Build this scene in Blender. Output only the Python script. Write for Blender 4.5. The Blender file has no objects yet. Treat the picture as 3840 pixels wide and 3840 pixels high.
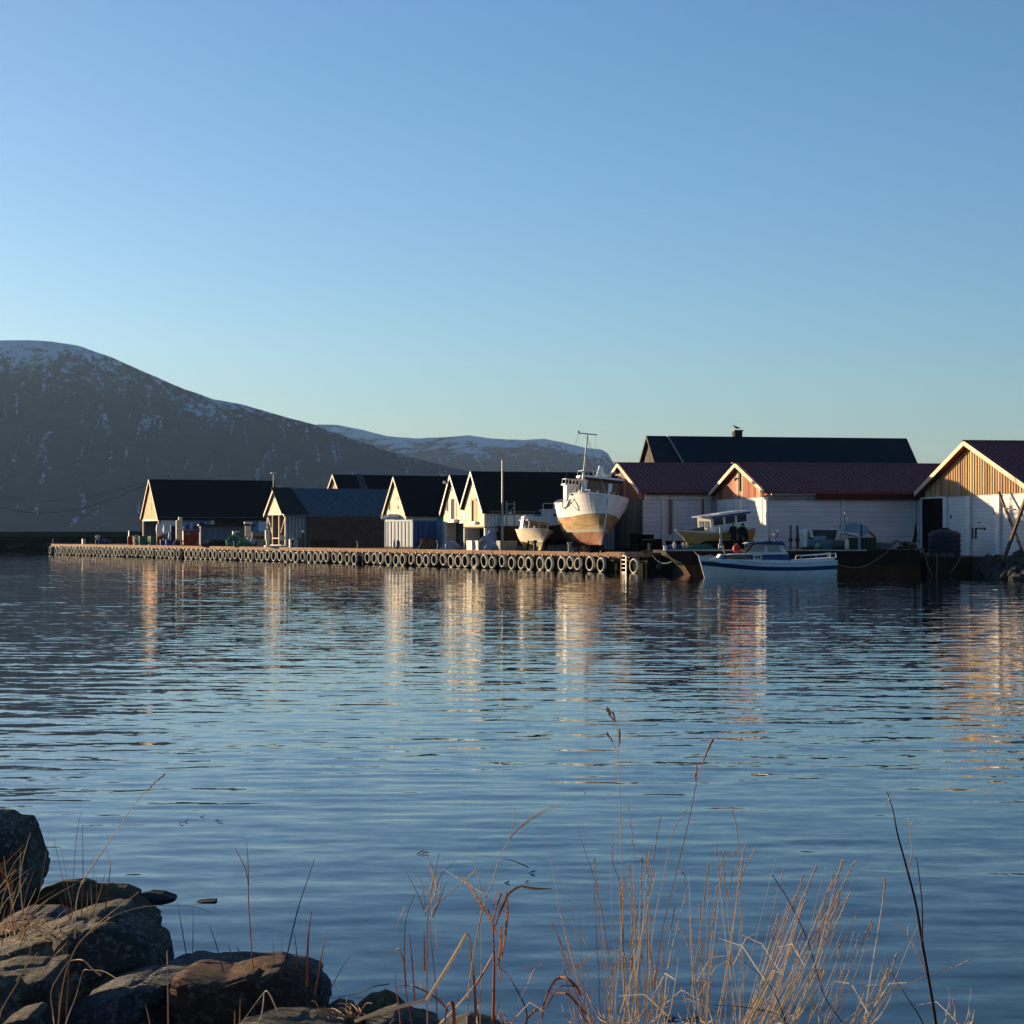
import bpy, bmesh, math, random
from mathutils import Vector, Matrix, noise
R = math.radians
random.seed(7)
sc = bpy.context.scene
COL = sc.collection

# ------------------------------------------------------------ camera, world, sun, exposure
EYE = 2.55; F = 7680.0; HY = 2004.0          # eye height (m); focal length and horizon row in photo pixels
cam_d = bpy.data.cameras.new('camera'); cam = bpy.data.objects.new('camera', cam_d); COL.objects.link(cam)
cam.location = (0, 0, EYE); cam.rotation_euler = (R(90), 0, 0)
cam_d.sensor_width = 36; cam_d.sensor_height = 36; cam_d.sensor_fit = 'HORIZONTAL'
cam_d.lens = 72.0; cam_d.shift_y = (HY - 1920) / 3840.0
cam_d.clip_start = 0.1; cam_d.clip_end = 60000
sc.camera = cam
SUN_AZ = Vector((-0.75, 0.66)).normalized(); SUN_EL = R(5.5)
w = bpy.data.worlds.new('World'); sc.world = w; w.use_nodes = True
nt = w.node_tree; bg = nt.nodes['Background']
sky = nt.nodes.new('ShaderNodeTexSky'); sky.sky_type = 'NISHITA'; sky.sun_disc = False
sky.sun_elevation = SUN_EL; sky.sun_rotation = math.atan2(SUN_AZ.x, SUN_AZ.y)
sky.altitude = 0; sky.air_density = 0.84; sky.dust_density = 0.75; sky.ozone_density = 3.5
nt.links.new(sky.outputs[0], bg.inputs[0]); bg.inputs[1].default_value = 0.090
sl = bpy.data.lights.new('sun', 'SUN'); sl.energy = 5.0; sl.angle = R(0.5); sl.color = (1.0, 0.75, 0.46)
sun = bpy.data.objects.new('sun', sl); COL.objects.link(sun)
sd = Vector((SUN_AZ.x*math.cos(SUN_EL), SUN_AZ.y*math.cos(SUN_EL), math.sin(SUN_EL)))
sun.rotation_euler = sd.to_track_quat('Z', 'Y').to_euler()
sun.location = (0, 0, 50)
sc.view_settings.view_transform = 'Standard'; sc.view_settings.look = 'None'
sc.view_settings.exposure = 1.27; sc.view_settings.gamma = 1.0; sc.view_settings.use_curve_mapping = False
sc.render.engine = 'CYCLES'

# ------------------------------------------------------------ helpers
def P(px, py, Y): return Vector(((px-1920)*Y/F, Y, EYE-(py-HY)*Y/F))
def X(px, Y): return (px-1920)*Y/F
def Z(py, Y): return EYE-(py-HY)*Y/F
def quayY(px): return 80.41/(0.5356+(px-1920)/F)

MATS = {}
def mat(name, col, rough=0.8, col2=None, scale=2.0, metal=0.0, bump=0.0, bscale=None, stretch=(1,1,1), fac=(0.35,0.65), spec=0.08, detail=6):
    if name in MATS: return MATS[name]
    m = bpy.data.materials.new(name); m.use_nodes = True; t = m.node_tree; N = t.nodes; L = t.links
    b = N['Principled BSDF']; b.inputs['Roughness'].default_value = rough; b.inputs['Metallic'].default_value = metal
    b.inputs['Specular IOR Level'].default_value = spec
    c1 = (*col, 1)
    tc = N.new('ShaderNodeTexCoord'); mp = N.new('ShaderNodeMapping'); mp.inputs['Scale'].default_value = stretch
    L.new(tc.outputs['Object'], mp.inputs['Vector'])
    if col2 is None: col2 = tuple(c*0.72 for c in col)
    n = N.new('ShaderNodeTexNoise'); n.inputs['Scale'].default_value = scale; n.inputs['Detail'].default_value = detail
    n.inputs['Roughness'].default_value = 0.65
    L.new(mp.outputs[0], n.inputs['Vector'])
    r = N.new('ShaderNodeValToRGB'); r.color_ramp.elements[0].position = fac[0]; r.color_ramp.elements[1].position = fac[1]
    r.color_ramp.elements[0].color = c1; r.color_ramp.elements[1].color = (*col2, 1)
    L.new(n.outputs['Fac'], r.inputs[0]); L.new(r.outputs[0], b.inputs['Base Color'])
    if bump:
        n2 = N.new('ShaderNodeTexNoise'); n2.inputs['Scale'].default_value = bscale or scale*4; n2.inputs['Detail'].default_value = 8
        L.new(mp.outputs[0], n2.inputs['Vector'])
        bp = N.new('ShaderNodeBump'); bp.inputs['Strength'].default_value = bump; bp.inputs['Distance'].default_value = 0.02
        L.new(n2.outputs['Fac'], bp.inputs['Height']); L.new(bp.outputs[0], b.inputs['Normal'])
    MATS[name] = m; return m

class MB:
    def __init__(s): s.v = []; s.f = []; s.m = []
    def add(s, vs, fs, mi=0):
        o = len(s.v); s.v += [tuple(v) for v in vs]; s.f += [tuple(i+o for i in f) for f in fs]; s.m += [mi]*len(fs); return s
    def box(s, x0, x1, y0, y1, z0, z1, mi=0):
        return s.add([(x0,y0,z0),(x1,y0,z0),(x1,y1,z0),(x0,y1,z0),(x0,y0,z1),(x1,y0,z1),(x1,y1,z1),(x0,y1,z1)],
                     [(0,3,2,1),(4,5,6,7),(0,1,5,4),(1,2,6,5),(2,3,7,6),(3,0,4,7)], mi)
    def taper(s, x0, x1, y0, y1, z0, z1, d, mi=0):
        return s.add([(x0+d,y0+d,z0),(x1-d,y0+d,z0),(x1-d,y1-d,z0),(x0+d,y1-d,z0),(x0,y0,z1),(x1,y0,z1),(x1,y1,z1),(x0,y1,z1)],
                     [(0,3,2,1),(4,5,6,7),(0,1,5,4),(1,2,6,5),(2,3,7,6),(3,0,4,7)], mi)
    def prism(s, poly, ext, mi=0):
        n = len(poly); e = Vector(ext); a = [Vector(p) for p in poly]
        s.add(a+[p+e for p in a], [tuple(range(n))[::-1], tuple(range(n, 2*n))]+[(i, (i+1) % n, n+(i+1) % n, n+i) for i in range(n)], mi); return s
    def bar(s, a, b, wd, hd=None, mi=0, up=(0,0,1)):
        a = Vector(a); b = Vector(b); d = (b-a).normalized(); u = Vector(up)
        if abs(d.dot(u)) > 0.98: u = Vector((1,0,0))
        r = d.cross(u).normalized(); u = r.cross(d); hd = hd or wd
        q = [a+r*wd/2*i+u*hd/2*j for i, j in ((-1,-1),(1,-1),(1,1),(-1,1))]
        return s.prism(q, b-a, mi)
    def tube(s, pts, rad, n=6, mi=0, cap=True):
        pts = [Vector(p) for p in pts]; k = len(pts)
        if not hasattr(rad, '__len__'): rad = [rad]*k
        ring = []; prev = None
        for i, p in enumerate(pts):
            d = (pts[min(i+1, k-1)]-pts[max(i-1, 0)]).normalized()
            if prev is None:
                r = d.orthogonal().normalized()
            else:
                r = (prev-d*prev.dot(d)); r = r.normalized() if r.length > 1e-6 else d.orthogonal().normalized()
            prev = r; u = d.cross(r)
            ring += [p+(r*math.cos(2*math.pi*j/n)+u*math.sin(2*math.pi*j/n))*rad[i] for j in range(n)]
        fs = [(i*n+j, i*n+(j+1) % n, (i+1)*n+(j+1) % n, (i+1)*n+j) for i in range(k-1) for j in range(n)]
        if cap: fs += [tuple(range(n))[::-1], tuple(range((k-1)*n, k*n))]
        return s.add(ring, fs, mi)
    def ribbon(s, pts, wid, nrm=(0,-1,0), mi=0, fold=0.25):
        pts = [Vector(p) for p in pts]; k = len(pts); nrm = Vector(nrm); vs = []
        if not hasattr(wid, '__len__'): wid = [wid]*k
        for i, p in enumerate(pts):
            d = (pts[min(i+1, k-1)]-pts[max(i-1, 0)]).normalized(); r = d.cross(nrm)
            r = r.normalized() if r.length > 1e-5 else Vector((1,0,0))
            vs += [p-r*wid[i]/2, p-nrm*wid[i]*fold, p+r*wid[i]/2]
        fs = []
        for i in range(k-1):
            for j in (0, 1): fs.append((3*i+j, 3*i+j+1, 3*i+j+4, 3*i+j+3))
        return s.add(vs, fs, mi)
    def lathe(s, prof, n=24, axis='Z', c=(0,0,0), mi=0, closed=False):
        vs = []; k = len(prof); c = Vector(c)
        for j in range(n):
            a = 2*math.pi*j/n
            for r, h in prof:
                p = (r*math.cos(a), r*math.sin(a), h)
                if axis == 'Y': p = (p[0], p[2], p[1])
                if axis == 'X': p = (p[2], p[0], p[1])
                vs.append(Vector(p)+c)
        kk = k if closed else k-1
        fs = [(j*k+i, j*k+(i+1) % k, ((j+1) % n)*k+(i+1) % k, ((j+1) % n)*k+i) for j in range(n) for i in range(kk)]
        return s.add(vs, fs, mi)
    def ball(s, c, r, n=10, mi=0):
        rx, ry, rz = (r, r, r) if not hasattr(r, '__len__') else r; c = Vector(c); vs = []; k = n//2+1
        for i in range(k):
            ph = math.pi*i/(k-1)
            for j in range(n):
                th = 2*math.pi*j/n
                vs.append((c.x+rx*math.sin(ph)*math.cos(th), c.y+ry*math.sin(ph)*math.sin(th), c.z+rz*math.cos(ph)))
        return s.add(vs, [(i*n+j, (i+1)*n+j, (i+1)*n+(j+1) % n, i*n+(j+1) % n) for i in range(k-1) for j in range(n)], mi)
    def mesh(s, name, mats, smooth=False):
        me = bpy.data.meshes.new(name); me.from_pydata(s.v, [], s.f)
        for m in (mats if isinstance(mats, (list, tuple)) else [mats]): me.materials.append(m)
        me.polygons.foreach_set('material_index', s.m)
        if smooth: me.polygons.foreach_set('use_smooth', [True]*len(me.polygons))
        me.update()
        bm = bmesh.new(); bm.from_mesh(me); bmesh.ops.recalc_face_normals(bm, faces=bm.faces[:]); bm.to_mesh(me); bm.free()
        if smooth:
            try: me.set_sharp_from_angle(angle=R(40))
            except Exception: pass
        return me
    def build(s, name, mats, parent=None, smooth=False, loc=None, rot=None, **kw):
        o = bpy.data.objects.new(name, s.mesh(name, mats, smooth)); COL.objects.link(o)
        if parent: o.parent = parent
        if loc is not None: o.location = loc
        if rot is not None: o.rotation_euler = rot
        for k, v in kw.items(): o[k] = v
        return o
def plink(name, me, parent, loc=(0,0,0), rot=(0,0,0)):
    o = bpy.data.objects.new(name, me); COL.objects.link(o); o.parent = parent; o.location = loc; o.rotation_euler = rot; return o
def thing(name, label, cat, loc=(0,0,0), rot=(0,0,0), group=None):
    o = bpy.data.objects.new(name, None); COL.objects.link(o); o.location = loc; o.rotation_euler = rot
    o.empty_display_size = 0.2; o['label'] = label; o['category'] = cat
    if group: o['group'] = group
    return o
def tag(o, label, cat, group=None):
    o['label'] = label; o['category'] = cat
    if group: o['group'] = group
    return o
def copy_thing(root, loc=None, rot=None, label=None):
    r = root.copy(); COL.objects.link(r)
    for ch in root.children:
        c = ch.copy(); COL.objects.link(c); c.parent = r
        for g in ch.children:
            d = g.copy(); COL.objects.link(d); d.parent = c
    if loc is not None: r.location = loc
    if rot is not None: r.rotation_euler = rot
    if label: r['label'] = label
    return r
def clip(poly, a, b, c):              # keep a*x+b*y <= c
    out = []
    for i in range(len(poly)):
        p, q = poly[i], poly[(i+1) % len(poly)]; dp = a*p[0]+b*p[1]-c; dq = a*q[0]+b*q[1]-c
        if dp <= 0: out.append(p)
        if dp*dq < 0:
            t = dp/(dp-dq); out.append((p[0]+(q[0]-p[0])*t, p[1]+(q[1]-p[1])*t))
    return out

# ------------------------------------------------------------ materials
M = dict(
 white=mat('white_paint', (.78,.77,.74), .6, (.64,.63,.60), 1.2, spec=.15, bump=.1, bscale=20),
 shedwhite=mat('shed_white_paint', (.70,.68,.68), .7, (.54,.53,.53), .8, bump=.15, bscale=15, stretch=(.5,.5,1.2), fac=(.42,.78)),
 cream=mat('cream_paint', (.78,.68,.48), .7, (.56,.48,.35), 1.5, bump=.1),
 ply=mat('plywood', (.62,.30,.115), .7, (.48,.21,.08), 1.3, stretch=(1,1,3)),
 barge=mat('barge_board_paint', (.74,.54,.38), .6, (.60,.42,.29), 3),
 blackroof=mat('black_tar_roof', (.010,.010,.011), .9, (.016,.015,.015), 1.5, spec=.15, bump=.2),
 navyroof=mat('navy_slate_roof', (.012,.016,.024), .85, (.018,.024,.034), 2, spec=.2, bump=.2),
 maroon=mat('maroon_steel_roof', (.20,.052,.055), .75, (.15,.040,.044), .8, spec=.3),
 rustroof=mat('rusty_old_roof', (.030,.026,.022), .8, (.018,.024,.030), 1.2, spec=.2, bump=.3),
 redwood=mat('red_painted_wood', (.27,.085,.055), .8, (.17,.055,.038), 2.5, bump=.2, stretch=(1,1,.2)),
 dkred=mat('dark_red_fascia', (.10,.020,.016), .6, (.07,.015,.012), 2),
 brownwall=mat('dark_brown_wall', (.12,.066,.048), .85, (.08,.045,.034), 2, spec=.2),
 greywall=mat('grey_board_wall', (.22,.24,.27), .8, (.14,.16,.19), 1.5, stretch=(3,3,.3)),
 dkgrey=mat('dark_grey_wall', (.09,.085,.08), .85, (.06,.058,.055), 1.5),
 concrete=mat('concrete', (.20,.19,.17), .9, (.12,.115,.105), .8, bump=.4, bscale=12),
 quaybeam=mat('quay_beam', (.34,.20,.125), .85, (.22,.13,.085), 1.2, bump=.5, bscale=8),
 nearblack=mat('near_black', (.004,.004,.004), .95, (.006,.005,.005), 2, spec=.08, bump=.4),  # one near-black tone for quay recess, timbers, crates and openings
 rubber=mat('sunlit_tyre_rubber', (.80,.74,.60), .8, (.62,.55,.42), 5, spec=.2, fac=(.4,.7)),
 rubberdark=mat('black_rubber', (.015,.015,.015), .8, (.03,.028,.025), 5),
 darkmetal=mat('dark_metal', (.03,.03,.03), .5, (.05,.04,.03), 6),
 galv=mat('galvanised_steel', (.36,.36,.35), .5, (.28,.27,.25), 6, metal=.3),
 glass=mat('dark_glass', (.012,.014,.016), .08, (.02,.022,.025), 1, spec=.6),
 glasslight=mat('pale_glass', (.25,.26,.27), .12, (.16,.17,.18), 2, spec=.6),
 blue=mat('blue_paint', (.014,.07,.28), .45, (.012,.055,.21), 1.5),
 ltblue=mat('light_blue_paint', (.22,.33,.42), .6, (.15,.24,.32), 1.5),
 dkblue=mat('dark_blue_plastic', (.014,.022,.045), .5, (.02,.03,.05), 3),
 green=mat('green_plastic', (.018,.19,.11), .5, (.015,.13,.08), 2),
 netgreen=mat('green_netting', (.012,.085,.055), .95, (.04,.19,.13), 9, bump=1, bscale=30, spec=.1),
 netblue=mat('blue_netting', (.012,.035,.12), .95, (.02,.06,.17), 9, bump=1, bscale=30, spec=.1),
 netdark=mat('dark_netting', (.018,.018,.014), .95, (.05,.045,.035), 12, bump=1, bscale=30, spec=.1),
 mustard=mat('mustard_plastic', (.33,.19,.03), .6, (.25,.14,.02), 2),
 maroonp=mat('maroon_plastic', (.26,.04,.03), .6, (.18,.03,.025), 2),
 redc=mat('red_container_paint', (.42,.052,.026), .5, (.38,.05,.028), 1.5),
 plastic=mat('white_plastic', (.72,.70,.64), .5, (.60,.57,.50), 2),
 greyplastic=mat('grey_plastic', (.26,.25,.24), .6, (.20,.19,.18), 2),
 sack=mat('white_sack', (.62,.62,.62), .8, (.45,.46,.48), 3, bump=.5),
 bluesack=mat('pale_plastic_sheet', (.30,.36,.44), .5, (.18,.22,.30), 3, bump=.6),
 varnish=mat('varnished_planks', (.38,.20,.07), .55, (.24,.12,.045), 2.5, stretch=(.4,1,3)),
 varnishworn=mat('worn_varnished_planks', (.46,.30,.13), .6, (.24,.14,.055), 1.6, stretch=(.4,1,2), bump=.3),
 antifoul=mat('worn_antifouling', (.22,.075,.045), .8, (.30,.16,.10), 2.2, stretch=(.6,1,1.5), bump=.3),
 palegreen=mat('pale_green_line', (.36,.38,.30), .7, (.28,.28,.2), 3),
 boatwhite=mat('boat_white', (.80,.79,.77), .5, (.60,.55,.48), 1.1, stretch=(2,1,.35), fac=(.45,.85)),
 boatcream=mat('boat_cream', (.66,.60,.48), .5, (.52,.45,.33), 2, stretch=(.5,1,2)),
 hulllow=mat('hull_bottom_tan', (.40,.30,.19), .75, (.28,.2,.12), 2),
 rust=mat('rusty_steel', (.085,.035,.016), .85, (.035,.018,.012), .9, stretch=(1.4,1,.35), bump=.3),
 rustdark=mat('dark_rusty_plate', (.013,.014,.015), .85, (.022,.016,.012), 1.4, stretch=(2,1,.3), bump=.3),
 mossconc=mat('mossy_concrete', (.022,.024,.018), .9, (.012,.014,.012), 1, bump=.4),
 wood=mat('weathered_wood', (.17,.125,.085), .85, (.10,.075,.05), 4, bump=.3),
 rope=mat('rope', (.30,.24,.12), .9, (.2,.15,.08), 20),
 ropeblue=mat('blue_grey_rope', (.12,.16,.18), .9, (.08,.1,.11), 20),
 orange=mat('orange_red_plastic', (.55,.05,.04), .5, (.42,.04,.03), 3),
 yellow=mat('yellow_paint', (.60,.45,.03), .6, (.45,.33,.03), 3),
 skin=mat('skin', (.42,.26,.19), .6, (.36,.21,.15), 8),
 cloth=mat('black_workwear', (.010,.011,.013), .9, (.018,.018,.02), 8, spec=.1),
 cloth2=mat('dark_blue_workwear', (.012,.014,.022), .9, (.02,.022,.03), 8, spec=.1),
 hair=mat('fair_hair', (.40,.30,.18), .8, (.3,.2,.12), 20),
 shedbase=mat('shed_joint_shade', (.48,.47,.47), .8, (.40,.39,.39), 1),  # backing darkened so the board gaps read as shadow lines
 asphalt=mat('asphalt', (.055,.052,.048), .95, (.04,.038,.035), .5, bump=.3, bscale=6),
)
# gable boards: weathered tones of their own
BOARD = [mat('bare_board_%s' % n, c, .85, tuple(k*.75 for k in c), 3, bump=.3, stretch=(1,1,.15)) for n, c in
         (('honey', (.62,.36,.15)), ('grey', (.46,.38,.27)), ('pink', (.55,.27,.19)), ('straw', (.60,.46,.24)), ('red', (.40,.16,.10)), ('moss', (.36,.32,.16)))]
def slate_mat():
    m = bpy.data.materials.new('diamond_slates'); m.use_nodes = True; N = m.node_tree.nodes; L = m.node_tree.links
    b = N['Principled BSDF']; b.inputs['Roughness'].default_value = .55
    tc = N.new('ShaderNodeTexCoord'); mp = N.new('ShaderNodeMapping'); mp.inputs['Rotation'].default_value = (R(45), 0, 0)
    L.new(tc.outputs['Object'], mp.inputs[0])
    sx = N.new('ShaderNodeSeparateXYZ'); L.new(tc.outputs['Object'], sx.inputs[0])
    cm = N.new('ShaderNodeCombineXYZ')
    a1 = N.new('ShaderNodeMath'); a1.operation = 'ADD'; a2 = N.new('ShaderNodeMath'); a2.operation = 'SUBTRACT'
    k = N.new('ShaderNodeMath'); k.operation = 'MULTIPLY'; k.inputs[1].default_value = 1.4; L.new(sx.outputs['Z'], k.inputs[0])
    L.new(sx.outputs['X'], a1.inputs[0]); L.new(k.outputs[0], a1.inputs[1]); L.new(sx.outputs['X'], a2.inputs[0]); L.new(k.outputs[0], a2.inputs[1])
    L.new(a1.outputs[0], cm.inputs[0]); L.new(a2.outputs[0], cm.inputs[1])
    br = N.new('ShaderNodeTexBrick'); br.offset = 0; br.inputs['Scale'].default_value = 1; br.inputs['Brick Width'].default_value = .62; br.inputs['Row Height'].default_value = .62
    br.inputs['Mortar Size'].default_value = .035; br.inputs['Color1'].default_value = (.040,.055,.072,1); br.inputs['Color2'].default_value = (.065,.082,.10,1); br.inputs['Mortar'].default_value = (.085,.11,.13,1)
    br.inputs['Bias'].default_value = 0
    L.new(cm.outputs[0], br.inputs['Vector']); L.new(br.outputs['Color'], b.inputs['Base Color'])
    return m
SLATE = slate_mat()

# ------------------------------------------------------------ water
def water_mat():
    m = bpy.data.materials.new('sea_water'); m.use_nodes = True; N = m.node_tree.nodes; L = m.node_tree.links
    b = N['Principled BSDF']; b.inputs['Base Color'].default_value = (.003, .010, .019, 1); b.inputs['Roughness'].default_value = .02
    b.inputs['IOR'].default_value = 1.333; b.inputs['Specular IOR Level'].default_value = .48
    g = N.new('ShaderNodeNewGeometry')
    def math_(op, a, c):
        n = N.new('ShaderNodeMath'); n.operation = op
        for i, v in enumerate((a, c)):
            if hasattr(v, 'links'): L.new(v, n.inputs[i])
            else: n.inputs[i].default_value = v
        return n.outputs[0]
    def field(scale, stretch, rot, detail, off, dist=0.0):
        mp = N.new('ShaderNodeMapping'); mp.inputs['Scale'].default_value = stretch; mp.inputs['Rotation'].default_value = (0,0,R(rot)); mp.inputs['Location'].default_value = off
        L.new(g.outputs['Position'], mp.inputs[0])
        n = N.new('ShaderNodeTexNoise'); n.inputs['Scale'].default_value = scale; n.inputs['Detail'].default_value = detail; n.inputs['Roughness'].default_value = .55; n.inputs['Distortion'].default_value = dist
        L.new(mp.outputs[0], n.inputs['Vector'])
        s = N.new('ShaderNodeVectorMath'); s.operation = 'SUBTRACT'; s.inputs[1].default_value = (.5,.5,.5); L.new(n.outputs['Color'], s.inputs[0])
        return s.outputs[0], n.outputs['Fac']
    def scalev(v, k):
        s = N.new('ShaderNodeVectorMath'); s.operation = 'SCALE'; L.new(v, s.inputs[0])
        if hasattr(k, 'links'): L.new(k, s.inputs['Scale'])
        else: s.inputs['Scale'].default_value = k
        return s.outputs[0]
    def addv(a, c):
        s = N.new('ShaderNodeVectorMath'); s.operation = 'ADD'; L.new(a, s.inputs[0]); L.new(c, s.inputs[1]); return s.outputs[0]
    mid, _ = field(3.2, (.45, 1.0, 1), -4, 2, (0,7,0), .4)     # small ripples riding on the modelled waves
    fine, _ = field(9.0, (.5, 1.0, 1), 6, 2, (9,0,0))
    _, patch = field(.05, (.5, 1.2, 1), 12, 2, (0,0,0))       # wind patches
    mr = N.new('ShaderNodeMapRange'); L.new(patch, mr.inputs[0]); mr.inputs[1].default_value = .35; mr.inputs[2].default_value = .65; mr.inputs[3].default_value = .5; mr.inputs[4].default_value = 1.3
    tot = addv(scalev(mid, .11), scalev(fine, .085)); tot = scalev(tot, mr.outputs[0])
    mv = N.new('ShaderNodeVectorMath'); mv.operation = 'MULTIPLY'; L.new(tot, mv.inputs[0]); mv.inputs[1].default_value = (.5, 1.0, 0)
    up = N.new('ShaderNodeVectorMath'); up.operation = 'ADD'; L.new(mv.outputs[0], up.inputs[0]); L.new(g.outputs['Normal'], up.inputs[1])
    nn = N.new('ShaderNodeVectorMath'); nn.operation = 'NORMALIZE'; L.new(up.outputs[0], nn.inputs[0])
    L.new(nn.outputs[0], b.inputs['Normal'])
    return m
WM = water_mat()
mb = MB(); mb.add([(-14000,-2000,-.15),(14000,-2000,-.15),(14000,13000,-.15),(-14000,13000,-.15)], [(0,1,2,3)])
sea = mb.build('sea', WM, kind='structure')
import numpy as np
def wave_sheet():
    rs = np.random.RandomState(5); ys = [9.0]
    while ys[-1] < 300: ys.append(ys[-1]+.055+.0013*ys[-1])
    ys = np.array(ys); nc = 640; xs = np.linspace(-.34, .34, nc)
    Yg, K = np.meshgrid(ys, xs, indexing='ij'); Xg = Yg*K; H = np.zeros_like(Yg)
    far = np.clip((Yg-14)/70, 0, 1)
    patch = 1+.35*np.sin(Xg*.11+Yg*.05+1)*np.sin(Yg*.083-Xg*.04)+.2*np.sin(Xg*.31-Yg*.17)
    for k in range(110):
        lam = .30*(16**(rs.rand()**1.3)); th = rs.normal(0, .27 if lam < 2 else .16); kk = 2*np.pi/lam
        sl = (.0046 if lam < 1.1 else .0030 if lam < 2.5 else .0022)*rs.uniform(.5, 1.3); ph = rs.rand()*6.283
        dx, dy = math.sin(th), math.cos(th)
        w_ = np.clip((lam-2.3*(.055+.0013*Yg))/(.35*lam), 0, 1)     # drop waves the sheet is too coarse to carry
        mod = patch if lam < 2 else 1
        H += sl/kk*np.sin(kk*(Xg*dx+Yg*dy)+ph+.8*np.sin(Xg*.4*rs.rand()+Yg*.15))*mod*(.42+.24*far)*w_
    nr = len(ys); co = np.stack([Xg, Yg, H], -1).reshape(-1, 3).astype(np.float32)
    i = np.arange(nr-1)[:, None]*nc+np.arange(nc-1)[None, :]; q = np.stack([i, i+1, i+nc+1, i+nc], -1).reshape(-1, 4)
    me = bpy.data.meshes.new('water'); me.vertices.add(len(co)); me.vertices.foreach_set('co', co.ravel())
    me.loops.add(q.size); me.loops.foreach_set('vertex_index', q.ravel().astype(np.int32))
    me.polygons.add(len(q)); me.polygons.foreach_set('loop_start', np.arange(0, q.size, 4, dtype=np.int32)); me.polygons.foreach_set('use_smooth', np.ones(len(q), dtype=bool))
    me.update(calc_edges=True); me.materials.append(WM)
    o = bpy.data.objects.new('water', me); COL.objects.link(o); o['kind'] = 'structure'; print('water verts', len(co))
wave_sheet()

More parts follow.
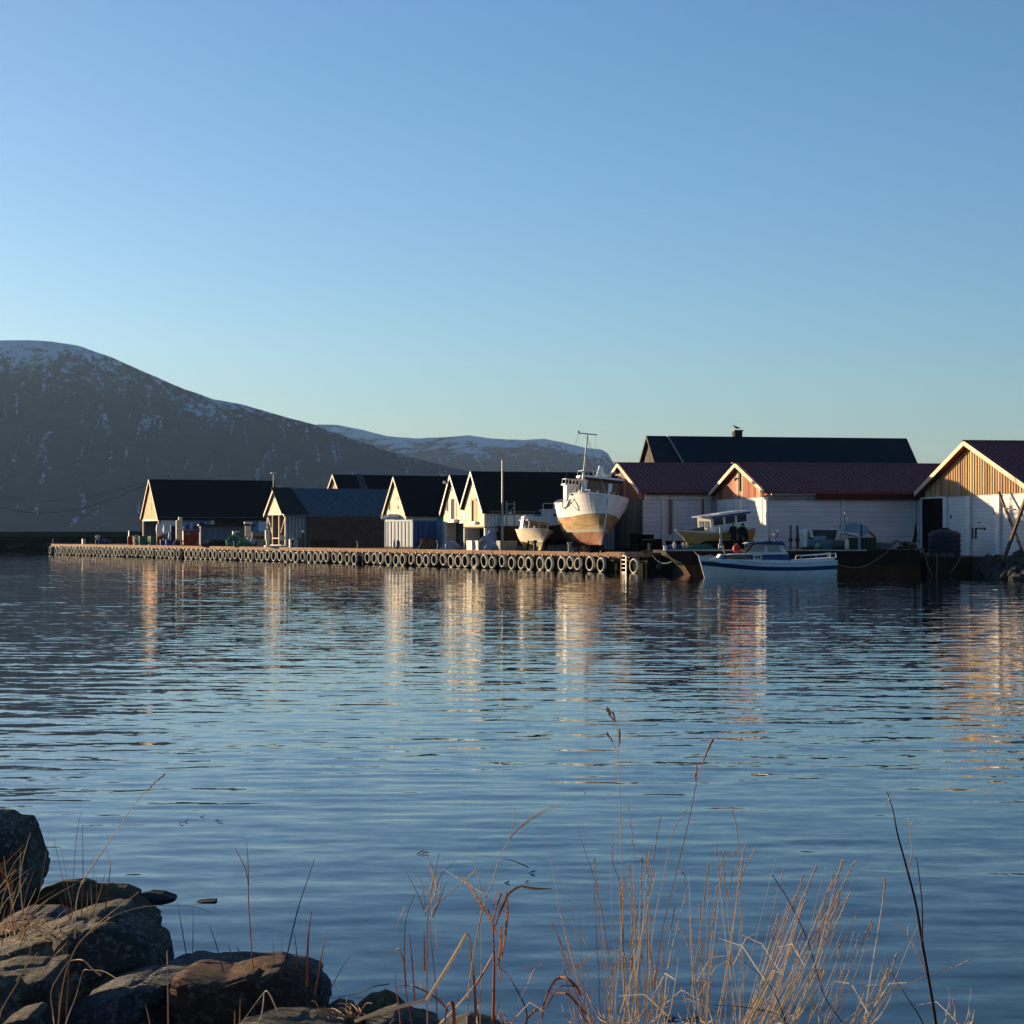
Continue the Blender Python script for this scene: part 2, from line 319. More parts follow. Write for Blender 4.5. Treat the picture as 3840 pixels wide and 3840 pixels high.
# ------------------------------------------------------------ mountains
def interp(pts, x):
    if x <= pts[0][0]: return pts[0][1]
    for (a, b), (c, d) in zip(pts, pts[1:]):
        if x <= c:
            t = (x-a)/(c-a); return b+(d-b)*t
    return pts[-1][1]
def mountain_mat(name, rock, rock2, snow_lo, snow_hi, streak, thr, sk=1.0, rsn=.06):
    m = bpy.data.materials.new(name); m.use_nodes = True; N = m.node_tree.nodes; L = m.node_tree.links
    b = N['Principled BSDF']; b.inputs['Roughness'].default_value = .95; b.inputs['Specular IOR Level'].default_value = .1
    g = N.new('ShaderNodeNewGeometry'); mp = N.new('ShaderNodeMapping'); mp.inputs['Scale'].default_value = streak; mr0 = N.new('ShaderNodeMapping'); mr0.inputs['Rotation'].default_value = (0, R(20), 0)
    L.new(g.outputs['Position'], mr0.inputs[0]); L.new(mr0.outputs[0], mp.inputs[0])
    n = N.new('ShaderNodeTexNoise'); n.inputs['Scale'].default_value = 1; n.inputs['Detail'].default_value = 9; n.inputs['Roughness'].default_value = .72; L.new(mp.outputs[0], n.inputs['Vector'])
    n2 = N.new('ShaderNodeTexNoise'); n2.inputs['Scale'].default_value = .0022; n2.inputs['Detail'].default_value = 3; L.new(g.outputs['Position'], n2.inputs['Vector'])
    sx = N.new('ShaderNodeSeparateXYZ'); L.new(g.outputs['Position'], sx.inputs[0])
    al = N.new('ShaderNodeMapRange'); L.new(sx.outputs['Z'], al.inputs[0]); al.inputs[1].default_value = snow_lo; al.inputs[2].default_value = snow_hi; al.inputs[3].default_value = 0; al.inputs[4].default_value = .30
    ra = N.new('ShaderNodeAttribute'); ra.attribute_name = 'ridge'; rm = N.new('ShaderNodeMapRange'); L.new(ra.outputs['Fac'], rm.inputs[0]); rm.inputs[1].default_value = .86; rm.inputs[2].default_value = 1.0; rm.inputs[3].default_value = 0; rm.inputs[4].default_value = rsn
    a0 = N.new('ShaderNodeMath'); a0.operation = 'ADD'; L.new(n.outputs['Fac'], a0.inputs[0]); L.new(rm.outputs[0], a0.inputs[1])
    a = N.new('ShaderNodeMath'); a.operation = 'ADD'; L.new(a0.outputs[0], a.inputs[0]); L.new(al.outputs[0], a.inputs[1])
    q = N.new('ShaderNodeMath'); q.operation = 'MULTIPLY'; L.new(n2.outputs['Fac'], q.inputs[0]); q.inputs[1].default_value = .55
    a2 = N.new('ShaderNodeMath'); a2.operation = 'ADD'; L.new(a.outputs[0], a2.inputs[0]); L.new(q.outputs[0], a2.inputs[1])
    mr = N.new('ShaderNodeMapRange'); L.new(a2.outputs[0], mr.inputs[0]); mr.inputs[1].default_value = thr; mr.inputs[2].default_value = thr+.10
    rk = N.new('ShaderNodeMix'); rk.data_type = 'RGBA'; rk.inputs[6].default_value = (*rock, 1); rk.inputs[7].default_value = (*rock2, 1)
    n3 = N.new('ShaderNodeTexNoise'); n3.inputs['Scale'].default_value = .012; n3.inputs['Detail'].default_value = 8; L.new(g.outputs['Position'], n3.inputs['Vector'])
    L.new(n3.outputs['Fac'], rk.inputs[0])
    mp2 = N.new('ShaderNodeMapping'); mp2.inputs['Scale'].default_value = (.060*sk, .0030*sk, .0042*sk); L.new(mr0.outputs[0], mp2.inputs[0])
    ns = N.new('ShaderNodeTexNoise'); ns.inputs['Scale'].default_value = 1; ns.inputs['Detail'].default_value = 3; L.new(mp2.outputs[0], ns.inputs['Vector'])
    ms = N.new('ShaderNodeMapRange'); L.new(ns.outputs['Fac'], ms.inputs[0]); ms.inputs[1].default_value = .615; ms.inputs[2].default_value = .65
    nf = N.new('ShaderNodeTexNoise'); nf.inputs['Scale'].default_value = .05*sk; nf.inputs['Detail'].default_value = 6; nf.inputs['Roughness'].default_value = .8; L.new(g.outputs['Position'], nf.inputs['Vector'])
    mf = N.new('ShaderNodeMapRange'); L.new(nf.outputs['Fac'], mf.inputs[0]); mf.inputs[1].default_value = .50; mf.inputs[2].default_value = .58
    mm = N.new('ShaderNodeMath'); mm.operation = 'MULTIPLY'; L.new(ms.outputs[0], mm.inputs[0]); L.new(mf.outputs[0], mm.inputs[1])
    mM = N.new('ShaderNodeMath'); mM.operation = 'MAXIMUM'; L.new(mm.outputs[0], mM.inputs[0]); L.new(mr.outputs[0], mM.inputs[1])
    mx = N.new('ShaderNodeMix'); mx.data_type = 'RGBA'; L.new(mM.outputs[0], mx.inputs[0]); L.new(rk.outputs[2], mx.inputs[6]); mx.inputs[7].default_value = (.52,.55,.58,1)
    L.new(mx.outputs[2], b.inputs['Base Color'])
    return m
def mountain(name, ridge, D0, D1, pxs, rows, amp, material, seed, back=3000, prof=1.35):
    vs = []; nc = len(pxs)
    for j in range(rows+1):
        t = j/rows
        for i, px in enumerate(pxs):
            Yr = D1; H = EYE+(HY-interp(ridge, px))*Yr/F
            xr = (px-1920)/F*Yr
            if t <= .8:
                s = t/.8; Y = D0+(D1-D0)*s; x = xr*(1-.25*(1-s))
                h = H*(s**prof)
                nz = noise.fractal(Vector((x*.0016+seed, Y*.0016, 0)), .8, 2.1, 6)*amp*math.sin(math.pi*min(1, s))**.7
                gul = (noise.fractal(Vector((x*.006+seed*2-Y*.001, Y*.0006, 3)), .7, 2.1, 5))*amp*.8*math.sin(math.pi*s)
                h = h*(1-.08*math.sin(math.pi*s))-abs(nz)*.8-abs(gul)
                if s > .97: h += noise.noise(Vector((x*.02, seed, 0)))*amp*.03
                z = h if s > 0 else -8
            else:
                s = (t-.8)/.2; Y = D1+back*s; x = xr*(1+.3*s); z = H*(1-s**1.5)-8*s
            vs.append((x, Y, z))
    fs = [(j*nc+i, j*nc+i+1, (j+1)*nc+i+1, (j+1)*nc+i) for j in range(rows) for i in range(nc-1)]
    mb = MB(); mb.add(vs, fs); o = mb.build(name, material, smooth=False, kind='structure')
    at = o.data.attributes.new('ridge', 'FLOAT', 'POINT'); at.data.foreach_set('value', [min(1, (k//nc)/rows/.8) if (k//nc)/rows <= .8 else 1.0 for k in range(len(vs))])
    for p in o.data.polygons: p.use_smooth = True
    return o
ridge1 = [(-9000,1500),(-6000,1420),(-3000,1330),(-1200,1285),(-400,1275),(0,1278),(100,1276),(200,1281),(300,1298),(400,1333),(500,1375),(600,1420),(700,1462),(800,1496),(900,1515),(1000,1543),(1100,1573),(1180,1592),(1240,1618),(1330,1648),(1500,1706),(1650,1742),(1760,1768),(2000,1860),(2300,1930),(2700,1985),(3000,2010)]
px1 = [-9000+i*300 for i in range(28)]+[-600+i*14 for i in range(260)]
mountain('mountain', ridge1, 3800, 5600, px1, 170, 60, mountain_mat('near_mountain_rock', (.062,.060,.060), (.016,.018,.023), 150, 520, (.060,.03,.024), 1.03), 1.3)
ridge2 = [(900,1700),(1100,1610),(1190,1592),(1260,1592),(1350,1610),(1450,1635),(1550,1644),(1660,1640),(1760,1632),(1850,1645),(1960,1650),(2040,1645),(2130,1663),(2200,1680),(2255,1685),(2280,1700),(2300,1735),(2400,1800),(2500,1880),(2700,1960),(2900,2010)]
px2 = [900+i*10 for i in range(201)]
mountain('mountain', ridge2, 7200, 9400, px2, 130, 70, mountain_mat('far_mountain_rock', (.085,.074,.064), (.022,.023,.027), 260, 470, (.009,.014,.032), .975, 1.0, .06), 5.1)

# ------------------------------------------------------------ ground, quay, breakwater
QL = Vector((-58.3, 259.0)); QR = Vector((8.64, 134.0)); qd = (QL-QR).normalized(); qn = Vector((-qd.y, qd.x))   # qn: towards the harbour
if qn.x > 0: qn = -qn
def qp(px, off=0.0, z=0.0):        # a point on the quay edge seen at column px, moved back from the edge by off metres
    Y = quayY(px); return Vector((X(px, Y)-qn.x*off, Y-qn.y*off, z))
mb = MB()
def q2(s, off, z): p = QR+qd*s-qn*off; return Vector((p.x, p.y, z))
Lq = (QL-QR).length
mb.prism([q2(0,.3,1.34), q2(Lq-.5,.3,1.34), q2(Lq-.5,90,1.34), (30,330,1.34), (90,330,1.34), (90,152,1.34),(14.5,152,1.34),(11.5,138,1.34)], (0,0,-.6))
mb.build('yard_ground', M['asphalt'], kind='structure')
mb = MB(); mb.prism([(9.6,137.2,1.5),(11.5,131.2,1.5),(24.6,131.2,1.5),(24.8,130.0,1.14),(26.9,137,1.12),(28.9,125,1.12),(30.6,112,1.12),(31,98,1.1),(60,100,1.14),(60,156,1.5),(9.6,156,1.5)], (0,0,-2.6))
mb.build('boatyard_ground', M['asphalt'], kind='structure')
quay = thing('quay', 'long low quay with a tan concrete edge beam over dark piles and hanging tyres', 'quay', (QR.x, QR.y, 0), (0,0,math.atan2(qd.y, qd.x)))
# local frame of the quay: x along the edge towards the far end, y: water side is +y when qn is left of qd
sgn = 1 if (qd.x*qn.y-qd.y*qn.x) > 0 else -1
mb = MB(); s = 0.0; k = 0
joints = [qp(p).xy for p in (677, 1085, 1337, 1633)]
while s < Lq:
    e = min(s+9.6, Lq)
    mb = MB(); mb.box(s+.02, e-.02, min(0, -sgn*.5), max(0, -sgn*.5), 1.06, 1.36)
    mb.build('edge_beam', M['quaybeam'], quay); s = e
mb = MB()
s = .4
while s < Lq-1:
    mb.box(s, s+.16, min(.0, sgn*.09), max(0, sgn*.09), .98, 1.09); s += 1.31
mb.build('tyre_hook', M['darkmetal'], quay, kind='stuff')
mb = MB(); mb.box(.0, Lq, min(-sgn*1.6, -sgn*2), max(-sgn*1.6, -sgn*2), -1, 1.2); mb.box(0, .3, min(-sgn*.3, -sgn*2), max(-sgn*.3, -sgn*2), -1, 1.06); mb.build('back_wall', M['nearblack'], quay)
mb = MB(); mb.box(0, Lq, min(0, -sgn*.10)-.0, max(0, -sgn*.10), .92, 1.05); mb.build('wale', M['nearblack'], quay)
pile = MB().lathe([(.16,-1.5),(.16,1.05)], 8).mesh('pile', M['nearblack'], True)
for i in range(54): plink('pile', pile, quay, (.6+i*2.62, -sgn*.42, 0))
mb = MB(); mb.box(0, Lq, -sgn*.62-.04, -sgn*.62+.04, -.6, 1.06); mb.build('fender_boarding', M['nearblack'], quay)

# tyres hanging on the quay face
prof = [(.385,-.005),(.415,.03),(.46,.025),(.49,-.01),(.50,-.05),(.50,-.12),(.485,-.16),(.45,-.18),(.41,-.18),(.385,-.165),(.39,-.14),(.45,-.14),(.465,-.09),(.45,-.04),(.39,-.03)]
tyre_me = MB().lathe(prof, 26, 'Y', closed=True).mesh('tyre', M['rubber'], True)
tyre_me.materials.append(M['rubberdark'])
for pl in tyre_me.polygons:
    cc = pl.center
    if math.hypot(cc.x, cc.z) < .463 and -.16 < cc.y < -.02: pl.material_index = 1  # inner faces blackened as shade, rims coloured pale as if sunlit
hang_me = MB().tube([(0,-.06,.47),(0,-.02,.62),(0,-.06,.80)], .022, 5).mesh('hanging_chain', M['darkmetal'])
tx = []
for base, xs in ((150, [145,215,258,295,337,380,423,458,498,542,582,622,670,712,760,803,847,900,940,985,1028,1083,1137,1185,1238,1287,1337,1380,1437,1483,1535,1588,1630,1695,1795,1857]),
                 (700, [25,85,142,197,250,318,370,437,492,555,615,680,750,802,878,940,1008,1083,1152,1223,1292,1352,1433,1510,1587,1655,1717,1812,1888]),
                 (1200, [277,362,447,605,690,767,857,953,1032,1137,1235,1317,1415,1520,1617,1705,1790,1900]),
                 (1700, [290,407,505,625,740,858,950,1085,1193,1345,1450,1540,1685,1820])):
    tx += [base+x/3.22 for x in xs]
tx = sorted(tx+[2389])
ang_q = math.atan2(qd.y, qd.x)
ORD = ['first','second','third','fourth','fifth','sixth','seventh','eighth','ninth','tenth','eleventh','twelfth','thirteenth','fourteenth','fifteenth','sixteenth','seventeenth','eighteenth']
MARK = [(300,'at the far left end of the quay'),(478,'between the far left end and the coloured tubs'),(645,'below the row of coloured tubs'),(760,'below the red container'),(940,'below the dark gear heap and green nets'),(1150,'below the fuel pump platform'),(1300,'below the left half of the dark brown wall'),(1440,'below the right half of the dark brown wall'),(1645,'below the blue container'),(1860,'below the twin gables'),(2075,'below the small white boat'),(2380,'below the big fishing boat')]
cnt_ = {}
for i, px in enumerate(tx):
    rn = random.Random(i); p = qp(px, -.27, .53+rn.uniform(-.09,.07)); extra = {}
    mk = next(m_ for lim, m_ in MARK if px < lim or lim == 2380); cnt_[mk] = cnt_.get(mk, -1)+1
    lab = '%s tyre from left among those %s' % (ORD[cnt_[mk]], mk)
    if i == 0: lab = 'outermost tyre at the far left end of the quay, beside the corner post'
    elif i == len(tx)-1: lab = 'single tyre right of the white ladder at the near end of the quay'
    elif abs(px-(700+370/3.22)) < 1: lab = 'tyre with a yellow painted top below the green nets on the quay'
    elif abs(px-(700+492/3.22)) < 1: lab = 'tyre with a reddish top below the nets on the quay'
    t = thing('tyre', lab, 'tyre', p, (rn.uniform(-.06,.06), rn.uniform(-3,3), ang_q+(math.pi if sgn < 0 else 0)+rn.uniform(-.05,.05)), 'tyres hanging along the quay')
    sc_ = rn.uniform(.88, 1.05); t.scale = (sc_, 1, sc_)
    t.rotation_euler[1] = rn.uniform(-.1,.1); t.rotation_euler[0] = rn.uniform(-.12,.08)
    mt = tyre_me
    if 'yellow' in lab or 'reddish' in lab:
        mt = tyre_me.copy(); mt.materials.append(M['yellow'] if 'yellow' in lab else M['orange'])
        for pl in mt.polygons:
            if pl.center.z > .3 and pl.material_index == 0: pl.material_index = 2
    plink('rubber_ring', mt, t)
    if px > 1200: plink('chain', hang_me, t)
# bollards on the quay edge
bol = MB(); bol.lathe([(0,0),(.16,0),(.16,.05),(.10,.08),(.10,.36),(.17,.40),(.17,.46),(.06,.5),(0,.5)], 10)
bol_me = bol.mesh('bollard_post', M['darkmetal'], True)
for px, h, lab in ((195,1.2,'dark bollard at the far left corner of the quay'),(355,1.0,'dark bollard right of the blue barrel on the quay'),(503,1.0,'dark bollard in front of the mustard tub'),(675,1.0,'dark bollard below the red container'),(873,1.0,'dark bollard in front of the green net heap'),
                   (1088,1.1,'dark bollard right of the fuel pump platform'),(1336,1.15,'dark bollard in front of the brown wall'),(1636,1.3,'dark bollard in front of the leaning pallets'),(1997,1.35,'dark bollard in front of the small white boat')):
    t = thing('bollard', lab, 'bollard', qp(px, .2, 1.36), (0,0,0), 'bollards along the quay edge'); t.scale = (1,1,h*1.15)
    plink('bollard_post', bol_me, t)
t = thing('corner_post', 'short pale post standing at the near right corner of the quay', 'post', qp(2421, .3, 1.36)); MB().box(-.09,.09,-.09,.09,0,.62).build('post', M['wood'], t); MB().box(-.55,.1,-.1,.1,.0,.12).build('foot', M['wood'], t)
# ladder
t = thing('ladder', 'pale steel ladder on the quay face beside the last tyre', 'ladder', qp(2348, -.12, 0), (0,0,ang_q))
for s in (-.22, .42): MB().box(s-.045, s+.045, -.04, .04, -.5, 1.28).build('rail', M['galv'] if s < 0 else M['quaybeam'], t)
rg = MB().box(-.2,.4,-.025,.025,-.025,.025).mesh('rung', M['galv'])
for k in range(5): plink('rung', rg, t, (0,0,.05+k*.27))

# breakwater at the far left
bw = thing('breakwater', 'long low stone breakwater with a grass bank behind the left end of the quay', 'breakwater', (-80, 300, 0))
mb = MB()
def bwp(px, py, Y): return P(px, py, Y)-Vector((-80,300,0))
mb.prism([(-160,0,-1),(45,14,-1),(45,14,1.8),(-160,0,1.55)], (-6,34,0)); mb.build('rubble_core', M['mossconc'], bw)
mb = MB(); mb.prism([(-160,9,0),(58,22,0),(58,22,2.98),(-160,9,3.0)], (-6,60,0)); mb.build('grass_bank', mat('dry_bank', (.080,.070,.046), .95, (.05,.045,.03), .2, bump=.3), bw)
mb = MB(); mb.prism([(-160,6,0),(52,19,0),(52,19,2.2),(-160,6,2.05)], (-2,8,0)); mb.build('lower_bank', mat('dark_bank', (.035,.032,.024), .95, (.022,.021,.017), .3, bump=.3), bw)
def rock_mesh(name, m, seed, sub=2, flat=1.0):
    bm = bmesh.new(); bmesh.ops.create_icosphere(bm, subdivisions=sub, radius=1)
    rn = random.Random(seed); planes = [(Vector((rn.gauss(0,1), rn.gauss(0,1), rn.gauss(0,1))).normalized(), rn.uniform(.55,.85)) for _ in range(9)]
    for v in bm.verts:
        for n_, d_ in planes:
            k = v.co.dot(n_)
            if k > d_: v.co -= n_*(k-d_)*.9
        v.co += v.co.normalized()*noise.noise(v.co*1.7+Vector((seed,0,0)))*.14
    me = bpy.data.meshes.new(name); bm.to_mesh(me); bm.free(); me.materials.append(m); return me
stone = mat('grey_stone', (.10,.095,.085), .9, (.05,.048,.043), 2.5, bump=.6, bscale=9)
stonedark = mat('dark_wet_stone', (.025,.026,.026), .85, (.045,.047,.05), 3, bump=.6, bscale=9)
rks = [rock_mesh('stone', stonedark, s) for s in range(5)]
mb = MB()
rn = random.Random(3)
for i in range(300):
    k = rn.random(); me = rks[rn.randrange(5)]; c = Vector((-160+205*k, -.6+14*k+rn.uniform(-1.2,0), rn.choice((.0,.5,1.0,1.35))*(1)+rn.uniform(-.15,.15))); s = rn.uniform(.45,.9)
    c.y += c.z*.9
    mb.add([v.co*s*Vector((1.3,1,.8)) + c if False else Vector((v.co.x*s*1.3, v.co.y*s, v.co.z*s*.75))+c for v in me.vertices], [tuple(p.vertices) for p in me.polygons])
o = mb.build('rubble_stone', stonedark, bw, kind='stuff')

# ------------------------------------------------------------ houses
class House:
    """gable faces the harbour; v runs back along the ridge, u across (+u = the near, right-hand side)"""
    def __init__(s, name, label, cat, apx, apy, Y, gx, zb, group=None):
        s.gx = gx; s.gy = math.sqrt(1-gx*gx); s.Y = Y; s.x0 = X(apx, Y); s.za = Z(apy, Y); s.zb = zb
        s.root = thing(name, label, cat, (s.x0, Y, zb), (0,0,math.atan2(s.gx, s.gy)), group)
    def L(s, v, u, z): return Vector((v, -u, z-s.zb))
    def px(s, v, u=0):
        x = s.x0+v*s.gy+u*s.gx; y = s.Y+v*s.gx-u*s.gy; return 1920+F*x/y
    def py(s, v, u, z): y = s.Y+v*s.gx-u*s.gy; return HY-(z-EYE)*F/y
    def zat(s, v, u, py): y = s.Y+v*s.gx-u*s.gy; return EYE-(py-HY)*y/F
    def vfor(s, px, u=0):
        a, b = 0, 120
        for _ in range(50):
            m = (a+b)/2
            if s.px(m, u) < px: a = m
            else: b = m
        return a
    def ufor(s, px, v=0):
        a, b = -15, 15
        for _ in range(50):
            m = (a+b)/2
            if s.px(v, m) < px: a = m
            else: b = m
        return a
    def roof(s, sl, sr, ze_l, ze_r, L, m, oh=.35, ohg=.20, th=.16, barge=None, v0=0):
        s.x0 += s.gy*ohg; s.Y += s.gx*ohg; s.root.location.x = s.x0; s.root.location.y = s.Y       # the rake, not the wall, stands at the measured apex
        s.sl, s.sr, s.Ln = sl, sr, L; za = s.za-th
        s.kl = (za-ze_l)/sl; s.kr = (za-ze_r)/sr
        zl = za-s.kl*(sl+oh); zr = za-s.kr*(sr+oh)
        poly = [(-(sl+oh), zl), (0, za), (sr+oh, zr), (sr+oh, zr+th), (0, za+th), (-(sl+oh), zl+th)]
        s.rf = MB().prism([s.L(v0-ohg, u, z) for u, z in poly], (L+2*ohg, 0, 0)).build('roof', m, s.root)
        if barge:
            for a, b in (((-(sl+oh+.02), zl), (0, za)), ((0, za), (sr+oh+.02, zr))):
                q = [(a[0], a[1]-.08), (b[0], b[1]-.08), (b[0], b[1]+th+.03), (a[0], a[1]+th+.03)]
                MB().prism([s.L(v0-ohg-.05, u, z) for u, z in q], (.045, 0, 0)).build('barge_board', barge, s.root)
    def zroof(s, u): return (s.za-.16)-(s.kl*-u if u < 0 else s.kr*u)
    def ribs(s, m, step, h=.07, wd=.085, v0=-.4, far=False):
        mb = MB(); v = v0
        while v < s.Ln+.4:
            e = s.sr+.35; z0 = s.za+.0; z1 = s.za-s.kr*e
            mb.prism([s.L(v, .1, z0-.06-s.kr*.1), s.L(v, e, z1-.06), s.L(v, e, z1+h), s.L(v, .1, z0+h-s.kr*.1)], (wd,0,0)); v += step
        mb.build('roof_rib', m, s.rf, kind='stuff')
        MB().box(-.7, s.Ln+.5, -.16, .16, s.za-s.zb-.02, s.za-s.zb+.07).build('ridge_cap', m, s.rf)
    def walls(s, m, zg=None, mg=None, zl=None):
        sl, sr = s.sl-.0, s.sr-.0; zg = s.zb if zg is None else zg
        zL = s.zroof(-sl); zR = s.zroof(sr)
        MB().prism([s.L(0, -sl, zg), s.L(0, sr, zg), s.L(0, sr, zR), s.L(0, 0, s.za-.17), s.L(0, -sl, zL)], (.14,0,0)).build('gable_wall', mg or m, s.root)
        MB().prism([s.L(s.Ln, -sl, s.zb-.5), s.L(s.Ln, sr, s.zb-.5), s.L(s.Ln, sr, zR), s.L(s.Ln, 0, s.za-.17), s.L(s.Ln, -sl, zL)], (-.14,0,0)).build('back_gable_wall', m, s.root)
        mb = MB(); a = s.L(.141, sr, s.zb-.5); mb.box(.141, s.Ln-.141, -sr, -sr+.14, -.5, zR-s.zb); mb.build('side_wall', m, s.root)
        mb = MB(); mb.box(.141, s.Ln-.141, sl-.14, sl, -.5, zL-s.zb); mb.build('far_side_wall', m, s.root)
    def gable_poly(s, zg, inset=0.0, top=0.0):
        sl, sr = s.sl, s.sr
        return [(-sl+inset, zg), (sr-inset, zg), (sr-inset, s.zroof(sr)-top), (0, s.za-.17-top), (-sl+inset, s.zroof(-sl)-top)]
    def vboards(s, name, poly, w0, gap, mats, t=.03, v=0, seed=1, joined=False):
        rn = random.Random(seed); us = [p[0] for p in poly]; u = min(us); mb = MB()
        while u < max(us):
            e = min(u+w0*rn.uniform(.8,1.25), max(us)); q = clip(clip(poly, -1, 0, -(u+gap/2)), 1, 0, e-gap/2); u = e
            if len(q) < 3: continue
            tt = t*rn.uniform(.7,1.3)
            if joined: mb.prism([s.L(v-tt, a, b) for a, b in q], (tt,0,0)); continue
            MB().prism([s.L(v-tt, a, b) for a, b in q], (tt,0,0)).build(name, mats[rn.randrange(len(mats))], s.root)
        if joined: mb.build(name, mats[0], s.root, kind='stuff')
    def hboards(s, name, poly, h0, gap, m, t=.025, v=0, joined=True, holes=()):
        zs = [p[1] for p in poly]; z = min(zs); mb = MB()
        while z < max(zs)-.02:
            e = min(z+h0, max(zs)); q0 = clip(clip(poly, 0, -1, -(z+gap/2)), 0, 1, e-gap/2); z = e
            if len(q0) < 3: continue
            parts = [q0]
            for (ua, ub, za_, zb_) in holes:
                if e > za_+.01 and z-h0 < zb_-.01:
                    nx = []
                    for q in parts:
                        for c in (clip(q, 1, 0, ua), clip(q, -1, 0, -ub)):
                            if len(c) > 2: nx.append(c)
                    parts = nx
            for q in parts:
                if joined: mb.prism([s.L(v-t, a, b) for a, b in q], (t,0,0))
                else: MB().prism([s.L(v-t, a, b) for a, b in q], (t,0,0)).build(name, m, s.root)
        if joined and mb.v: mb.build(name, m, s.root, kind='stuff')
    def gbox(s, name, u0, u1, z0, z1, m, v0=-.06, v1=0.0, parent=None):
        return MB().box(v0, v1, -u1, -u0, z0-s.zb, z1-s.zb).build(name, m, parent or s.root)
    def sbox(s, name, v0, v1, z0, z1, m, d0=0.0, d1=.06, parent=None):      # on the long near wall
        return MB().box(v0, v1, -s.sr-d1, -s.sr-d0, z0-s.zb, z1-s.zb).build(name, m, parent or s.root)
    def window(s, u0, u1, z0, z1, frame, glass=None, fw=.07):
        f = s.gbox('window', u0-fw, u1+fw, z0-fw, z1+fw, frame, -.05, 0)
        MB().box(-.062, -.051, -u1, -u0, z0-s.zb, z1-s.zb).build('pane', glass or M['glass'], f)
        MB().box(-.085, -.062, -(u0+u1)/2-.02, -(u0+u1)/2+.02, z0-s.zb, z1-s.zb).build('glazing_bar', frame, f)
        return f

# far-left black-roofed house
h = House('quay_house', 'leftmost house with black roof and orange-lit bare wood gable', 'house', 558, 1797, 236, .40, 1.34)
h.roof(3.7, 3.9, 4.7, 4.55, h.vfor(1015), M['blackroof'], barge=M['barge'])
h.walls(M['greywall'], zg=4.25, mg=M['ply']); zw = h.zat(0,0,1898)
h.window(-.2, .7, zw-.5, zw+.45, M['barge'], mat('boarded_window', (.55,.36,.2), .7))
h.vboards('board', h.gable_poly(4.27, .05, .05), .45, .02, [M['ply']], joined=True)
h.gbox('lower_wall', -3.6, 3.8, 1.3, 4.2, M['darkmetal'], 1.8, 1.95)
for k in range(4): h.gbox('shelf', -3.3, 1.2, 1.9+k*.62, 1.98+k*.62, M['greyplastic'], 1.3, 1.8)
for u in (-3.65, 3.7): h.gbox('post', u-.09, u+.09, 1.3, 4.25, M['barge'], -.02, .16)
h.gbox('beam', -3.75, 3.95, 4.1, 4.3, M['barge'], -.05, .13)
h.sbox('gutter', 0, h.Ln, 4.36, 4.52, M['ltblue'], .05, .2)
for k in range(11): h.sbox('wall_panel', .3+k*1.9, 2.1+k*1.9, 2.9, 4.2, M['ltblue'] if k % 3 else M['white'], .01, .05)
h.sbox('dark_door', 6.5, 10.0, 3.7, 4.25, M['rust'], .06, .12); h.sbox('blue_banner', 13, 20, 3.55, 4.1, M['blue'], .06, .10)
# corrugated store below it
h2 = h
t = thing('corrugated_shed', 'low grey corrugated shed behind the green nets', 'shed', (X(752,226), 226, 1.34), (0,0,R(14)))
wd = X(950,226)-X(752,226)
MB().box(0, wd, 0, 3, 0, Z(1972,226)-1.34).build('wall', M['greywall'], t)
mb = MB()
for k in range(int(wd/.3)): mb.box(k*.3, k*.3+.14, -.06, 0, 0, Z(1974,226)-1.34)
mb.build('corrugation', M['greywall'], t, kind='stuff')
MB().box(-.2, wd+.2, -.5, 3.2, Z(1972,226)-1.34, Z(1966,226)-1.34).build('roof', M['darkmetal'], t)

# second house: open porch, old roof, slate roof
h = House('quay_house', 'house with an open timber porch under a pale board gable and a lamp pole', 'house', 1026, 1830, 196, .40, 1.34)
h.roof(2.9, 3.1, 4.55, 4.5, h.vfor(1440), SLATE, barge=M['barge'])
h.walls(M['greywall'], zg=4.5, mg=M['cream'])
h.vboards('board', h.gable_poly(4.52, .05, .05), .42, .02, [M['cream']], joined=True)
vr = h.vfor(1125, 3); e = 3.4
MB().prism([h.L(-.45,.02,h.za+.02), h.L(-.45,e,h.za-h.kr*e+.02), h.L(vr+.8,e,h.za-h.kr*e+.02), h.L(vr,.02,h.za+.02)], (0,0,.05)).build('old_roof_sheet', M['rustroof'], h.root)
h.gbox('tie_beam', -2.95, 3.15, 4.4, 4.58, M['barge'], -.03, .13)
for u, wd in ((-2.8,.13),(-1.1,.11),(1.0,.13),(2.95,.14)): h.gbox('post', u-wd/2, u+wd/2, 1.5, 4.4, M['barge'], 0, .12)
mb = MB(); mb.bar(h.L(.06,-2.7,4.35), h.L(.06,-1.15,2.6), .1); mb.build('brace', M['barge'], h.root)
mb = MB(); mb.bar(h.L(.06,2.85,4.2), h.L(.06,1.5,2.7), .06); mb.build('brace', M['barge'], h.root)
h.gbox('rail', -1.1, 1.0, 2.15, 2.22, M['barge'], 0, .06); h.gbox('back_wall', -2.9, 3.1, 1.3, 4.4, M['greywall'], 3.0, 3.1)
h.gbox('crossing', -2.8, 3.0, 1.42, 1.55, M['plastic'], -.1, .3)
v0, v1 = h.vfor(1070, 3.1), h.vfor(1148, 3.1); mb = MB()
k = v0
while k < v1: mb.box(k, k+.17, -h.sr-.06, -h.sr, .0, 3.1); k += .34
mb.build('batten', mat('pale_grey_batten', (.36,.38,.40), .8), h.root, kind='stuff')
vb = h.vfor(1150, 3.1)
MB().box(vb, h.Ln, -h.sr-.5, -h.sr-.01, -.3, h.zroof(3.1)-1.34-.25).build('brown_extension', M['brownwall'], h.root)
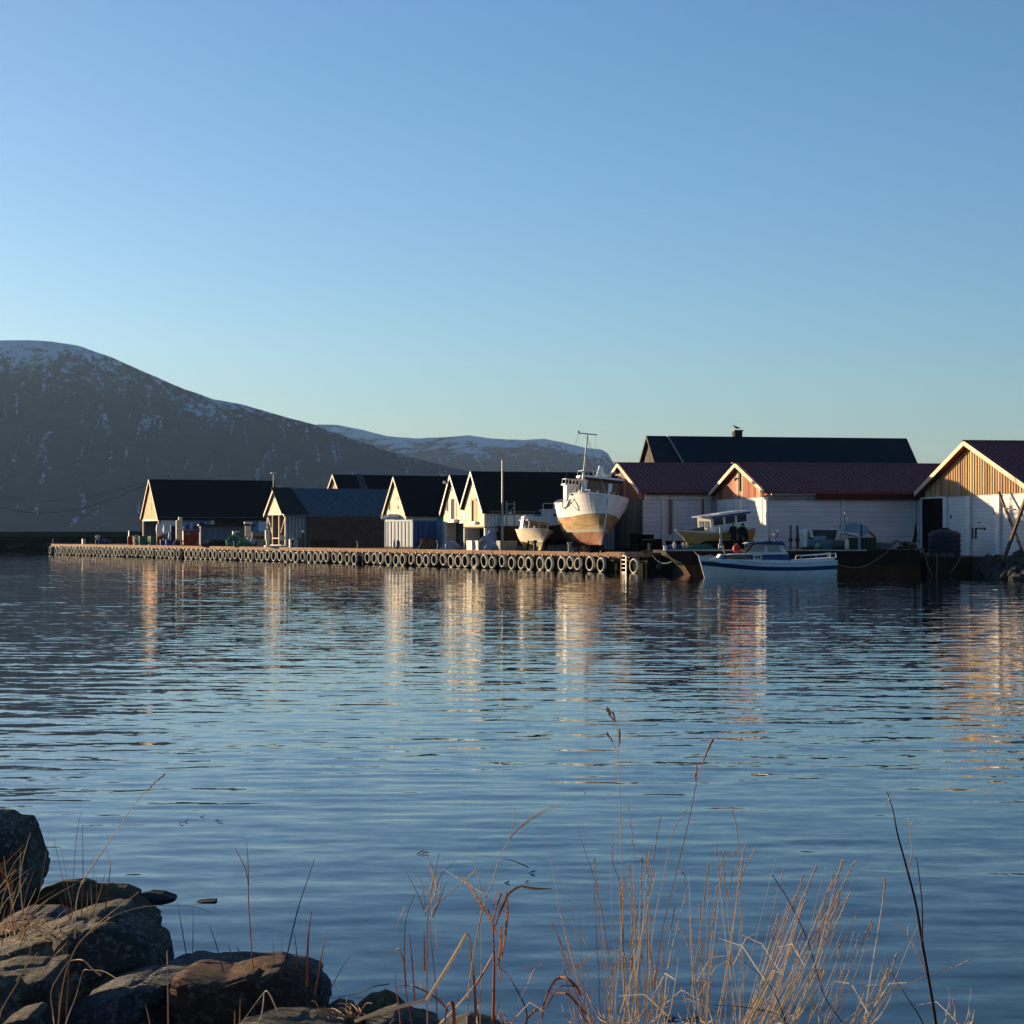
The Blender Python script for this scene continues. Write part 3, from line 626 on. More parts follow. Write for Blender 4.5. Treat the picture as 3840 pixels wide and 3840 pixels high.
# lamp pole behind porch gable
lp = thing('lamp_pole', 'short pole with a white dish on the ridge of the porch house', 'lamp', (X(1026,196.6), 196.6, h.za))
MB().tube([(0,0,-.2),(.0,0,1.35)], .055, 6).build('pole', M['galv'], lp); MB().lathe([(0,1.3),(.3,1.38),(.26,1.52),(0,1.55)], 12).build('dish', M['plastic'], lp, smooth=True)

# roof with a small pink gable standing behind
h = House('quay_house', 'house set back, only its small pale gable tip and dark roof showing', 'house', 1247, 1779, 212, .45, 1.34)
h.roof(3.6, 3.8, 4.8, 4.7, h.vfor(1720), M['blackroof'], barge=M['barge']); h.walls(M['greywall'], mg=mat('pinkish_plaster', (.56,.42,.34), .8))
va, vb_ = h.vfor(1332), h.vfor(1358)
MB().prism([h.L(va,.05,h.za+.02), h.L(va,3.2,h.za-h.kr*3.2+.02), h.L(vb_,3.2,h.za-h.kr*3.2+.02), h.L(vb_,.05,h.za+.02)], (0,0,.04)).build('roof_light_strip', M['dkgrey'], h.root)

# cream gable behind the container
h = House('quay_house', 'black-roofed house with cream gable rising behind the open blue container', 'house', 1475, 1788, 174, .35, 1.34)
h.roof(2.85, 3.0, 4.5, 4.4, h.vfor(1725), M['blackroof'], barge=M['barge']); h.walls(M['cream'])
h.hboards('cladding', h.gable_poly(1.4, .04, .04), .16, .015, M['cream'])
for py in (1867, 1903): zz = h.zat(0, .4, py); h.gbox('vent', .2, .95, zz-.13, zz+.15, mat('orange_wood', (.40,.20,.06), .6), -.07, -.025)
zz = h.zat(0,-1.5,1900); h.gbox('slit_window', -1.75, -1.5, zz-.3, zz+.4, M['wood'], -.07, -.025)
h.sbox('fascia', 0, h.Ln, 4.0, 4.3, mat('beige_fascia', (.38,.33,.27), .8), .0, .1)
for p in (1640,): v = h.vfor(p, 3.0); h.sbox('white_jamb', v, v+.35, 1.34, 4.0, M['ltblue'], .0, .12)

# the twin white gables
hA = House('quay_house', 'narrow left one of the twin white gables, with a tall grey balcony door', 'house', 1687, 1781, 165, .30, 1.34)
hA.roof(2.75, 2.75, 4.40, 4.75, hA.vfor(1830), M['blackroof'], barge=M['white'], oh=.25, ohg=.25); hA.walls(M['shedwhite'], zg=3.55, mg=M['cream'])
zt, zb_ = hA.zat(0,0,1871), hA.zat(0,0,1948)
hA.hboards('cladding', hA.gable_poly(3.6, .04, .04), .15, .012, M['cream'], holes=((-.4,1.25,zb_,zt),))
hA.gbox('door', -.15, .70, zb_, zt, M['dkgrey'], -.05, -.03); hA.gbox('door_jamb', -.4, -.15, zb_, zt, M['white'], -.12, -.03); hA.gbox('door_jamb', .70, 1.25, zb_, zt, M['cream'], -.06, -.03)
hA.gbox('balcony_sill', -.3, 1.5, zb_-.25, zb_, M['white'], -.35, 0)
hA.gbox('string_course', -1.1, 1.3, hA.zat(0,0,1838), hA.zat(0,0,1835), M['wood'], -.1, -.02)
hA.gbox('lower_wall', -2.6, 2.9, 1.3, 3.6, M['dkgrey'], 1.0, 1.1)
hA.gbox('side_panel', -2.6, -2.2, 1.3, 3.6, M['shedwhite'], .0, .2)
z = hA.zat(0,-1.9,1892); hA.window(-1.75, -1.35, z-.55, z+.45, M['barge'])
MB().ball(hA.L(-.5,-.75, hA.zat(0,0,1808)), .14).build('wall_lamp', M['plastic'], hA.root)
h = House('quay_house', 'right one of the twin white gables, with a narrow orange-framed doorway upstairs', 'house', 1765, 1767, 159.4, .30, 1.34)
h.roof(2.7, 2.95, 4.75, 4.38, h.vfor(2240), M['blackroof'], barge=M['white'], oh=.25, ohg=.25); h.walls(M['shedwhite'], zg=3.16, mg=M['cream'])
zt, zb_ = h.zat(0,0,1877), h.zat(0,0,1955)
h.hboards('cladding', h.gable_poly(3.2, .04, .04), .15, .012, M['cream'], holes=((-.5,1.0,zb_,zt),))
h.gbox('doorway', -.5, .15, zb_, zt, M['nearblack'], -.04, -.02); ow = MATS['orange_wood']  # flat black panel stands for the unlit opening
h.gbox('door_leaf', .15, 1.0, zb_, zt, ow, -.05, -.02); h.gbox('lintel', -.55, 1.05, zt, zt+.18, ow, -.10, -.02); h.gbox('sill', -.1, 1.3, zb_-.22, zb_-.02, M['white'], -.3, 0)
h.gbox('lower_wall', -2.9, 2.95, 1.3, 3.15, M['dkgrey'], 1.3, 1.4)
mb = MB()
for k in range(12): mb.box(1.2, 1.3, -2.8+k*.47, -2.8+k*.47+.05, 0, 1.8)
mb.build('garage_door_seam', M['darkmetal'], h.root, kind='stuff')
h.gbox('floor_edge', -2.9, 2.98, 3.04, 3.16, M['wood'], 0, 1.3)
h.gbox('corner_post', 2.78, 2.96, 1.6, 3.05, M['white'], 0, .18)
MB().tube([h.L(-.1,-2.0,3.1), h.L(-.1,-2.0,1.34)], .075, 8).build('drain_pipe', M['galv'], h.root)
mb = MB(); k = .2
while k < h.Ln: mb.box(k, k+.12, -h.sr-.05, -h.sr, -.2, h.zroof(2.95)-1.34-.2); k += .27
mb.build('corrugation', mat('corrugated_grey', (.46,.49,.54), .6), h.root, kind='stuff')
h.sbox('gutter', .3, h.Ln, h.zroof(2.95)-.16, h.zroof(2.95)-.02, M['wood'], .12, .3)
# sign at the valley between the twin gables
sg = thing('wall_sign', 'white sign with dark figures over a red line, between the twin gables', 'sign', (h.root.location.x, h.root.location.y, 0), h.root.rotation_euler)
u0, u1 = h.ufor(1723), h.ufor(1747); zt, zb_ = h.zat(0,-2,1914), h.zat(0,-2,1962)
def SB(n, a, b, c, d, m, v0=-.05, v1=-.03): return MB().box(v0, v1, -b, -a, c, d).build(n, m, sg)
SB('board', u0, u1, zb_, zt, M['plastic']); wS = u1-u0; hS = zt-zb_
ink = mat('grey_ink', (.10,.10,.10), .7); rink = mat('faded_red_ink', (.52,.10,.09), .7)
def stroke(name, pts, m):
    mb = MB()
    for a, b in zip(pts, pts[1:]):
        mb.bar((-.055, -(u0+wS*a[0]), zb_+hS*a[1]), (-.055, -(u0+wS*b[0]), zb_+hS*b[1]), .05, .012, up=(1,0,0))
    mb.build(name, m, sg)
stroke('figure', [(.42,.86),(.62,.86),(.45,.70)], ink)
stroke('figure', [(.42,.62),(.42,.50),(.6,.5),(.6,.62),(.42,.62),(.42,.42),(.6,.42)], ink)
stroke('figure', [(.6,.34),(.42,.34),(.42,.27),(.6,.27)], ink)
stroke('red_letter', [(.10,.05),(.10,.20),(.24,.20),(.24,.12),(.10,.12)], rink); stroke('red_letter', [(.45,.05),(.45,.20),(.6,.20),(.6,.05),(.45,.05)], rink)
stroke('red_letter', [(.68,.20),(.68,.05),(.78,.05)], rink); stroke('red_letter', [(.95,.20),(.84,.20),(.84,.05),(.95,.05),(.95,.12)], rink)

# ------------------------------------------------------------ red boathouse sheds on the right
def rake(h, m, n=1): pass
s1 = House('boat_shed', 'first maroon-roofed shed, its red board gable half hidden by the fishing boat', 'shed', 2316, 1737, 158, .17, 1.5)
s1.roof(6.6, 6.6, 5.85, 5.75, s1.vfor(2740), M['maroon'], oh=.5, ohg=.4, th=.18, barge=M['barge'])
s1.ribs(mat('maroon_rib', (.32,.11,.11), .7), .33)
s1.walls(M['shedbase'], zg=5.2, mg=M['redwood'])
s1.vboards('board', s1.gable_poly(5.2, .03, .03), .9, .05, [M['redwood'], BOARD[4]], t=.05, seed=5)
s1.gbox('lower_gable', -6.5, 6.55, 1.5, 5.2, M['wood'], 0.0, .12)
s1.vboards('lower_board', [(-6.5,1.6),(6.5,1.6),(6.5,5.15),(-6.5,5.15)], .8, .05, [M['wood'], M['dkgrey']], t=.04, seed=8)
zg_ = s1.zroof(6.6)
s1.sbox('gutter', .2, s1.Ln, zg_-.28, zg_-.14, M['darkmetal'], .35, .5)
for p0, p1 in ((2420,2468),(2472,2515),(2520,2636),(2640,2672)):
    s1.sbox('eave_sheet', s1.vfor(p0,7), s1.vfor(p1,7), zg_-.62, zg_-.32, M['white'], .02, .08)
def bay(h, p0, p1, zb, zt, m, name='wall_board', step=.34, proud=.03, u=None):
    v0, v1 = h.vfor(p0, h.sr), h.vfor(p1, h.sr); z = zb
    while z < zt-.05:
        e = min(z+step, zt); h.sbox(name, v0+.02, v1-.02, z+.018, e-.018, m, .005, proud); z = e
bay(s1, 2374, 2480, 2.1, zg_-.66, M['shedwhite']); bay(s1, 2496, 2520, 2.1, zg_-.66, M['shedwhite']); bay(s1, 2524, 2700, 2.1, zg_-.66, M['shedwhite'], step=.6)
s1.sbox('door_post', s1.vfor(2366,6.6), s1.vfor(2376,6.6), 1.6, zg_-.6, M['white'], .0, .12)
s1.sbox('door_post', s1.vfor(2482,6.6), s1.vfor(2494,6.6), 1.6, zg_-.6, M['white'], .0, .14)
rs = mat('rust_stain', (.20,.095,.03), .9, (.32,.24,.16), 3, stretch=(3,3,.2))
for p0, p1, zt in ((2506,2520,.7),(2630,2640,2.3)): s1.sbox('rust_streak', s1.vfor(p0,6.6), s1.vfor(p1,6.6), 1.9+zt*.9, zg_-.6, rs, .031, .036)
s1.sbox('footing', .1, s1.Ln, 1.2, 2.06, M['nearblack'], .0, .1)
MB().tube([s1.L(s1.vfor(2672,7), 7.05, zg_-.2), s1.L(s1.vfor(2672,7), 6.7, zg_-.6), s1.L(s1.vfor(2672,7), 6.7, 2.0)], .05, 6).build('drain_pipe', M['galv'], s1.root)

s2 = House('boat_shed', 'middle maroon-roofed shed with a small sunlit red gable beside the landed wooden boat', 'shed', 2757, 1737, 145, .17, 1.5)
s2.roof(6.5, 6.5, 5.55, 5.45, s2.vfor(3530), M['maroon'], oh=.5, ohg=.45, th=.18, barge=M['barge'])
s2.ribs(MATS['maroon_rib'], .33); s2.walls(M['shedbase'], zg=1.5)
zg = s2.zat(0, 6.4, 1862)
gp = s2.gable_poly(zg, .03, .03)
s2.vboards('board', gp, .55, .03, [M['redwood'], BOARD[4], BOARD[4], BOARD[2], BOARD[1]], t=.05, seed=4)
s2.gbox('loft_door_beam', -.05, .12, s2.zat(0,0,1842), s2.zat(0,0,1755), M['wood'], -.16, -.05)
s2.gbox('lamp_arm', -.75, -.2, s2.zat(0,0,1796), s2.zat(0,0,1791), M['rust'], -.2, -.05); MB().ball(s2.L(-.28,-.62,s2.zat(0,0,1797)), (.14,.16,.12)).build('wall_lamp', M['barge'], s2.root)
for u0, u1 in ((-6.4,-2.0),(-1.8,1.4),(1.7,6.25)):
    s2.hboards('wall_board', [(u0,1.7),(u1,1.7),(u1,zg-.05),(u0,zg-.05)], .34, .035, M['shedwhite'], joined=False)
s2.gbox('corner_board', 6.28, 6.52, 1.5, zg, M['white'], -.05, .02)
zf = s2.zroof(6.5)
s2.sbox('gutter', .1, s2.vfor(3050,6.5), zf-.26, zf-.14, M['galv'], .3, .45); s2.sbox('soffit_light', s2.vfor(2885,6.5), s2.vfor(3050,6.5), zf-.52, zf-.34, mat('soffit', (.30,.27,.22), .7), .05, .25)
s2.sbox('fascia', s2.vfor(3055,6.5), s2.Ln+.5, zf-.55, zf-.14, M['dkred'], .35, .42)
bay(s2, 2880, 3152, 1.7, zf-.6, M['shedwhite']); bay(s2, 3170, 3434, 1.7, zf-.6, M['shedwhite'])
for p0, p1 in ((2872,2880),(3154,3169)): s2.sbox('wall_post', s2.vfor(p0,6.5), s2.vfor(p1,6.5), 1.6, zf-.5, M['shedwhite'], .0, .12)

s3 = House('boat_shed', 'rightmost shed with a wide sunlit board gable, cut by the right edge of the photo', 'shed', 3615, 1654, 131, .17, 1.10)
s3.roof(8.05, 9.7, 5.42, 5.2, 16, M['maroon'], oh=.6, ohg=.55, th=.20, barge=M['barge'])
s3.ribs(MATS['maroon_rib'], .33); s3.walls(M['shedbase'], zg=1.0)
zl = 5.06
s3.vboards('board', [(-8.0,zl),(9.65,zl),(9.65,s3.zroof(9.65)-.02),(0,s3.za-.24),(-8.0,s3.zroof(-8.0)-.02)], .40, .02, BOARD, t=.045, seed=11)
mb = MB(); u = -7.9
while u < 9.6: 
    zt = s3.zroof(u)-.05
    if zt > zl+.1: mb.box(-.10, -.05, -u-.035, -u, zl-s3.zb, zt-s3.zb)
    u += .40
mb.build('batten', BOARD[3], s3.root, kind='stuff')
ud0, ud1 = s3.ufor(3460), s3.ufor(3539)
s3.gbox('doorway', ud0, ud1, 1.3, s3.zat(0,-5,1866), M['nearblack'], -.03, -.005)  # black sheet on the wall stands for the unlit inside
for a, b in ((s3.ufor(3453), ud0), (ud1, s3.ufor(3545))): s3.gbox('door_frame', a, b, 1.3, s3.zat(0,-5,1863), M['white'], -.07, .0)
s3.gbox('door_frame', ud0, ud1, s3.zat(0,-5,1868), s3.zat(0,-5,1861), M['white'], -.075, .0)
pp = [3556, 3630, 3648, 3738, 3760, 3900]
for a, b in ((0,1),(2,3),(4,5)):
    s3.hboards('wall_board', [(s3.ufor(pp[a]),1.2),(s3.ufor(pp[b]),1.2),(s3.ufor(pp[b]),zl-.06),(s3.ufor(pp[a]),zl-.06)], .235, .028, M['shedwhite'], joined=False)
s3.gbox('door_frame', s3.ufor(3545), s3.ufor(3555), 1.2, zl-.05, M['shedwhite'], -.09, .0)
for a, b in ((3632,3646),(3740,3757)): s3.gbox('wall_post', s3.ufor(a), s3.ufor(b), 1.2, zl-.05, M['white'], -.2, .0)
for p0, p1, y0, y1 in ((3648,3652,1980,2021),(3658,3664,1980,2021),(3666,3694,1979,1983),(3692,3697,1978,1988),(3622,3634,1927,1931),(3620,3634,1985,1988),(3566,3570,1932,1944),(3672,3677,1956,1961),(3729,3733,1915,1930)):
    u0, u1 = s3.ufor(p0), s3.ufor(p1); s3.gbox('door_fitting', u0, u1, s3.zat(0,u0,y1), s3.zat(0,u0,y0), M['darkmetal'], -.06, -.02)
for u0, nm in ((s3.ufor(3449), 'corner_board'),): s3.gbox(nm, u0-.25, u0, 1.2, zl, M['shedwhite'], -.08, .0)

# big dark-roofed hall behind
b = House('warehouse', 'large navy-roofed hall towering behind the maroon sheds', 'building', 2425, 1634, 190, .20, 1.4)
b.roof(6.5, 6.5, 5.5, 5.5, b.vfor(3378), M['navyroof'], oh=.6, ohg=.3, barge=M['wood'])
b.walls(M['brownwall'], mg=M['wood']); b.vboards('board', b.gable_poly(1.5, .03, .03), .4, .03, [M['wood'], M['dkgrey']], seed=2)
va, vb_ = b.vfor(2500), b.vfor(3288)
MB().prism([b.L(va,.3,b.za-.15), b.L(va+1.0,4.5,b.za-b.kr*4.5+.25), b.L(vb_+1.6,4.5,b.za-b.kr*4.5+.25), b.L(vb_,.3,b.za-.15)], (0,0,.12)).build('upper_roof', mat('blue_black_roof', (.010,.018,.032), .8, spec=.2), b.root)
MB().bar(b.L(va,.3,b.za-.0), b.L(va+1.0,4.5,b.za-b.kr*4.5+.40), .12).build('verge', M['galv'], b.root)
vc = b.vfor(2751); wc = b.vfor(2779)-vc
ch = MB(); ch.box(vc, vc+wc, -.4, .4, b.za-1.4-.3, b.zat(vc,0,1618)-1.4); ch.build('chimney', mat('dark_brick', (.035,.028,.024), .9), b.root)
MB().box(vc-.08, vc+wc+.08, -.48, .48, b.zat(vc,0,1618)-1.4, b.zat(vc,0,1613)-1.4).build('chimney_cap', M['darkmetal'], b.root)
# gull on the chimney
Yg = 190+vc*.2; pg = P(2762, 1613, Yg)
g = thing('gull', 'dark gull perched on top of the chimney', 'bird', pg, (0,0,R(180)))
mb = MB(); mb.tube([(-.34,0,.16),(-.2,0,.19),(0,0,.25),(.13,0,.30),(.19,0,.36),(.24,0,.42),(.30,0,.43)], [.01,.05,.10,.085,.05,.05,.03], 8); mb.build('body', M['darkmetal'], g, smooth=True)
mb = MB(); mb.tube([(.29,0,.43),(.38,0,.41)], [.02,.006], 5); mb.build('beak', M['yellow'], g)
for y in (-.04,.04): MB().tube([(0,y,.2),(.01,y,.0)], .012, 4).build('leg', M['orange'], g)
for y in (-1,1): MB().tube([(.10,y*.08,.30),(-.1,y*.1,.25),(-.42,y*.03,.17)], [.03,.05,.008], 6).build('wing', M['dkgrey'], g)

# ------------------------------------------------------------ boats
def curve(pts, x):
    if x <= pts[0][0]: return pts[0][1]
    if x >= pts[-1][0]: return pts[-1][1]
    n = len(pts)
    for i in range(n-1):
        if x <= pts[i+1][0]:
            x0, y0 = pts[i]; x1, y1 = pts[i+1]; h = x1-x0; t = (x-x0)/h
            m0 = (y1-pts[i-1][1])/(x1-pts[i-1][0])*h if i > 0 else (y1-y0)
            m1 = (pts[i+2][1]-y0)/(pts[i+2][0]-x0)*h if i+2 < n else (y1-y0)
            return (2*t**3-3*t*t+1)*y0+(t**3-2*t*t+t)*m0+(-2*t**3+3*t*t)*y1+(t**3-t*t)*m1
def hull(L, B, bt, sheer, keel, strakes, bands, mats, rake=.6, p=(.42, 1.1), clink=.02, nst=26, deck=.12, stern=0.0, deckm=None, root=None, name='hull', sheer2=None):
    mb = MB(); ts = [i/nst for i in range(nst+1)]; ts = [1-(1-t)**1.3 for t in ts]
    def pt(t, v, sd, off=0):
        b = B/2*max(0.004, curve(bt, t)); pp = p[0]+(p[1]-p[0])*max(0, (t-.35)/.65)**1.6
        s2_ = curve(sheer2 or sheer, t); z = curve(keel, t)+(s2_-curve(keel, t))*v+(curve(sheer, t)-s2_)*max(0, (v-.68)/.32)
        return (t*L+rake*v*max(0, t)**7-stern*v*(1-t)**6, sd*(b*max(v, .0)**pp+off*min(1, v*6)*(1 if t < .995 else 0)), z)
    for i in range(strakes):
        v0, v1 = i/strakes, (i+1)/strakes; vm = (v0+v1)/2; mi = 0
        for lim, k in bands:
            if vm <= lim: mi = k; break
        for sd in (1, -1):
            a = [pt(t, v0, sd, clink) for t in ts]; c = [pt(t, v1, sd, 0) for t in ts]; n = len(ts)
            mb.add(a+c, [(j, j+1, n+j+1, n+j) for j in range(n-1)], mi)
            if i:
                d = [pt(t, v0, sd, 0) for t in ts]; mb.add(d+a, [(j, j+1, n+j+1, n+j) for j in range(n-1)], mi)
    # transom
    for i in range(strakes):
        v0, v1 = i/strakes, (i+1)/strakes; mi = 0
        for lim, k in bands:
            if (v0+v1)/2 <= lim: mi = k; break
        mb.add([pt(0, v0, 1), pt(0, v1, 1), pt(0, v1, -1), pt(0, v0, -1)], [(0,1,2,3)], mi)
    o = mb.build(name, mats, root)
    dk = MB(); n = len(ts); a = []; c = []
    for t in ts:
        q = pt(t, 1, 1); b = max(q[1]-.04, 0); a.append((q[0]-.05, b, q[2]-deck)); c.append((q[0]-.05, -b, q[2]-deck))
    dk.add(a+c, [(j, j+1, n+j+1, n+j) for j in range(n-1)]); dk.build('deck', deckm or mats[-1], root)
    gw = MB()
    for sd in (1, -1): gw.tube([pt(t, 1, sd, .01) for t in ts], .035, 5)
    gw.build('gunwale', deckm or mats[-1], root)
    kb = MB(); kb.prism([pt(t, 0, 1)[0:1]+(-.04,)+(pt(t, 0, 1)[2]+.04,) for t in ts]+[(pt(t, 0, 1)[0], -.04, pt(t, 0, 1)[2]-.14) for t in reversed(ts)], (0,.08,0)); kb.build('keel', mats[0], root)
    st = MB(); st.tube([pt(1, v, 1) for v in (0,.25,.5,.75,1,1.04)], .045, 6); st.build('stem', mats[-1] if False else mats[0 if False else -1], root)
    return pt
def yaw(hx, hy): return math.atan2(hy, hx)
def pane(mb_root, name, x0, x1, y0, y1, z0, z1, m): return MB().box(x0, x1, y0, y1, z0, z1).build(name, m, mb_root)

# big fishing boat on the slip
al = R(9); hx, hy = math.sin(al), -math.cos(al); Lb = 10.5
sb = P(2248, 2050, 143.0); fb = thing('fishing_boat', 'big old fishing boat on land, white above ochre planks and a red-brown bottom', 'boat', (sb.x-hx*Lb, sb.y-hy*Lb, sb.z), (R(-6), 0, yaw(hx, hy))); fb.scale = (1.055,1.055,1.055)
hull(Lb, 4.25, [(0,.50),(.12,.80),(.3,.97),(.5,1.0),(.7,.98),(.82,.88),(.91,.66),(.97,.34),(1,.02)],
     [(0,3.2),(.2,2.85),(.5,2.75),(.70,2.85),(.735,3.15),(.76,3.34),(1,3.42)], [(0,.25),(.2,.1),(1,0)], 14,
     [(.30,0),(.36,1),(.64,2),(1,3)], [M['antifoul'], M['palegreen'], M['varnishworn'], M['boatwhite']], rake=.75, p=(.40,1.0), clink=.022, nst=34, deck=.35, root=fb, deckm=M['boatwhite'], sheer2=[(0,3.15),(.25,2.85),(.5,2.78),(.75,2.95),(1,3.42)])
MB().box(5.4,7.9,-1.0,1.4,2.4,3.62).build('wheelhouse_base', M['boatwhite'], fb)
wh = MB().box(5.5,7.8,-.95,1.35,3.62,4.42).build('wheelhouse', M['varnish'], fb)
for k in range(7): y = -.95+k*.375; MB().box(7.8,7.86,y,y+.05,3.62,4.42).build('window_post', M['boatwhite'] if k in (0,) else M['varnish'], wh)
for k in range(6): y = -.90+k*.375; MB().box(7.80,7.83,y,y+.31,3.70,4.36).build('window_pane', M['glass'], wh)
for k in range(3): MB().box(5.7+k*.7,6.25+k*.7,-.97,-.95,3.72,4.32).build('window_pane', M['glass'], wh); MB().box(5.7+k*.7,6.25+k*.7,1.35,1.37,3.72,4.32).build('window_pane', M['glass'], wh)
MB().box(7.6,7.9,-1.06,-.86,3.55,4.5).build('corner_pillar', M['boatwhite'], fb); MB().box(7.82,7.9,.62,.86,3.62,4.32).build('lit_window_frame', M['boatwhite'], fb)
MB().box(5.3,8.0,-1.07,1.5,4.42,4.58).build('red_band', M['dkred'], fb); MB().box(5.2,8.1,-1.15,1.6,4.58,4.72).build('wheelhouse_roof', M['boatwhite'], fb)
MB().tube([(6.9,.15,4.7),(6.9,.15,5.35),(6.9,.15,5.5)], [.32,.16,.14], 10).build('radar_base', M['boatwhite'], fb, smooth=True)
MB().tube([(6.9,.15,5.5),(6.9,.15,6.15)], .035, 6).build('aerial', M['galv'], fb); MB().bar((6.9,-.1,5.85),(6.9,.4,5.88),.05).build('aerial_bar', M['galv'], fb)
MB().prism([(7.2,.62,4.95),(7.2,1.05,5.25),(7.2,1.12,5.15),(7.2,.75,4.85)], (.05,0,0)).build('radar_scanner', M['plastic'], fb); MB().tube([(7.2,.7,4.7),(7.2,.8,5.0)], .03, 5).build('scanner_arm', M['galv'], fb)
mb = MB(); mb.tube([(7.95,-1.15,3.1),(7.95,-1.17,5.4),(7.95,-1.2,7.45)], [.095,.08,.05], 8); mb.build('mast', M['plastic'], fb, smooth=True)
MB().tube([(7.95,-1.85,7.46),(7.95,-.55,7.48)], .045, 6).build('mast_crossbar', M['plastic'], fb)
MB().ball((7.95,-1.82,7.54), .09).build('mast_light', M['plastic'], fb)
for a, b, r in (((7.9,-1.15,5.9),(6.6,-.15,4.75),.05), ((7.9,-1.15,6.1),(7.3,-.7,4.7),.06), ((7.95,-1.05,5.3),(8.2,-2.0,3.4),.025), ((7.9,-1.2,7.3),(6.0,.5,4.75),.012), ((7.95,-1.3,7.3),(10.8,-.1,3.5),.012), ((7.9,-.6,7.4),(7.9,-.55,6.3),.008), ((7.9,-1.8,7.4),(6.2,-2.1,4.4),.010)): MB().tube([a, b], r, 5).build('stay', M['galv'], fb)
MB().tube([(7.95,-1.55,3.2),(8.0,-1.3,4.9)], .06, 6).build('derrick', M['plastic'], fb)
# white shelter on the port quarter seen at left
MB().taper(5.6,6.9,-2.05,-1.35,2.55,3.95,.12).build('side_shelter', M['boatwhite'], fb); MB().box(5.5,7.0,-2.2,-1.2,3.95,4.05).build('shelter_top', M['boatwhite'], fb)
mb = MB()
for x in (5.6,6.9):
    for y in (-2.15,-1.7,-1.25): mb.tube([(x,y,4.05),(x,y,4.38)], .025, 4)
mb.tube([(5.6,-2.15,4.38),(6.9,-2.15,4.38),(6.9,-1.25,4.38),(5.6,-1.25,4.38),(5.6,-2.15,4.38)], .028, 4); mb.build('shelter_rail', M['plastic'], fb)
mb = MB(); 
for y in (-1.1,-.4,.3,1.0): mb.tube([(9.1,y*.8,3.35),(9.1,y*.8,3.7)], .02, 4)
mb.tube([(8.6,-1.1,3.7),(9.1,-.85,3.7),(9.3,0,3.72),(9.1,.85,3.7)], .022, 4); mb.build('foredeck_rail', M['galv'], fb)
MB().lathe([(.18,-.04),(.30,-.04),(.30,.04),(.18,.04)], 14, 'X', (8.02,.95,3.5), closed=True).build('life_ring', M['orange'], fb)
MB().box(5.9,6.5,.5,1.0,4.72,5.0).build('roof_box', M['plastic'], fb); MB().box(7.9,8.05,-.9,1.3,3.40,3.62).build('window_sill', M['boatwhite'], fb)
mb = MB(); mb.tube([(5.4,-1.1,5.05),(8.0,-1.1,5.05),(8.0,1.5,5.05),(5.4,1.5,5.05)], .022, 4)
for x, y in ((5.4,-1.1),(6.7,-1.1),(8.0,-1.1),(8.0,.2),(8.0,1.5),(6.7,1.5)): mb.tube([(x,y,4.7),(x,y,5.05)], .02, 4)
mb.build('roof_rail', M['plastic'], fb)
MB().ball((8.4,-1.6,3.3), (.35,.5,.14)).build('coiled_gear', M['sack'], fb)
MB().tube([(7.35,-2.28,3.0),(7.6,-2.33,2.45),(8.0,-2.2,2.3),(8.4,-2.0,2.6),(8.9,-1.55,3.4)], .035, 5).build('mooring_line', M['rope'], fb)
MB().tube([(10.55,.12,3.3),(10.3,.55,2.6),(10.0,.95,2.4),(9.6,1.45,3.0)], .02, 5).build('anchor_line', M['rubberdark'], fb)
MB().box(10.75,10.98,.03,.16,2.75,3.15).build('anchor', M['darkmetal'], fb)
def block(px, py, Y, w, d, h, m, name, label, cat, group=None, rz=0.0, sub='body'):
    p = P(px, py, Y); t = thing(name, label, cat, p, (0,0,rz), group); MB().box(-w/2,w/2,-d/2,d/2,0,h).build(sub, m, t); return t
# keel supports
for k, (px, py, Y, w, h, lab) in enumerate(((2236,2062,137,1.2,.5,'dark timber block directly under the fishing boat stem'), (2215,2058,141,1.0,.7,'dark timber block deeper under the fishing boat'))):
    t = thing('keel_block', lab, 'block', (X(px,Y), Y, 1.34)); 
    for j in range(2): MB().box(-w/2+j*.1, w/2-j*.1, -.25, .25, j*.25+.002*j, j*.25+.245).build('timber', M['nearblack'], t)
t = thing('scrap_heap', 'tangle of dark scrap and timber below the fishing boat bow', 'scrap', (X(2200,135),135,1.34)); rn = random.Random(4)
for k in range(16):
    a = Vector((rn.uniform(-1.1,1.4), rn.uniform(-.5,.5), rn.uniform(0,.1))); d = Vector((rn.uniform(-.6,.6), rn.uniform(-.4,.4), rn.uniform(.05,.45)))
    MB().bar(a, a+d, rn.uniform(.04,.10)).build('scrap_bar', [M['wood'], M['darkmetal'], M['rust'], M['nearblack']][k % 4], t)
t = thing('mooring_post', 'pale ribbed post left of the fishing boat keel', 'post', (X(2136,137.5), 137.5, 1.34))
mb = MB(); mb.lathe([(0,0),(.11,0),(.11,.3),(.14,.33),(.11,.36),(.11,.55),(.15,.58),(.15,.68),(0,.7)], 10); mb.build('post', M['palegreen'], t, smooth=True); MB().bar((.0,0,.62),(.25,0,.72),.05).build('arm', M['palegreen'], t)

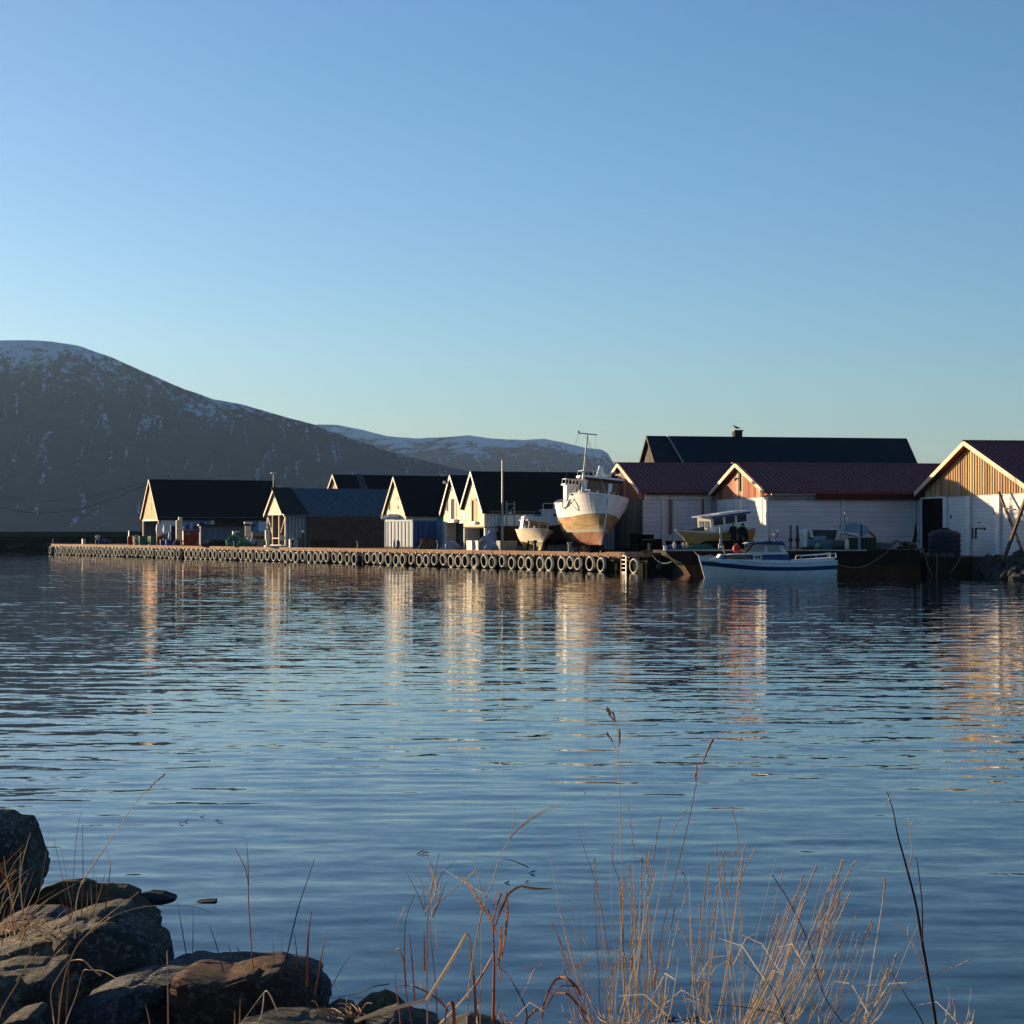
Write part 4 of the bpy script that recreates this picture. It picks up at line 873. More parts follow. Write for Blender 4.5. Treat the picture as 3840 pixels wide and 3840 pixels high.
# small white boat
al = R(14); hx, hy = math.sin(al), -math.cos(al); L2 = 5.6
p0 = P(2030, 2060, 149.5); wb = thing('small_boat', 'small white clinker boat with a cabin standing on land left of the big fishing boat', 'boat', (p0.x-hx*L2, p0.y-hy*L2, 1.42), (R(-8),0,yaw(hx,hy)))
hull(L2, 2.25, [(0,.62),(.2,.9),(.45,1.0),(.7,.94),(.85,.74),(.95,.38),(1,.02)], [(0,1.42),(.4,1.34),(.8,1.42),(1,1.50)], [(0,.3),(.35,.1),(.8,.05),(1,.12)], 9,
     [(.34,0),(1,1)], [M['hulllow'], M['boatcream']], rake=.75, p=(.62,1.15), clink=.028, root=wb, deckm=M['plastic'])
MB().prism([(L2-3.9,-.06,.45),(L2-.5,-.06,.35),(L2-1.3,-.06,-.04),(L2-3.6,-.06,-.04)], (0,.12,0)).build('skeg', M['boatcream'], wb)
MB().prism([(1.0,-.78,1.25),(3.9,-.78,1.25),(3.75,-.7,2.0),(1.1,-.7,2.15)], (0,1.5,0)).build('cabin', M['greyplastic'], wb)
MB().box(1.0,3.85,-.85,.85,2.05,2.14).build('cabin_roof', M['greyplastic'], wb)
for k in range(3): MB().box(1.3+k*.8,1.95+k*.8,-.80,-.76,1.55,1.95).build('cabin_window', M['glass'], wb)
for y in (-.55,.12): MB().box(3.78,3.84,y,y+.5,1.5,1.92).build('windscreen', M['glass'], wb)
MB().box(2.2,3.0,-.98,-.72,1.30,2.35).build('white_pillar', M['plastic'], wb); MB().ball((2.6,-.8,2.42), .1).build('lamp', M['plastic'], wb); MB().ball((3.4,-.85,1.5), (.12,.1,.2)).build('fender', M['plastic'], wb); MB().ball((4.4,-.45,1.58), (.08,.08,.16)).build('bow_post', M['plastic'], wb)
for px, lab in ((1978,'dark prop under the small white boat, left of its skeg'),(2046,'dark prop under the small white boat, right of its stem')):
    t = thing('boat_prop', lab, 'prop', (X(px,151), 151, 1.34)); MB().bar((0,0,0),(.08,0,.75),.14).build('post', M['nearblack'], t)

# wooden boat lying behind
wbh = thing('wooden_boat', 'brown-hulled wooden boat with white topsides and goalpost frame, behind the small white boat', 'boat', (X(1868,157), 157, 1.75), (0,R(-1),R(8)))
hull(7.6, 2.7, [(0,.75),(.15,.95),(.4,1.0),(.7,.85),(.9,.4),(1,.03)], [(0,1.45),(.5,1.38),(1,1.9)], [(0,.1),(1,.1)], 9, [(.25,0),(.95,1),(1,2)], [M['nearblack'], mat('brown_planks', (.10,.045,.02), .6, (.06,.028,.014), 2, stretch=(.4,1,4)), M['greyplastic']], rake=.3, p=(.25,.9), root=wbh, deckm=M['greyplastic'])
MB().box(.35,2.6,-1.0,1.0,1.38,2.25).build('cabin', M['white'], wbh); MB().box(2.6,5.0,-.95,.95,1.35,2.1).build('low_cabin', M['white'], wbh)
for x, m in ((.55,M['palegreen']),(1.15,M['palegreen'])): MB().tube([(x,-1.02,1.4),(x+.02,-1.02,3.3)], .055, 6).build('frame_post', m, wbh)
MB().bar((.55,-1.02,3.1),(1.17,-1.02,3.1),.05).build('frame_bar', M['galv'], wbh); MB().tube([(.6,-1.02,2.3),(1.15,-1.02,2.9)], .03, 5).build('brace', M['galv'], wbh)
MB().ball((.85,-1.0,2.38), .13).build('lamp', M['plastic'], wbh)
MB().box(3.4,5.4,-.9,.9,1.4,2.55).build('wheelhouse', M['white'], wbh); MB().box(3.3,5.5,-1.0,1.0,2.55,2.66).build('wheelhouse_roof', M['white'], wbh)
for k in range(2): MB().box(4.2+k*.55,4.6+k*.55,-.93,-.9,1.75,2.3).build('window', M['glass'], wbh)
MB().box(3.45,4.0,-.94,-.9,1.6,2.1).build('hatch', M['darkmetal'], wbh); MB().tube([(3.35,-.98,1.5),(3.4,-1.0,2.2),(3.7,-1.0,2.35)], .03, 5).build('handrail', M['plastic'], wbh)
mb = MB(); mb.tube([(3.4,-.9,3.1),(5.2,-.9,3.1)], .03, 5)
for x in (3.4,4.2,5.2): mb.tube([(x,-.9,2.66),(x,-.9,3.1)], .03, 5)
mb.build('roof_rail', M['plastic'], wbh)
MB().box(-.55,.0,-.5,.4,.6,1.0).build('rudder_box', M['darkmetal'], wbh); MB().box(-.7,-.1,-.45,.35,.85,1.1).build('stern_platform', M['plastic'], wbh)

# landed clinker boat in front of the middle shed
hx, hy = -.82, -.572; L3 = 6.3; bp = P(2545, 1992, 131.2)
cb = thing('clinker_boat', 'landed clinker boat of ochre planks with white wheelhouse and side windows, by the middle shed', 'boat', (bp.x-hx*L3, bp.y-hy*L3, 2.02), (0,R(6.5),yaw(hx,hy)))
bw_sheer = [(0,1.45),(.25,1.22),(.5,1.12),(.75,1.2),(1,1.55)]
hull(L3-.5, 2.0, [(0,.55),(.2,.88),(.45,1.0),(.7,.86),(.86,.52),(.95,.22),(1,.02)], bw_sheer, [(0,.25),(.3,.05),(.62,.02),(.8,.16),(.92,.48),(1,.95)], 10, [(.86,0),(1,1)], [mat('sunlit_clinker_planks', (.62,.36,.14), .6, (.42,.22,.08), 2.2, stretch=(.4,1,3)), M['plastic']], rake=.65, p=(.50,1.05), clink=.03, root=cb, deckm=M['plastic'])  # plank colour brightened to stand in for missing sun on the hull
ccw = MB(); ccw.box(.7,4.0,-.66,.66,.9,2.12); ccw.box(.1,3.3,-.92,.92,1.0,1.42); ccw.build('wheelhouse', M['plastic'], cb)
rfo = MB().box(.55,4.35,-.78,.78,2.12,2.21).build('wheelhouse_roof', M['plastic'], cb); MB().box(.6,3.9,.67,.72,2.0,2.11).build('blue_trim', M['blue'], cb)
for k in range(3): MB().box(.95+k*1.0,1.75+k*1.0,.66,.675,1.52,1.98).build('side_window', M['glass'], cb)
for y in (-.5,.06): MB().box(4.0,4.02,y,y+.42,1.42,1.85).build('front_window', M['glasslight'], cb)
MB().box(1.2,3.0,-.45,.45,2.18,2.24).build('roof_rack', M['plastic'], cb); mb = MB()
for x in (1.3,2.1,2.9): mb.bar((x,-.4,2.14),(x,.4,2.19),.06)
mb.build('rack_bearer', M['wood'], cb)
MB().box(3.6,4.6,-.5,.5,2.15,2.22).build('roof_cover', M['sack'], cb)
MB().prism([(4.0,-.05,1.2),(5.6,-.03,1.35),(5.4,-.02,1.45),(4.1,-.05,1.5)], (0,.1,0)).build('foredeck_hatch', M['dkgrey'], cb)
MB().prism([(5.2,.32,1.28),(6.25,.02,1.55),(6.25,.02,1.63),(5.2,.36,1.36)], (0,-.05,0)).build('bow_trim', M['blue'], cb)
MB().tube([(1.4,.75,3.0),(1.4,.72,2.1)], .012, 5).build('aerial', M['galv'], cb)
t = thing('boat_prop', 'pale post propping the landed clinker boat amidships', 'prop', P(2703,2057,129.0)); MB().box(-.07,.07,-.07,.07,0,1.35).build('post', M['galv'], t); MB().box(-.14,.14,-.12,.12,.0,.3).build('foot', M['galv'], t)
t = thing('boat_cradle', 'dark timber cradle under the landed clinker boat', 'cradle', P(2680,2058,132)); 
for k in range(5): MB().box(-1.8+k*.85,-1.6+k*.85,-.9,.9,0,.32+.03*(k % 2)).build('timber', M['nearblack'], t)
MB().box(-2.2,2.6,-.1,.1,.36,.5).build('beam', M['nearblack'], t)

# moored cabin cruiser
navy = mat('navy_paint', (.010,.045,.17), .4, (.008,.034,.13), 1.5, spec=.3)
k64 = F/120.0
def cx(px): return (3130-px)/k64
def cz(py): return EYE-(py-HY)/k64
cr = thing('cabin_cruiser', 'moored white cabin cruiser with blue stripe, blue cabin side and blue roof', 'boat', (X(3130,120), 120.0, 0), (0,0,R(180+1.0)))
hull(7.55, 2.5, [(0,.80),(.2,.95),(.45,1.0),(.7,.86),(.86,.55),(.95,.25),(1,.03)], [(0,1.02),(.3,.90),(.6,.93),(1,1.27)], [(0,-.35),(.7,-.35),(1,-.2)], 11, [(.62,0),(.82,1),(1,2)], [M['white'], navy, M['white']], rake=.42, p=(.22,.85), clink=.012, root=cr, deckm=M['white'])
def sidep(name, pts, y0, y1, m, parent=cr): return MB().prism([(cx(a), y0, cz(b)) for a, b in pts], (0,y1-y0,0)).build(name, m, parent)
sidep('coaming', [(2655,2098),(2690,2096),(2960,2100),(3120,2090),(3120,2112),(2700,2112)], -.95, .95, M['white'])
sidep('trunk_cabin', [(2693,2103),(2713,2080),(2948,2077),(2962,2104)], -.80, .80, navy)
sidep('trunk_top', [(2710,2081),(2740,2077),(2945,2070),(2948,2078),(2713,2081.5)], -.84, .84, M['white'])
sidep('front_hatch', [(2684,2096),(2697,2078),(2713,2078),(2701,2098)], -.7, .7, M['white'])
sidep('front_hatch_glass', [(2690,2094),(2699,2081),(2709,2081),(2699,2096)], .70, .712, M['ltblue'])
sidep('trunk_window', [(2708,2097),(2720,2083),(2800,2083),(2808,2097)], .802, .812, M['glass'])
f = sidep('porthole', [(2817,2097),(2817,2080),(2848,2080),(2848,2097)], .80, .84, M['white']); sidep('porthole_pane', [(2821,2094),(2821,2083),(2844,2083),(2844,2094)], .841, .848, M['glass'], f)
sidep('wheelhouse', [(2800,2072),(2822,2041),(2912,2041),(2945,2072)], -.72, .72, M['white'])
sidep('wheelhouse_window', [(2803,2069),(2824,2045),(2862,2045),(2862,2069)], .722, .735, M['glasslight']); sidep('wheelhouse_window', [(2870,2069),(2870,2045),(2910,2046),(2924,2069)], .722, .735, M['glasslight'])
sidep('windscreen', [(2786,2072),(2812,2042),(2816,2042),(2792,2072)], -.7, .7, M['glass'])
sidep('cabin_pillar', [(2912,2041),(2924,2041),(2962,2104),(2950,2104)], -.76, .76, M['white'])
sidep('canopy_roof', [(2790,2040),(2812,2034),(2870,2028),(2925,2030),(2940,2046),(2925,2043)], -.85, .85, navy); sidep('roof_visor', [(2786,2037),(2800,2033),(2808,2036),(2794,2040)], -.5, .8, M['white'])
mb = MB(); rl = [(2992,2098),(2995,2084),(3050,2081),(3095,2078),(3124,2074),(3124,2092)]
mb.tube([(cx(a), .95, cz(b)) for a, b in rl], .03, 6)
for a, b, c in ((3050,2081,2098),(3095,2078,2098)): mb.tube([(cx(a),.95,cz(b)),(cx(a),.95,cz(c))], .028, 5)
mb.tube([(cx(a), -.95, cz(b)) for a, b in rl], .03, 6); mb.build('stern_rail', M['white'], cr)
MB().tube([(cx(2904),0,cz(2030)),(cx(2916),.1,cz(1994))], .035, 6).build('horn_mast', M['rubberdark'], cr); MB().ball((cx(2916),.1,cz(1992)), .055).build('mast_lamp', M['plastic'], cr); MB().ball((cx(2899),.3,cz(2004)), .065).build('roof_lamp', M['plastic'], cr); MB().ball((cx(2904),.1,cz(2029)), .05).build('lamp_foot', M['plastic'], cr)
MB().tube([(cx(2886),0,cz(2030)),(cx(2884),0,cz(2010))], [.06,.01], 5).build('fin', M['rubberdark'], cr)
MB().tube([(cx(2717),.2,cz(2078)),(cx(2708),.2,cz(2053))], .035, 6).build('bow_light_pole', M['palegreen'], cr); MB().ball((cx(2706),.2,cz(2050)), (.13,.1,.05)).build('bow_light', M['plastic'], cr)
mb = MB(); mb.tube([(cx(2636),.3,cz(2086)),(cx(2660),.55,cz(2081)),(cx(2680),.6,cz(2088))], .022, 5); mb.build('bow_roller', M['plastic'], cr)
for k, a in enumerate((2881,2886,2890,2894,2898)): MB().box(cx(a)-.022,cx(a)+.012,1.262,1.270,cz(2127),cz(2123)).build('name_letter', M['greyplastic'], cr)
MB().ball((cx(2974),1.2,cz(2144)), .035).build('drain_hole', M['rubberdark'], cr)
MB().bar((cx(3120),1.0,cz(2147)),(cx(3126),1.02,cz(2160)),.03).build('exhaust_mark', M['rubberdark'], cr)
t = thing('buoy', 'round red buoy lying on the cabin cruiser foredeck', 'buoy', P(2763,2072,119.6)); MB().ball((0,0,.23), .25, 16).build('ball', M['orange'], t, smooth=True); MB().lathe([(0,.46),(.05,.46),(.05,.53),(0,.54)], 8).build('eye', M['orange'], t)

# speedboat wreck and gear on the pier
Yw = 131.0; kw = F/Yw
def wx(px): return (px-3005)/kw
def wz(py): return EYE-(py-HY)/kw
sw = thing('speedboat', 'stripped white speedboat with raised windscreen standing by the long shed wall', 'boat', (X(3005,Yw), Yw, 1.6), (0,0,R(4)))
def wp(name, pts, y0, y1, m): return MB().prism([(wx(a), y0, wz(b)-1.6) for a, b in pts], (0,y1-y0,0)).build(name, m, sw)
hull(5.6, 2.0, [(0,.85),(.3,1),(.6,.92),(.8,.65),(.93,.3),(1,.03)], [(0,.62),(.5,.55),(1,.35)], [(0,-.05),(1,-.02)], 5, [(.4,0),(1,1)], [M['greyplastic'], M['ltblue']], rake=.5, p=(.3,.8), root=sw, deckm=M['greyplastic'])
wp('transom_arch', [(3003,2050),(3002,2000),(3012,1985),(3018,1990),(3014,2052)], -.9, .9, M['plastic']); wp('seat_back', [(3030,2015),(3028,1984),(3036,1988),(3040,2015)], -.8, .8, M['plastic'])
wp('side_panel', [(3035,2020),(3032,1986),(3150,1988),(3140,2028)], .6, .66, M['dkgrey']); wp('engine_box', [(3042,2030),(3042,2012),(3092,2009),(3092,2030)], -.5, .4, M['ltblue'])
wp('windscreen', [(3160,1994),(3176,1957),(3220,1964),(3216,2006)], -.8, .7, M['ltblue']); wp('wing_panel', [(3226,1965),(3248,1975),(3252,1998),(3228,2012)], -.7, .6, M['ltblue']); wp('screen_base', [(3158,2000),(3160,1994),(3218,2002),(3216,2012)], -.85, .85, M['plastic'])
mb = MB()
for o in (0,12,20): mb.tube([(wx(3128+o),-.95,wz(2035)-1.6),(wx(3158+o*.7),-.95,wz(1968)-1.6)], .03, 5)
mb.build('tow_frame', M['galv'], sw)
MB().tube([(wx(3140),-.5,wz(1985)-1.6),(wx(3152),-.5,wz(1955)-1.6)], .05, 5).build('light_bar', M['palegreen'], sw)
MB().ball((wx(3158),-.9,wz(1925)-1.6), (.05,.05,.08)).build('lamp', M['plastic'], sw); MB().tube([(wx(3158),-.9,wz(1968)-1.6),(wx(3157),-.9,wz(1928)-1.6)], .02, 5).build('aerial', M['darkmetal'], sw); MB().ball((wx(3169),-.9,wz(1944)-1.6), .06).build('lamp', M['plastic'], sw)
MB().bar((wx(3255),-.4,wz(1992)-1.6),(wx(3280),-.4,wz(2015)-1.6),.14).build('orange_plank', mat('orange_plank', (.35,.10,.04), .8), sw)
# barge moored along the yard
bg_ = thing('work_barge', 'rusty dark steel barge with a slanting end lying under the boatyard edge', 'barge', (0,126,0))
xL, xLb, xR_ = X(2497,126), X(2590,126), X(3452,126)
MB().prism([(xL,0,1.52),(xL+.05,0,1.25),(xLb-.42,0,.72),(xR_,0,.72),(xR_,0,1.60)], (0,4.6,0)).build('upper_hull', M['rustdark'], bg_)
MB().prism([(xLb-.45,.01,.72),(xLb,.01,0),(xLb+.1,.01,-.5),(xR_,.01,-.5),(xR_,.01,.72)], (0,4.5,0)).build('lower_hull', M['rust'], bg_)
mb = MB(); x = xLb+.2
while x < xR_: mb.box(x, x+.05, -.05, 0, .74, 1.5); x += .42
mb.build('rib', M['rustdark'], bg_, kind='stuff')
mb = MB(); x = xLb+1.6
while x < xR_: mb.box(x, x+.09, -.035, .009, .0, .7); x += 1.45
mb.build('plate_seam', M['rust'], bg_)
MB().box(xL-.02,xR_-3.3,-.12,.1,1.53,1.62).build('rubbing_rail', M['galv'], bg_); MB().box(xL+.2,xR_,-.08,-.0,.68,.76).build('chine_rail', M['rustdark'], bg_)
MB().box(X(3432,126),xR_+.2,-.3,.6,1.55,1.70).build('end_plank', M['wood'], bg_)
# ropes
def rope(name, label, pts, m, r=.025):
    o = MB().tube(pts, r, 5).build(name, m); tag(o, label, 'rope'); return o
def sag(a, b, s, n=14): return [Vector(a).lerp(Vector(b), i/n)-Vector((0,0,s*math.sin(math.pi*i/n))) for i in range(n+1)]
rope('mooring_rope', 'taut yellow rope from the barge corner slanting down into the water', sag(P(2492,2066,125.6), P(2583,2160,124.5), .03), M['rope'], .03)
rope('mooring_rope', 'slack rope from the cruiser stern up to the barge edge', sag(P(3126,2110,120), P(3330,2066,125.7), .62), M['rope'], .022)
rope('mooring_rope', 'short rope from the barge to the cruiser bow', sag(P(2600,2064,125.7), P(2632,2087,120), .08), M['ropeblue'], .02)
rope('mooring_rope', 'grey-green rope hanging between the quay corner and the barge', sag(P(2440,2075,134), P(2520,2105,126), .35), M['ropeblue'], .03)
rope('mooring_rope', 'rope hanging from the end plank into the water left of the concrete block', sag(P(3462,2062,125.8), P(3495,2158,125), .15), M['rope'], .018)
rope('mooring_rope', 'rope slanting down the concrete block from below the blue tank', sag(P(3605,2084,126.5), P(3562,2150,126.0), .1), M['rope'], .025)
rope('mooring_rope', 'vertical rope on the concrete block face below the tank', [P(3513,2080,126.8), P(3514,2120,126.7), P(3511,2165,126.6)], M['rope'], .03)
# tank, concrete block, rubble
t = thing('concrete_block', 'mossy concrete pier block in the water below the blue tank', 'pier', (X(3473,127),127,0)); wcb = X(3660,127)-X(3473,127)
MB().box(0,wcb*.64,0,4.5,-1,1.12).build('block', M['mossconc'], t); MB().box(wcb*.64+.03,wcb,0,4.5,-1,1.10).build('block', M['mossconc'], t)
t = thing('water_tank', 'large dark blue ribbed plastic tank on the pier by the open doorway', 'tank', (X(3542,128.3), 128.3, 1.14))
Wt = 1.02; pr = [(0,0),(Wt,0)]
for k in range(4): pr += [(Wt,.1+k*.32),(Wt-.05,.14+k*.32),(Wt-.05,.30+k*.32),(Wt,.34+k*.32)]
pr += [(Wt-.05,1.46),(Wt-.22,1.6),(.4,1.68),(.36,1.76),(0,1.76)]
MB().lathe(pr, 28).build('tank_body', M['dkblue'], t, smooth=True); MB().lathe([(0,1.76),(.25,1.76),(.25,1.83),(0,1.84)], 14).build('lid', M['dkblue'], t)
t = thing('hose_heap', 'pale hoses and rope ends in front of the blue tank', 'hoses', (X(3520,127.1),127.1,1.13)); rn = random.Random(9)
for k in range(7):
    x = -.8+k*.25; MB().tube([(x,0,.02),(x+.06,-.05,.25),(x+.14,0,.28),(x+.2,-.05,.04)], .025, 5).build('hose', M['ropeblue'] if k % 2 else M['rope'], t)
MB().prism([(28.6,131.5,.95),(31.5,110,.95),(40,110,.95),(40,98,-.3),(29.0,98,-.3),(28.2,116,-.25)], (0,0,-1)).build('shore_slope', stonedark, kind='structure')
rb = thing('rubble_bank', 'bank of dark shore stones below the sunlit rightmost shed', 'stones', (26, 115, 0)); rn = random.Random(21)
for i in range(190):
    k = rn.random();     a = Vector((29.0, 129.2, 0)).lerp(Vector((31.0, 112, 0)), k); off = rn.uniform(0, 1)**.8*12; p = Vector((a.x-off*.10, a.y-off, 1.02-off*.095+rn.uniform(-.1,.08)))
    s_ = rn.uniform(.28,.62)
    if i < 5: me = rock_mesh('stone', stonedark if i % 2 else stone, 40+i); 
    o = plink('stone', rks[i % 5] if i % 3 else rks[(i+2) % 5], rb, p-Vector((26,115,0)), (rn.uniform(0,6), rn.uniform(0,6), rn.uniform(0,6))); o.scale = (s_*1.3, s_, s_*.8)
def pole(name, label, a, b, wd, m, cat='pole'):
    t = thing(name, label, cat, a); v = Vector(b)-Vector(a); MB().bar((0,0,0), v, wd).build('timber', m, t); return t
pole('prop_pole', 'dark timber pole leaning right across the white wall of the rightmost shed', P(3764,2100,121.5), P(3850,1862,119), .17, M['wood'])
pole('prop_pole', 'pale timber pole leaning left, crossing behind the dark one', P(3846,2098,120.8), P(3746,1846,125.6), .13, M['wood'])
pole('prop_pole', 'short cross bar fixed high on the crossing poles', P(3766,1905,124), P(3809,1911,122), .09, M['darkmetal'])

# ------------------------------------------------------------ goods on the quay
GQ = .40; DQ = math.sqrt(1-GQ*GQ)          # house-line directions used for crates and containers
def corner_box(name, label, cat, px0, pxc, px1, py0, py1, off, m, z0=1.36, group=None, sub='body', taper=0.0, gx=GQ):
    """upright box: left (lit) face px0..pxc, right face pxc..px1; returns root (local x along the right face, -y towards the corner) and its sizes"""
    dx = math.sqrt(1-gx*gx); Y = quayY(pxc)+off; xr = (pxc-1920)/F; k = F/Y
    w = (px1-pxc)/k/(dx-xr*gx); d = max((pxc-px0)/k/(gx+xr*dx), .3); h = (py1-py0)/k; zb = z0
    t = thing(name, label, cat, (X(pxc, Y), Y, zb), (0,0,math.atan2(gx, dx)), group)
    b = MB(); b.taper(0, w, 0, d, 0, h, taper) if taper else b.box(0, w, 0, d, 0, h); b.build(sub, m, t)
    return t, w, d, h
def tub(label, px0, pxc, px1, py0, py1, off, m, cat='tub'):
    t, w, d, h = corner_box('fish_tub', label, cat, px0, pxc, px1, py0, py1, off, m, group='plastic fish tubs on the quay', taper=.04)
    MB().box(-.04, w+.04, -.04, .03, h-.08, h).build('rim', m, t)
    rb_ = MB().box(-.03, .03, -.03, .02, .06, h-.08).mesh('rib', m)
    n = max(1, int(w/.45))
    for k in range(n+1): plink('rib', rb_, t, (w*k/n, 0, 0))
    for k in (0, 1): MB().box(w*(.1+.6*k), w*(.3+.6*k), 0, d, -.02+.0, .06).build('foot', m, t)
    return t
tub('maroon fish tub with a grey lid at the left end of the tub row', 478, 480, 500, 2010, 2042, 3.0, M['maroonp'])
tub('mustard fish tub between the maroon and green ones', 498, 500, 522, 2008, 2042, 3.3, M['mustard'])
tub('wider green fish tub right of the mustard one', 521, 523, 556, 2008, 2042, 3.3, M['green'])
tub('narrow brown fish tub between the two green ones', 556, 557, 564, 2008, 2042, 3.3, M['mustard'])
tub('narrower green fish tub right of the thin brown one', 563, 564, 587, 2008, 2042, 3.3, M['green'])
tub('maroon fish tub below the white sacks', 587, 589, 612, 2008, 2042, 3.3, M['maroonp'])
tub('yellow-brown crate below the white sacks', 611, 613, 633, 2000, 2024, 3.6, M['mustard'])
tub('left dark blue fish tub in front of the sacks', 600, 602, 621, 2022, 2042, 2.2, M['blue'])
tub('right dark blue fish tub left of the white gangway', 621, 623, 645, 2022, 2042, 2.2, M['blue'])
t, w_, d_, h_ = corner_box('container', 'small dark blue container standing behind the tub row', 'container', 481, 485, 534, 1979, 2030, 16, M['dkblue'], group=None)
MB().box(-.05,w_+.05,-.06,0,h_-.1,h_).build('top_rail', M['ltblue'], t); MB().box(-.05,.05,-.07,0,0,h_).build('corner_post', M['ltblue'], t)
# far end of the quay
t, w_, d_, h_ = corner_box('crate', 'pale grey crate at the far left end of the quay', 'crate', 307, 309, 320, 2020, 2040, 1.2, M['plastic'])
t = thing('barrel', 'blue barrel lying beside the pale crate at the far left end of the quay', 'barrel', qp(336, 1.8, 1.36)); MB().lathe([(0,-.55),(.30,-.55),(.33,-.2),(.33,.2),(.30,.55),(0,.55)], 14, 'X', (0,0,.33)).build('drum', M['blue'], t, smooth=True)
t = thing('dock_lamp', 'white round lamp head on a curved stem above the blue barrel', 'lamp', qp(318, 1.6, 1.36)); Yt = quayY(318)
MB().tube([(.1,0,0),(.1,0,.5),(0,0,.62)], .05, 6).build('stem', M['galv'], t); MB().lathe([(0,.55),(.12,.58),(.27,.8),(.30,1.0),(.2,1.1),(0,1.12)], 12).build('head', M['plastic'], t, smooth=True)
t = thing('hose_reel', 'orange and black hose reel right of the blue barrel', 'reel', qp(354, 1.2, 1.36)); MB().lathe([(.12,-.1),(.34,-.1),(.34,-.05),(.15,-.04),(.15,.04),(.34,.05),(.34,.1),(.12,.1)], 12, 'X', (0,0,.36), closed=True).build('reel', mat('orange_brown', (.30,.13,.04), .7), t); MB().tube([(-.1,0,.6),(-.5,0,.7),(-.85,0,.72)], .03, 5).build('arm', M['rust'], t)
t = thing('capstan', 'cream stacked drum capstan left of the tub row', 'capstan', qp(470, 1.2, 1.36)); MB().lathe([(0,0),(.22,0),(.20,.3),(.28,.35),(.28,.55),(.2,.6),(.22,.85),(.12,.95),(0,.97)], 12).build('drum', M['cream'], t, smooth=True); MB().ball((.12,0,1.03), (.2,.16,.14)).build('cap', mat('pink_cap', (.5,.25,.2), .7), t)
# big sacks
def sack(label, px, py0, py1, wpx, off, m=None):
    Y = quayY(px)+off; k = F/Y; h = (py1-py0)/k; w = wpx/k; t = thing('big_sack', label, 'sack', (X(px,Y), Y, Z(py1,Y)), (0,0,R(20)), 'big white sacks')
    bm = bmesh.new(); bmesh.ops.create_cube(bm, size=1); bmesh.ops.subdivide_edges(bm, edges=bm.edges, cuts=5, use_grid_fill=True)
    for v in bm.verts:
        c = v.co; q = Vector((c.x*w*(1+.12*math.cos(c.z*3)), c.y*w*.9*(1+.12*math.cos(c.z*3)), (c.z+.5)*h)); q += Vector((1,1,.5))*noise.noise(q*2.3+Vector((px,0,0)))*.09; v.co = q
    me = bpy.data.meshes.new('bag'); bm.to_mesh(me); bm.free(); me.materials.append(m or M['sack'])
    for p in me.polygons: p.use_smooth = True
    plink('bag', me, t)
    for a, b in ((-.3,-.3),(.3,-.3)): MB().tube([(a*w,b*w,h*.97),(a*w*.6,b*w,h*1.08),(a*w*.2,b*w,h*.99)], .03, 4).build('loop', m or M['sack'], t)
    return t
sack('tall white sack left of the pair beside the leftmost house', 597, 1966, 2008, 19, 6)
sack('white sack right of the pair, above the yellow-brown crate', 622, 1966, 2002, 17, 5.5)
sack('small white sack in front of the grey wall, right of the crate', 636, 1996, 2022, 8, 5)
t = thing('steel_locker', 'grey-blue locker between the sacks and the cream stack', 'locker', (X(652,231), 231, 1.36), (0,0,R(20))); MB().box(-.35,.4,0,.6,0,2.2).build('body', M['greywall'], t); MB().box(-.3,.35,-.03,0,.1,2.1).build('door', M['dkblue'], t)
# cream stack with hat and gangway
t = thing('board_stack', 'tall cream stack of upright boards with a white cap, left of the red container', 'boards', (X(672,227.5), 227.5, 1.36), (0,0,R(18)))
for k in range(4): MB().box(-.33+k*.17,-.19+k*.17,-.1,.3,.55,2.75+.05*(k % 2)).build('board', M['cream'], t)
MB().box(-.05,.35,-.1,.3,2.8,3.12).build('cap', mat('pale_cap', (.7,.6,.5), .6), t); MB().box(-.33,.3,-.08,.28,0,.55).build('stand', M['dkred'], t)
t = thing('gangway', 'short white gangway ladder leaning against the cream board stack', 'ladder', (X(645,226), 226, 1.36)); mb = MB()
for y in (-.16,.16): MB().bar((0,y,0),(.72,y,.98),.09).build('rail', M['plastic'], t)
for k in range(6): MB().bar((.06+.12*k,-.14,.08+.163*k),(.06+.12*k,.14,.08+.163*k),.06).build('tread', M['plastic'], t)
# red container and blue gear on it
t, w_, d_, h_ = corner_box('container', 'rusty red container with a grey notice, blue gear piled on its roof', 'container', 684, 687, 747, 1985, 2042, 3.5, M['redc'])
for k in range(9): MB().box(w_*(k+.25)/9, w_*(k+.75)/9, -.045, 0, .12, h_-.12).build('corrugation', M['redc'], t)
MB().box(-.05,w_+.05,-.06,0,h_-.12,h_+.02).build('top_rail', M['redc'], t); MB().box(-.05,w_+.05,-.06,0,0,.12).build('bottom_rail', M['redc'], t); MB().box(w_*.12,w_*.42,-.07,-.046,h_*.70,h_*.86).build('notice', M['greyplastic'], t); MB().box(w_*.64,w_*.80,-.07,-.046,h_*.80,h_*.84).build('small_notice', M['greyplastic'], t); MB().box(w_*.84,w_*.91,-.09,-.05,.15,h_*.32).build('yellow_marker', M['yellow'], t)
t = thing('gear_heap', 'heap of dark blue nets and boxes on the red container roof', 'nets', (X(718,229), 229, Z(1985,229))); rn = random.Random(31)
for k in range(9):
    x = -1.0+k*.28; hh = rn.uniform(.35,.95); MB().taper(x,x+.34,-.2,.4,0,hh,-.03).build('bundle', M['netblue'] if k % 3 else M['ltblue'], t)
